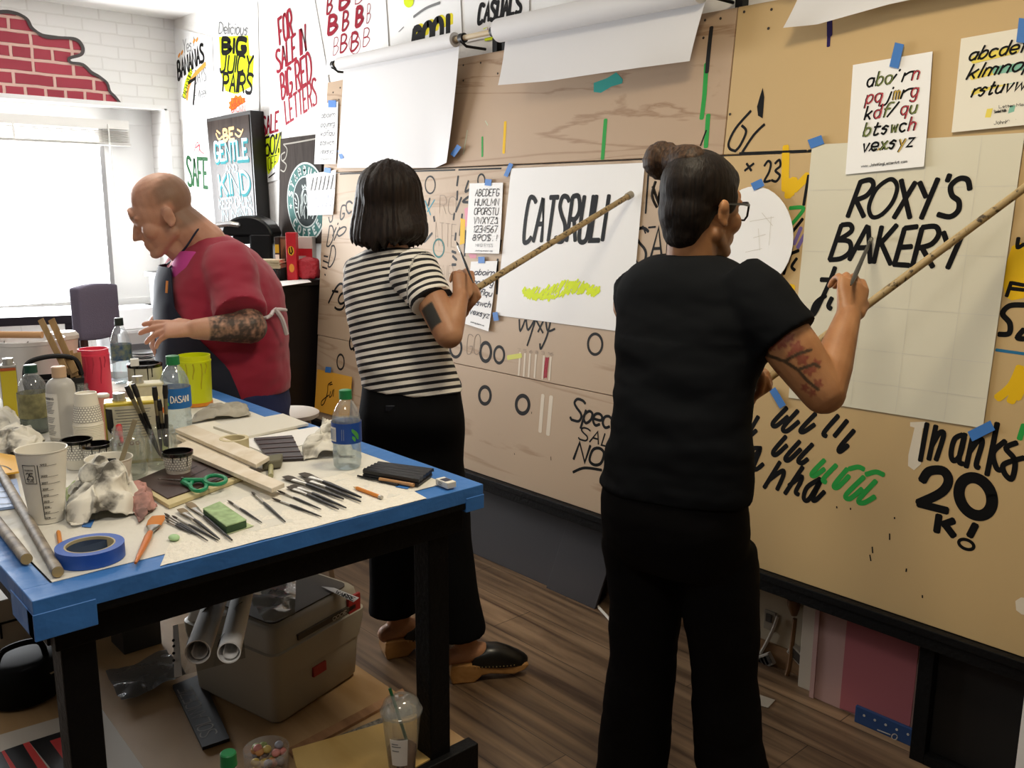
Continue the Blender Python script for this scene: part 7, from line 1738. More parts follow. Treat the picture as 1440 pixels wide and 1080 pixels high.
def flatstick(name, label, a, b, w, th, mat, cat='stirrer', grp=None, rnd=True):
    d = (b-a).normalized(); s = d.cross(CF).normalized(); n = s.cross(d)
    mb = MB(); mb.obox(a.lerp(b, .5), d*((b-a).length/2), s*w, n*th); return tag(mb.build(name, mat, bevel=min(w, th)*.5), label, cat, grp)
stick_m = wood('stir_wood', 'b59468', '9c7c52', (30, 30, 6))
dep = proj(c)[2]
flatstick('stir_stick', 'grey wooden stirrer standing in the short white cup', at(164, 668, dep), at(190, 590, dep+.003), .0048, .0012, M('stick_grey', '8f8266', .6))
MB_ = MB(); MB_.obox(at(157, 650, dep), CR*.008, UP*.008, CF*.006); tag(MB_.build('foam_block', M('foam_black', '1e1c1a', .8), bevel=.002), 'black foam tip poking out of the short white cup', 'foam brush')
# pencils and brushes lying
def pencil(label, a, b, r=.0036, col='d9862f', lead=True, eraser=False):
    A_, B_2 = T(*a)+UP*r, T(*b)+UP*r; d = (B_2-A_).normalized(); L = (B_2-A_).length; t = thing('pencil', label, 'pencil', drop(A_, ZP))
    MB().cyl(A_, B_2-d*.012, r, n=6, sm=False).build('barrel', M('pencil_'+col, col, .45), t)
    MB().lathe([(r*.95, L-.012), (r*.35, L-.003)], A_, d, n=10).build('sharpened_wood', M('pencil_wood', 'd9b98a', .7), t); MB().lathe([(r*.35, L-.003), (.0002, L)], A_, d, n=8).build('lead', M('lead', '2b2a2a', .4), t)
    if eraser: MB().cyl(A_-d*.007, A_+d*.001, r*1.05, n=12).build('ferrule', M('ferrule'), t)
    return t
pencil('orange pencil stub pointing up beside the blue tape roll', (86,775), (82,748))
pencil('orange pencil with a metal end, in front of the black case', (534,701), (497,687), eraser=True)
def brush(label, end, tip, r=.0036, bl=.2, kind='round', hm=None, bm=None, grp='brushes laid out on the table paper', lift=0.):
    A_, B_2 = T(*end)+UP*(r+lift), T(*tip)+UP*(r+lift); d = (B_2-A_).normalized(); L = (B_2-A_).length; s = d.cross(UP).normalized()
    t = thing('paint_brush', label, 'brush', drop(A_, ZP), grp)
    MB().lathe([(r*.35, 0), (r*.6, L*.1), (r*1.05, L*.5), (r*.75, L*.62)], A_, d, n=10).build('handle', hm or M('handle_black'), t)
    fb = L*(1-bl)
    def rg(x, w, k): return [A_+d*x+s*(w*math.cos(2*math.pi*i/10))+UP*(k*math.sin(2*math.pi*i/10)) for i in range(10)]
    w = r*2.0 if kind == 'flat' else r*.8; k = r*.55 if kind == 'flat' else r*.8
    MB().rings([rg(L*.61, r*.8, r*.8), rg(L*.66, r*.8, r*.8), rg(fb, w, k)]).build('ferrule', M('ferrule'), t)
    MB().rings([rg(fb, w, k), rg(fb+(L-fb)*.6, w*1.15, k), rg(L, w*(.9 if kind == 'flat' else .15), k*.3)]).build('bristles', bm or M('bristle_grey', '4a443e', .8), t)
s6 = lambda x, y: (x/3.6, y/3.6+540); s7 = lambda x, y: (x/3.79+320, y/3.79+520)
ordn = ('first', 'second', 'third', 'fourth', 'fifth')
for k, (e_, ti) in enumerate((((970,762),(842,698)),((1000,770),(835,680)),((1052,800),(832,660)),((1105,798),(870,672)))):
    brush('thin dark brush, %s from the left in the fan beside the orange brush' % ordn[k], s6(*e_), s6(*ti), .0024, .14)
brush('dark flat brush with a pale tip, nearest the green sponge', s6(1175,800), s6(955,610), .0036, .16, 'flat', bm=M('bristle_tan', '8a7a62', .8))
brush('shorter dark flat brush lying under the fan of thin brushes', s6(1112,800), s6(912,645), .0034, .15, 'flat', bm=M('bristle_tan'), lift=.002)
brush('thin brush lying behind the green sponge', s7(182,820), s7(0,702), .0024, .2)
brush('slim brush with a tan handle end, right of the green sponge', s7(308,818), s7(128,658), .0030, .14)
brush('thin black brush nearest the table edge, right of the sponge', s7(500,790), s7(235,690), .0027, .2)
brush('thin black brush lying just above the one nearest the edge', s7(498,750), s7(266,650), .0026, .2)
brush('black flat brush, lowest of the wide row before the water bottle', s7(592,752), s7(328,630), .0036, .13, 'flat')
brush('black flat brush, second lowest of the wide row before the water bottle', s7(632,745), s7(348,622), .0036, .13, 'flat')
brush('wide grey flat brush, left tip in the row before the water bottle', s7(618,700), s7(308,578), .0046, .17, 'flat')
brush('wide grey flat brush, topmost in the row before the water bottle', s7(712,692), s7(396,562), .0048, .18, 'flat')
brush('black brush lying against the topmost wide flat brush', s7(710,712), s7(418,590), .0038, .12, 'flat')
brush('orange-handled flat brush lying at the front edge of the table', (191,797), (223,730), .0062, .24, 'flat', hm=M('handle_orange', 'c8702a', .35), bm=M('bristle_orange', 'c77a30', .7), grp=None)
mb = MB(); mb.ell(T(245,759)+UP*.004, (.009, .012, .005), None, 14, 8); tag(mb.build('putty', M('putty_green', 'a9cf9a', .5)), 'small pale green blob beside the orange brush', 'putty')
# sponge on green paper
flat('paper_scrap', 'pale green paper scrap under the sponge', 'paper', [(286,724),(300,716),(357,740),(320,752)], TABLE, .0004, .0005, M('scrap_green', 'b9c79a', .8))
SP = Plane((0, 0, ZP+.014), (1, 0, 0), (0, 1, 0), (0, 0, 1))
sp_t = thing('sponge', 'worn green sponge block among the brushes', 'sponge', drop(SP.px(315,724), ZP+.001))
q = [SP.px(285,716), SP.px(309,706), SP.px(347,732), SP.px(318,741)]
MB().prism([drop(p, ZP+.001) for p in q], UP*.0125).build('sponge_body', M('sponge_dark', '3f5a3c', .9, noise_=(50, .3)), sp_t, bevel=.002)
MB().prism([drop(p, ZP+.0135) for p in q], UP*.0025).build('scouring_face', M('sponge_green', 'abc795', .9, noise_=(60, .35)), sp_t, bevel=.001)
# scissors
sc_t = thing('scissors', 'green-handled scissors lying on the dark slatted board', 'scissors', T(262,678)); sg_ = M('scissor_green', '1c8a5c', .35); stl = M('steel_blade', '8d8f90', .25, 1)
SZ = Plane((0, 0, ZP+.016), (1, 0, 0), (0, 1, 0), (0, 0, 1))
for k, (lc, lr, tip) in enumerate((((279,683),(11.5,7.5),(222,674)), ((303,677),(15,6.5),(224,676.5)))):
    dz = UP*(.003*k)
    pv = SZ.px(257,677.5)+dz
    cpt = [SZ.px(lc[0]+lr[0]*math.cos(a), lc[1]+lr[1]*math.sin(a))+dz for a in [2*math.pi*i/18 for i in range(18)]]
    mb = MB(); mb.tube(cpt+[cpt[0], cpt[1]], .0042, 8); st_p = SZ.px(lc[0]-lr[0], lc[1])+dz; mb.tube([pv, pv.lerp(st_p, .6), st_p], [.0055, .005, .0045], 8); mb.build('handle', sg_, sc_t)
    tp_ = SZ.px(*tip)+dz; d = (tp_-pv).normalized(); s = d.cross(UP)
    mb = MB(); mb.prism([pv-s*.004, pv+s*.004, tp_+s*.0006, tp_-s*.0006], UP*.0015); mb.build('blade', stl, sc_t)
MB().cyl(SZ.px(257,677.5), SZ.px(257,677.5)+UP*.009, .0035, n=12).build('rivet', stl, sc_t)
# dark slatted board on a cream backing, pine strips, small dark shutter
bd = thing('slatted_board', 'dark brown slatted board on a cream backing under the scissors', 'board', T(265,680))
qd = [(190,687),(262,655),(352,672),(238,716)]
MB().prism([T(*p) for p in qd], UP*.008).build('backing', M('backing_cream', 'cdbf92', .7), bd, bevel=.001)
MB().prism([T(x, y-3)+UP*.004 for x, y in ((192,685),(262,655),(347,672),(236,711))], UP*.0065).build('slat_face', M('slat_brown', '3a2622', .4), bd, bevel=.001)
TB2 = Plane((0, 0, ZP+.0106), (1, 0, 0), (0, 1, 0), (0, 0, 1))
for k in range(5):
    mb = MB(); stroke(mb, TB2, [(262+k*15, 652+k*3.4), (238+k*15, 664+k*3.2)], .003, .0004, sm=False); mb.build('groove', M('groove_black', '120c0b', .6), bd)
pine = wood('pine_strip', 'e6dccb', 'd6c8b0', (12, 12, 12), .6)
def slat(label, quad, z, th=.009):
    pl_ = Plane((0, 0, ZP+z), (1, 0, 0), (0, 1, 0), (0, 0, 1)); mb = MB(); mb.prism([pl_.px(*p) for p in quad], UP*-th); return tag(mb.build('pine_strip', pine, bevel=.001), label, 'strip', 'pale pine strips on the table')
slat('pale pine strip lying furthest back, before the white boards', [(246,603),(272,597),(379,642),(360,653)], .030)
slat('pale pine strip lying nearest, over the dark slatted board', [(244,628),(262,620),(400,679),(382,687)], .022)
slat('pale pine strip beneath the other two strips, crossing behind the scissors', [(247,612),(258,608),(352,656),(340,662)], .019)
c = T(330, 634)+UP*.001; R2 = 20*pm(c); t = thing('tape_roll', 'cream masking tape roll lying between the pine strips', 'tape roll', c)
MB().rings([[c+V(q*math.cos(2*math.pi*k/40), q*math.sin(2*math.pi*k/40), z) for k in range(40)] for q, z in ((R2*.76,0),(R2,0),(R2,.030),(R2*.76,.030))], closed=True).build('tape', M('tape_cream', 'cfc29a', .6), t)
sh = thing('ribbed_board', 'small dark brown ribbed board lying before the white rag', 'panel', T(392,632))
P = [T(357,619), T(411,615), T(427,648), T(378,650)]
MB().prism(P, UP*.006).build('panel', M('slat_brown_dark', '2b2222', .4), sh, bevel=.001)
for k in range(5):
    u = (k+.6)/5; a, b = P[0].lerp(P[3], u)+UP*.0065, P[1].lerp(P[2], u)+UP*.0065; MB().obox(a.lerp(b, .5), (b-a)*.5, (P[3]-P[0]).normalized()*.004, UP*.001).build('rib', M('slat_brown'), sh, bevel=.0005)
fb_ = thing('foam_brush', 'grey foam brush with a short pale handle on the table', 'brush', T(384,655))
MB().obox(T(384,656)+UP*.011, (T(398,652)-T(372,656))*.5, (T(386,648)-T(384,656))*.6, UP*.009).build('foam_head', M('foam_grey', '6d6a58', .9), fb_, bevel=.003)
MB().cyl(T(381,660)+UP*.009, T(381,674)+UP*.007, .0055, n=10).build('handle', M('handle_pale', 'a8a57c', .5), fb_)
# white boards and sheets
flat('white_board', 'white board with a dark edge lying at the back of the table', 'board', [(300,603),(398,585),(434,599),(345,618)], TABLE, .001, .006, M('board_white', 'dedacd', .6))
flat('paper_sheet', 'white sheet under the ribbed panel and white board', 'paper', [(330,620),(445,600),(470,612),(380,640)], TABLE, .0002, .0006, pw)
flat('paper_sheet', 'white sheet under the pine strips at the back', 'paper', [(240,605),(300,592),(345,612),(262,624)], TABLE, .0002, .0008, pw2)
def towel(u, v):
    tl, tr, br, bl = T(258,720), T(520,655), T(600,700), T(225,795)
    q = bl*(1-u)*(1-v)+br*u*(1-v)+tr*u*v+tl*(1-u)*v; return V(q.x, q.y, ZP-.0012+.0012*noise.noise(V(q.x*45, q.y*45, 3)))
mb = MB(); mb.sheet(towel, 40, 24, .0005); tag(mb.build('paper_towel', M('towel_white', 'ece7db', .9, bump=(60, .5))), 'crinkled white paper towel under the rows of brushes', 'paper')
# water bottles
def bottle(label, px, py, rpx, ty, lab=None, cap=capg, water=.5, murky=None, grp='plastic water bottles', sup=None, z0=None, dep=None):
    if dep is None: c, r = foot_pt(px, py, rpx)
    else: c = at(px, py, dep); r = rpx*pm(c)
    hz = c.z; h = zat(c, ty)-hz
    t = thing('water_bottle', label, 'bottle', c, grp)
    prof = [(.0,.004),(r*.55,.001),(r*.82,.0),(r*.95,h*.03),(r*.96,h*.08),(r,h*.12),(r*.97,h*.16),(r,h*.20),(r*.96,h*.24),(r*.96,h*.30),(r,h*.34),(r,h*.58),(r*.97,h*.62),(r*.90,h*.70),(r*.72,h*.78),(r*.50,h*.845),(r*.36,h*.875),(r*.34,h*.93)]
    MB().lathe(prof, c, n=36, caps=(True, True)).build('bottle_body', pet, t)
    if water:
        pw2_ = [(max(q-.0008, 0), z+.0012) for q, z in prof if z <= h*water]
        MB().lathe(pw2_+[(.0, pw2_[-1][1])], c, n=28, caps=(True, False)).build('water', murky or wat, t)
    MB().lathe([(.0,h*.885),(r*.44,h*.885),(r*.45,h*.90),(r*.44,h*.90),(r*.43,h*.995),(r*.38,h),(.0,h)], c, n=26).build('cap', cap, t)
    if lab:
        wrap(c, r, r, 1, -180, 180, h*lab[0], h*lab[1], 'label', lab[2], t, .0008, 40)
        if len(lab) > 3: lab[3](c, r, h, t)
    return t
lb_blue = M('label_blue', '1f4a9a', .4)
def dasani(shift, letters):
    def f(c, r, h, t):
        mb = MB(); mid = (h*.34+h*.58)/2
        if letters: ctext(c, r, r, 1, letters, shift+12, shift+78, mid-h*.035, mid+h*.045, .0022, M('label_white'), t, .0024)
        mb.ribbon([cone_pt(c, r, r, 1, math.radians(shift-22+26*k/6), mid+h*(.07-.14*k/6), .0023) for k in range(7)], [.002,.007,.010,.011,.010,.006,.002], camdirs(c)[0])
        mb.ribbon([cone_pt(c, r, r, 1, math.radians(shift-20+10*k/6), mid+h*(-.02-.07*k/6), .0022) for k in range(7)], [.002,.005,.007,.007,.006,.004,.002], camdirs(c)[0]); mb.build('leaf_mark', M('leaf_green', '58b84a', .4), t)
    return f
def lab1(c, r, h, t):
    dasani(42, None)(c, r, h, t); wrap(c, r, r, 1, -75, -42, h*.37, h*.55, 'barcode', M('label_white'), t, .0022, 8)
    mb = MB()
    for k in range(9): mb.ribbon([cone_pt(c, r, r, 1, math.radians(-72+k*3.3), z, .0032) for z in (h*.39, h*.53)], .0007, camdirs(c)[0])
    for k in range(2): mb.ribbon([cone_pt(c, r, r, 1, math.radians(-18+k*7), z, .0024) for z in (h*.39, h*.53)], .0008, camdirs(c)[0])
    mb.build('print', M('label_grey_print', '9aa4b8', .5), t)
bottle('green-capped water bottle standing alone near the right corner of the table', 489, 662, 20.5, 548, (.34,.60,lb_blue,lab1), water=.62)
bottle('water bottle with a green cap beside the yellow tub', 250, 612, 21, 500, (.34,.60,M('label_cyan_blue', '1d66ae', .4),dasani(-28, 'DASANI')), water=.80)
bottle('murky brush-water bottle with a dark green cap at the table left', 52, 612, 20, 513, (.24,.60,M('label_murky', '9a9468', .6, noise_=(55, .5))), cap=M('cap_dark_green', '1d4438', .4), water=.5, murky=clear('murky_water', '9aa39a', .05, .2))
bottle('dark-capped water bottle beyond the pink tub, under the hand of the man', 174, 540, 13.5, 447, (.36,.60,M('label_teal_beige', '7c8a72', .5, noise_=(60, .5), col2='23507a')), cap=M('cap_black_green', '22302c', .4), water=.55)
# rubbing alcohol
c, r = foot_pt(92, 622, 19); h = zat(c, 515)-ZP
t = thing('solvent_bottle', 'translucent white solvent bottle with a beige cap and printed label', 'bottle', c)
MB().lathe([(.0,.0),(r*.9,0),(r,.004),(r,h*.70),(r*.95,h*.76),(r*.78,h*.81),(r*.5,h*.84),(r*.42,h*.86),(.0,h*.86)], c, n=34).build('bottle_body', M('hdpe_white', 'd8d5cf', .35, trans=.25), t)
MB().lathe([(.0,h*.855),(r*.50,h*.855),(r*.50,h*.99),(r*.44,h),(.0,h)], c, n=24).build('cap', M('cap_beige', 'cfae90', .5), t)
wrap(c, r, r, 1, -85, -15, h*.06, h*.66, 'label', M('label_white'), t, .0006, 12)
mb = MB(); ctext(c, r, r, 1, 'RUBBING', -76, -30, h*.58, h*.605, .0012, INK, t, mb=mb)
for k in range(22):
    if k in (8, 9, 14): continue
    mb.ribbon([cone_pt(c, r, r, 1, math.radians(-76+(46-(k*17) % 14)*j/5), h*(.545-k*.021), .0014) for j in range(6)], .0010, camdirs(c)[0])
mb.build('print', INKG, t)
# dotted cup stack (upside down)
c, r = foot_pt(127, 628, 20)
grp = 'nested dotted cups stacked upside down'
ht = zat(c, 552)-ZP; r2 = 14*pm(c); hc = ht*.62; n_ = 13
for k in range(n_):
    z = (ht-hc)*k/(n_-1)
    if k < n_-1:
        o = MB().lathe([(r+.0008, z), (r+.0012, z+.001), (r, z+.002), (r2+(r-r2)*.86, z+hc*.13), (r2+(r-r2)*.84, z+hc*.13), (r-.0012, z+.001)], c, n=30).build('paper_cup', cupw); tag(o, 'nested cup rim, number %d from the bottom of the dotted cup stack' % (k+1), 'cup', grp)
    else:
        t = thing('paper_cup', 'topmost upside-down dotted cup of the stack left of the beige tin', 'cup', c+UP*z, grp)
        cc = c+UP*z; MB().lathe([(r-.001, 0), (r+.0008, 0), (r+.0012, .0015), (r, .003), (r2, hc), (r2-.002, hc), (r2-.002, hc-.004), (.0, hc-.004)], cc, n=32).build('cup', cupw, t); wrap(cc, r, r2, hc, -180, 180, hc*.12, hc*.62, 'dotted_band', dots, t, .0005, 36)
c, r = foot_pt(150, 622, 8.5); h = zat(c, 555)-ZP
t = thing('paint_tube', 'salmon pink cylinder bottle standing right of the cup stack', 'bottle', c); MB().lathe([(.0,0),(r,0),(r,h*.97),(r*.9,h),(.0,h)], c, n=26).build('body', M('salmon', 'c78f80', .4), t); MB().lathe([(r*1.03,h*.96),(r*1.06,h),(r*.8,h+.003),(.0,h+.003)], c, n=26).build('lid', M('lid_white', 'd9d4cc', .4), t)
glass = clear('jar_glass', 'fafcfa', .03, .5, .07)
def jar(label, px, py, rb, ty, grp='glass jars'):
    c, r = foot_pt(px, py, rb); h = zat(c, ty)-ZP; t = thing('glass_jar', label, 'jar', c, grp)
    MB().lathe([(.0,.004),(r*.8,.0),(r*.97,.006),(r,.012),(r,h*.72),(r*.93,h*.80),(r*.80,h*.85),(r*.80,h*.89),(r*.84,h*.90),(r*.80,h*.92),(r*.84,h*.94),(r*.80,h*.96),(r*.82,h),(r*.76,h),(r*.75,h*.86),(r*.94,h*.72),(r*.95,.012),(.0,.010)], c, n=36).build('jar', glass, t)
    return c, r, h, t
c1_, r1_, h1_, t1_ = jar('empty glass jar with a red cloth tip, behind the short white cup', 184, 678, 24, 602)
mb = MB(); mb.tube([at(164, 612, proj(c1_)[2]+.03), at(167, 600, proj(c1_)[2]+.035), at(172, 622, proj(c1_)[2])], [.004, .007, .003]); tag(mb.build('red_cloth', M('cloth_red', 'c0282c', .6)), 'red cloth tip stuffed in the mouth of the empty jar', 'cloth')
c2_, r2_, h2_, t2_ = jar('glass jar holding dark brushes upright, left of the beige tin', 230, 662, 21, 600)
t2_['label'] = 'glass jar holding dark upright brushes, before the blue-label bottle'
dj = proj(c2_)[2]
for k, ((tx, ty), (bx, by), lb_, dd) in enumerate((((178,543),(224,640),'leftmost dark brush leaning in the glass jar',0), ((187,540),(226,642),'second brush from the left leaning in the glass jar',.012), ((217,544),(228,645),'upright flat brush in the middle of the glass jar',0), ((223,562),(236,645),'short brush leaning right in the glass jar',.01), ((232,541),(236,645),'rightmost tall brush with dark bristles in the glass jar',.004))):
    e_, ti = at(bx, by, dj+dd*.3), at(tx, ty, dj+dd-.045); d = (ti-e_).normalized(); L = (ti-e_).length; t = thing('paint_brush', lb_, 'brush', e_, 'brushes standing in the glass jar')
    MB().lathe([(.0015,0),(.0035,L*.2),(.0045,L*.55),(.0036,L*.62)], e_, d, n=10).build('handle', M('handle_black'), t); MB().lathe([(.0038,L*.61),(.0046,L*.82)], e_, d, n=10).build('ferrule', M('ferrule_brown', '8d8468', .35, .8), t); MB().lathe([(.0046,L*.82),(.006,L*.9),(.005,L)], e_, d, n=10).build('bristles', M('bristle_dark'), t)
flatstick('plastic_spatula', 'pale yellow-green plastic spatula standing in the glass jar', at(234, 648, dj-.01), at(230, 606, dj-.005), .006, .001, M('spatula_lime', 'd8dc9a', .5), 'spatula')
# tins
def tin(label, px0, px1, py, ty, d, mats, capx=None, name='solvent_tin', grp=None, dep=None):
    a = T((px0+px1)/2, py); w = (px1-px0)/2*pm(a); dr_, sr = camdirs(a); dr_ = -dr_; a = a+dr_*.0
    h = zat(a, ty)-ZP; t = thing(name, label, 'tin', a+dr_*d, grp); c = a+dr_*d+UP*h/2
    MB().obox(c, sr*w, dr_*d, UP*h/2).build('tin_body', mats[0], t, bevel=.004)
    MB().obox(c-dr_*(d+.0006), sr*w*.93, dr_*.0005, UP*h*.44).build('label', mats[1], t)
    if capx is not None:
        p = a+dr_*d+sr*(w*capx)+UP*h; MB().lathe([(.0,0),(.014,0),(.014,.004),(.0125,.004),(.0125,.016),(.0,.016)], p, n=24).build('cap', M('tin_cap', 'c9c7c2', .3, .6), t)
    return t, c, sr, dr_, w, h, d
tinl = M('tin_label_beige', 'd8d0b4', .6, noise_=(40, .15))
t, c, sr, dr_, w, h, d = tin('beige-labelled yellow solvent tin standing behind the brush jar', 156, 229, 652, 565, .028, (M('tin_yellow', 'c2ac3a', .35, .3), tinl), -.45)
mb = MB()
for k in range(11): mb.ribbon([c-dr_*(d+.0015)+sr*(w*(-.7+1.4*j/2))*(.9-.2*((k*7) % 3)/3)+UP*h*(.38-k*.045) for j in range(3)], .0012, -dr_)
mb.build('print', INKG, t)
mb = MB(); P = [c-dr_*(d+.0018)+sr*w*x+UP*h*y for x, y in ((-.95,.42),(-.72,.40),(-.70,.15),(-.80,.0),(-.93,.1))]; mb.add(P[::-1], [tuple(range(5))]); mb.build('paint_stain', bpaint, t)
mb = MB()
for k in range(5): 
    cc = c-dr_*(d+.0016)+sr*w*(-.72+k*.2)-UP*h*.16; mb.ribbon([cc+sr*.004*math.cos(x)+UP*.004*math.sin(x) for x in (0,1.3,2.6,3.9,5.2,6.28)], .002, -dr_)
mb.build('pictogram', M('print_rust', '8a4a3a', .6), t)
t, c, sr, dr_, w, h, d = tin('second solvent tin with an orange band, behind the beige one', 186, 234, 616, 540, .026, (M('tin_pale', 'c4bd9e', .4, .2), tinl), -.4)
MB().obox(c-dr_*(d+.0012)+UP*h*.0+sr*w*.55, sr*w*.42, dr_*.0006, UP*h*.05).build('orange_band', M('band_orange', 'd8702a', .5), t)
t, c, sr, dr_, w, h, d = tin('narrow yellow and grey tin at the far left of the table', 8, 29, 592, 514, .02, (M('tin_grey', '8f8c88', .4, .3), M('tin_yellow_label', 'c2b02a', .5)), .1)
MB().obox(c-dr_*(d+.0014)+UP*h*.43, sr*w*.9, dr_*.0005, UP*h*.025).build('red_band', M('band_red', 'a8502a', .5), t)
# dripped paint can with a white box on it
c, r = foot_pt(208, 575, 23); h = zat(c, 512)-ZP
t = thing('paint_can', 'pale paint can with black drips and a black rim, beyond the solvent tins', 'can', c)
MB().lathe([(.0,0),(r,0),(r,h),(r*.9,h+.001),(r*.88,h-.006),(.0,h-.006)], c, n=34).build('can', M('can_pale', 'c3bfa9', .5, noise_=(30, .25)), t)
mb = MB(); mb.rings([[c+V(q*math.cos(2*math.pi*k/34), q*math.sin(2*math.pi*k/34), z) for k in range(34)] for q, z in ((r+.001,h-.006),(r+.0015,h+.002),(r*.86,h+.003),(r*.86,h-.005))], caps=(False, False))
for a, l in ((-35,.2),(8,.42),(22,.25)): mb.ribbon([cone_pt(c, r, r, 1, math.radians(a), h*(1-l*k/4), .0014) for k in range(5)], [.004,.003,.0025,.002,.003], camdirs(c)[0])
mb.build('paint_drip', bpaint, t); MB().lathe([(.0,h-.004),(r*.87,h-.004)], c, n=30, caps=(False, False)).build('paint', bpaint, t)
d, s = camdirs(c); mb = MB(); mb.obox(c+d*r*.75-s*r*.55+UP*(h+.012), s*.011, d*.009, UP*.010); tag(mb.build('small_box', M('carton_white2', 'e6e4de', .6), bevel=.001), 'small white box perched on the dripped paint can', 'box')
# fluorescent tubs
def tub(label, px, py, rb, ty, mat, ring=None, rt=None):
    c, r = foot_pt(px, py, rb); h = zat(c, ty)-ZP; rt_ = r*(rt or 1.02); t = thing('paint_tub', label, 'tub', c, 'fluorescent paint tubs')
    MB().lathe([(.0,0),(r*.96,0),(r,.004),(rt_,h*.86),(rt_*1.02,h*.87),(rt_*1.02,h*.90),(rt_*.97,h*.905),(rt_*.98,h),(rt_*.93,h),(rt_*.92,h*.4),(.0,h*.4)], c, n=36).build('tub', mat, t)
    mb = MB()
    for a, l in ((-30,.45),(-5,.3),(22,.5),(40,.2)): mb.ribbon([cone_pt(c, r, rt_, h, math.radians(a+3*math.sin(k)), h*(.86-l*k/5), .0010) for k in range(6)], [.004,.003,.004,.003,.003,.002], camdirs(c)[0])
    mb.build('drip', M(mat.name+'_dark', ring, .6), t); return t, c, r, h
t, c, r, h = tub('fluorescent yellow paint tub with an orange foot, beside the man', 277, 573, 21.5, 499, M('fluo_yellow', 'd8e010', .4, emit=0), 'b0a80c', 1.06)
MB().lathe([(r*.98,-.0),(r*1.04,.001),(r*1.04,.010),(r*.98,.011)], c, n=34).build('foot_ring', M('foot_orange', 'd9882a', .5), t)
t, c, r, h = tub('fluorescent pink paint tub beyond the solvent bottle', 137, 566, 21, 490, M('fluo_pink', 'ef4560', .4), 'c42f48', .98)
c, r, h, t = jar('small glass jar behind the cup stack, before the pink tub', 119, 580, 9.5, 540)
# black caddy with stirrers, bucket
cd_ = T(80, 580); dr_, sr = camdirs(cd_); dr_ = -dr_; kk = pm(cd_)
t = thing('tool_caddy', 'black plastic caddy with a handle holding wooden stirrers', 'caddy', cd_+dr_*.05)
hh = zat(cd_, 534)-ZP
MB().rings([[cd_+dr_*.05+sr*(x*q)*1+dr_*(y*q)+UP*z for x, y in ((-.075,-.05),(.075,-.05),(.075,.05),(-.075,.05))] for q, z in ((.85,0),(1,hh),(.93,hh),(.8,.004))], sm=False, caps=(True, True)).build('tray', M('caddy_black', '151416', .4), t)
mb = MB(); mb.tube(smooth_path([cd_+dr_*.05+sr*x+UP*z for x, z in ((-.07,hh),(-.06,hh+.04),(-.02,hh+.055),(.03,hh+.055),(.06,hh+.04),(.07,hh))], 6), .007, 8); mb.build('handle', M('caddy_black'), t)
dc = proj(cd_+dr_*.05)[2]
for k, (a, b, w) in enumerate((((92,520),(57,449),.0085), ((106,524),(72,449),.0095), ((105,530),(97,494),.011), ((112,532),(108,496),.011), ((100,526),(88,500),.009))):
    flatstick('stir_stick', ('tall wooden stirrer leaning left over the white bucket', 'tall wooden stirrer beside the pink tub side of the bucket', 'short round-ended wooden paddle in the caddy, left of the last one', 'short wooden paddle touching the pink tub', 'short stirrer crossing behind the tall ones')[k], at(*a, dc+.01*k-.02), at(*b, dc+.01*k), w, .0016, stick_m, 'stirrer', 'wooden stirrers in the caddy')
c, r = foot_pt(48, 566, 42); h = zat(c, 476)-ZP
t = thing('bucket', 'large translucent white bucket with a wire handle at the back left of the table', 'bucket', c)
MB().lathe([(.0,.0),(r*.92,0),(r,.006),(r*1.10,h*.93),(r*1.14,h*.94),(r*1.14,h),(r*1.08,h),(r*.97,.01),(.0,.01)], c, n=40).build('bucket_body', M('bucket_white', 'eae6e4', .4, trans=.2), t)
dpb = proj(c)[2]-r*1.1
mb = MB(); mb.tube(smooth_path([at(5, 470, dpb+.12), at(10, 512, dpb), at(22, 500, dpb-.01), at(40, 480, dpb)], 6), .0016, 6); mb.build('wire_handle', M('wire', '8a8684', .35, .8), t)
mb = MB(); mb.cyl(c+LF*r*1.6+UP*(h+.011), c-LF*r*.5+UP*(h+.011), .010, n=12); tag(mb.build('wooden_rod', M('rod_peach', 'd9a878', .5)), 'peach wooden rod lying across the white bucket', 'rod')
c = at(92, 512, 2.78); c.z = ZP
t = thing('drink_cup', 'white lidded cup behind the wooden stirrers', 'cup', c)
hq = zat(c, 466)-ZP; MB().lathe([(.0,0),(.03,0),(.042,hq*.9),(.0,hq*.9)], c, n=26).build('cup', M('cup_peach', 'dcc2b4', .5), t); MB().lathe([(.0,hq*.88),(.045,hq*.88),(.045,hq*.94),(.036,hq),(.0,hq)], c, n=26).build('lid', M('lid_white'), t)
# left-edge papers
t = flat('yellow_card', 'yellow card with a black brush stroke at the left edge of the table', 'card', [(-20,643),(26,651),(29,673),(-20,681)], TABLE, .012, .004, M('card_amber', 'e0ab3c', .6))
mb = MB(); TB3 = Plane((0, 0, ZP+.0162), (1, 0, 0), (0, 1, 0), (0, 0, 1)); stroke(mb, TB3, [(-8,657),(2,655),(10,657),(16,661)], .003, .0003); mb.build('brush_stroke', INK, t)
t = flat('blue_board', 'pale blue board with black bars under the yellow card', 'board', [(-25,684),(24,677),(32,714),(-25,722)], TABLE, .001, .005, M('board_blue', '8ea4cc', .5))
mb = MB(); TB4 = Plane((0, 0, ZP+.0062), (1, 0, 0), (0, 1, 0), (0, 0, 1))
for y in (683, 691, 699, 708): stroke(mb, TB4, [(-20,y+3),(20+(y-683)*.3,y-1)], .0035, .0003, sm=False)
mb.build('black_bar', INK, t)
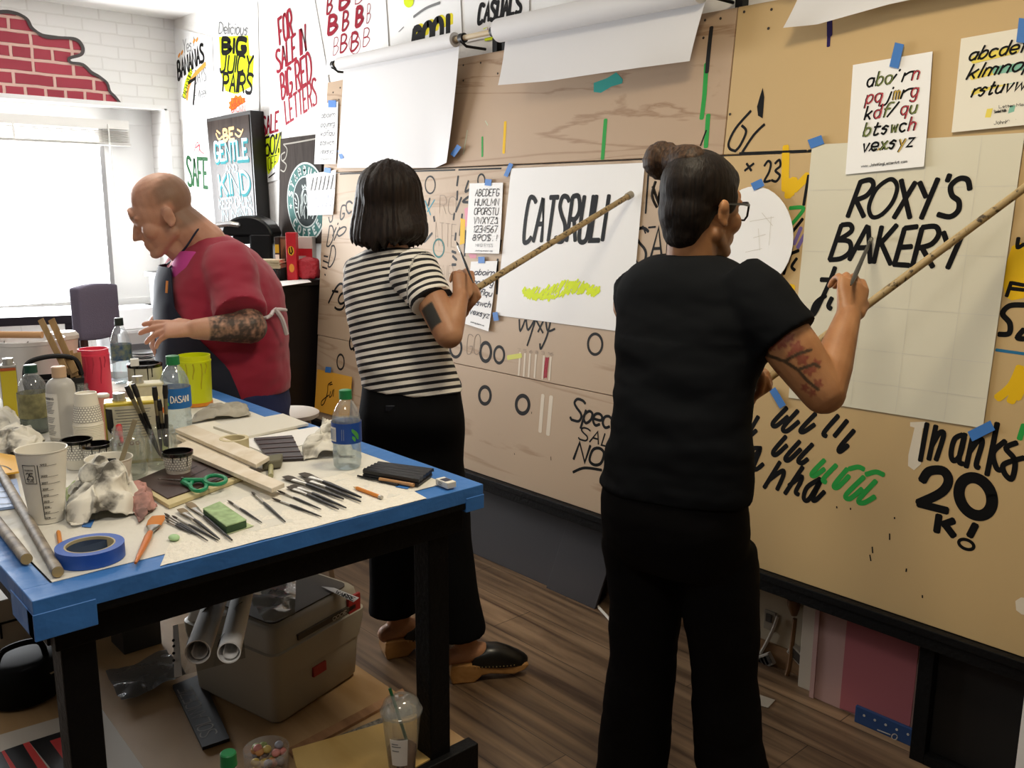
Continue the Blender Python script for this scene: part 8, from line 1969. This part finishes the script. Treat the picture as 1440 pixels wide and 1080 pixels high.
# black case and eraser at the right corner
cs_ = thing('zip_case', 'folded black case with a wooden pencil in its side, near the right corner', 'case', T(558,672))
CQ = [T(509,672), T(533,660), T(609,670), T(588,686)]
MB().prism(CQ, UP*.010).build('lower_flap', M('case_black', '17171a', .45), cs_, bevel=.004)
CQ2 = [p+UP*.0105+(CQ[2]-CQ[0]).normalized()*.002 for p in CQ]
def cf(u, v):
    p = CQ2[0].lerp(CQ2[1], v).lerp(CQ2[3].lerp(CQ2[2], v), u); return p+UP*(.0025*math.sin(v*math.pi*5)**2)
mb = MB(); mb.sheet(cf, 12, 30, .007, nrm=UP); mb.build('ribbed_flap', M('case_black'), cs_, bevel=0)
a, b = CQ[0].lerp(CQ[3], .35), CQ[0].lerp(CQ[3], .95); nn = (CQ[3]-CQ[0]).cross(UP).normalized(); nn = nn if nn.dot(CF) < 0 else -nn
mb = MB(); mb.cyl(a+nn*.005+UP*.006, b+nn*.005+UP*.006, .004, n=8); tag(mb.build('pencil', M('pencil_natural', 'b98a5c', .5)), 'natural wood pencil lying against the front of the black case', 'pencil')
mb = MB(); mb.cyl(T(503,671)+UP*.003, T(560,684)+UP*.003, .0022, n=8); tag(mb.build('pen', M('handle_black')), 'thin black pen poking out left of the black case', 'pen')
er = thing('eraser', 'white block eraser with dark print at the right corner of the table', 'eraser', T(627,682))
e0 = T(627,684); ed = (T(640,687)-T(613,676)).normalized(); es = ed.cross(UP).normalized()
MB().obox(e0+UP*.0075, ed*.021, es*.011, UP*.0065).build('eraser_body', M('eraser_white', 'e3ded2', .6), er, bevel=.0015)
MB().obox(e0+UP*.0142, ed*.010, es*.0085, UP*.0003).build('print', M('eraser_print', '33364a', .5), er)
sd = es if es.dot(CF) < 0 else -es
EP_ = Plane(e0+sd*.0112+UP*.0075, ed, UP, sd)
mb = MB(); st, tw = glyphs('1521')
for mode, pts in st:
    q = [Vector(((x/tw-.5)*.012-.004, (y-5)*.0006, 0)) for x, y in pts]
    if mode: q = smooth_path(q, 4, mode == 'o')
    mb.ribbon([EP_.w(p.x, p.y, .0004) for p in q], .0007, sd)
mb.build('lettering', INK, er)
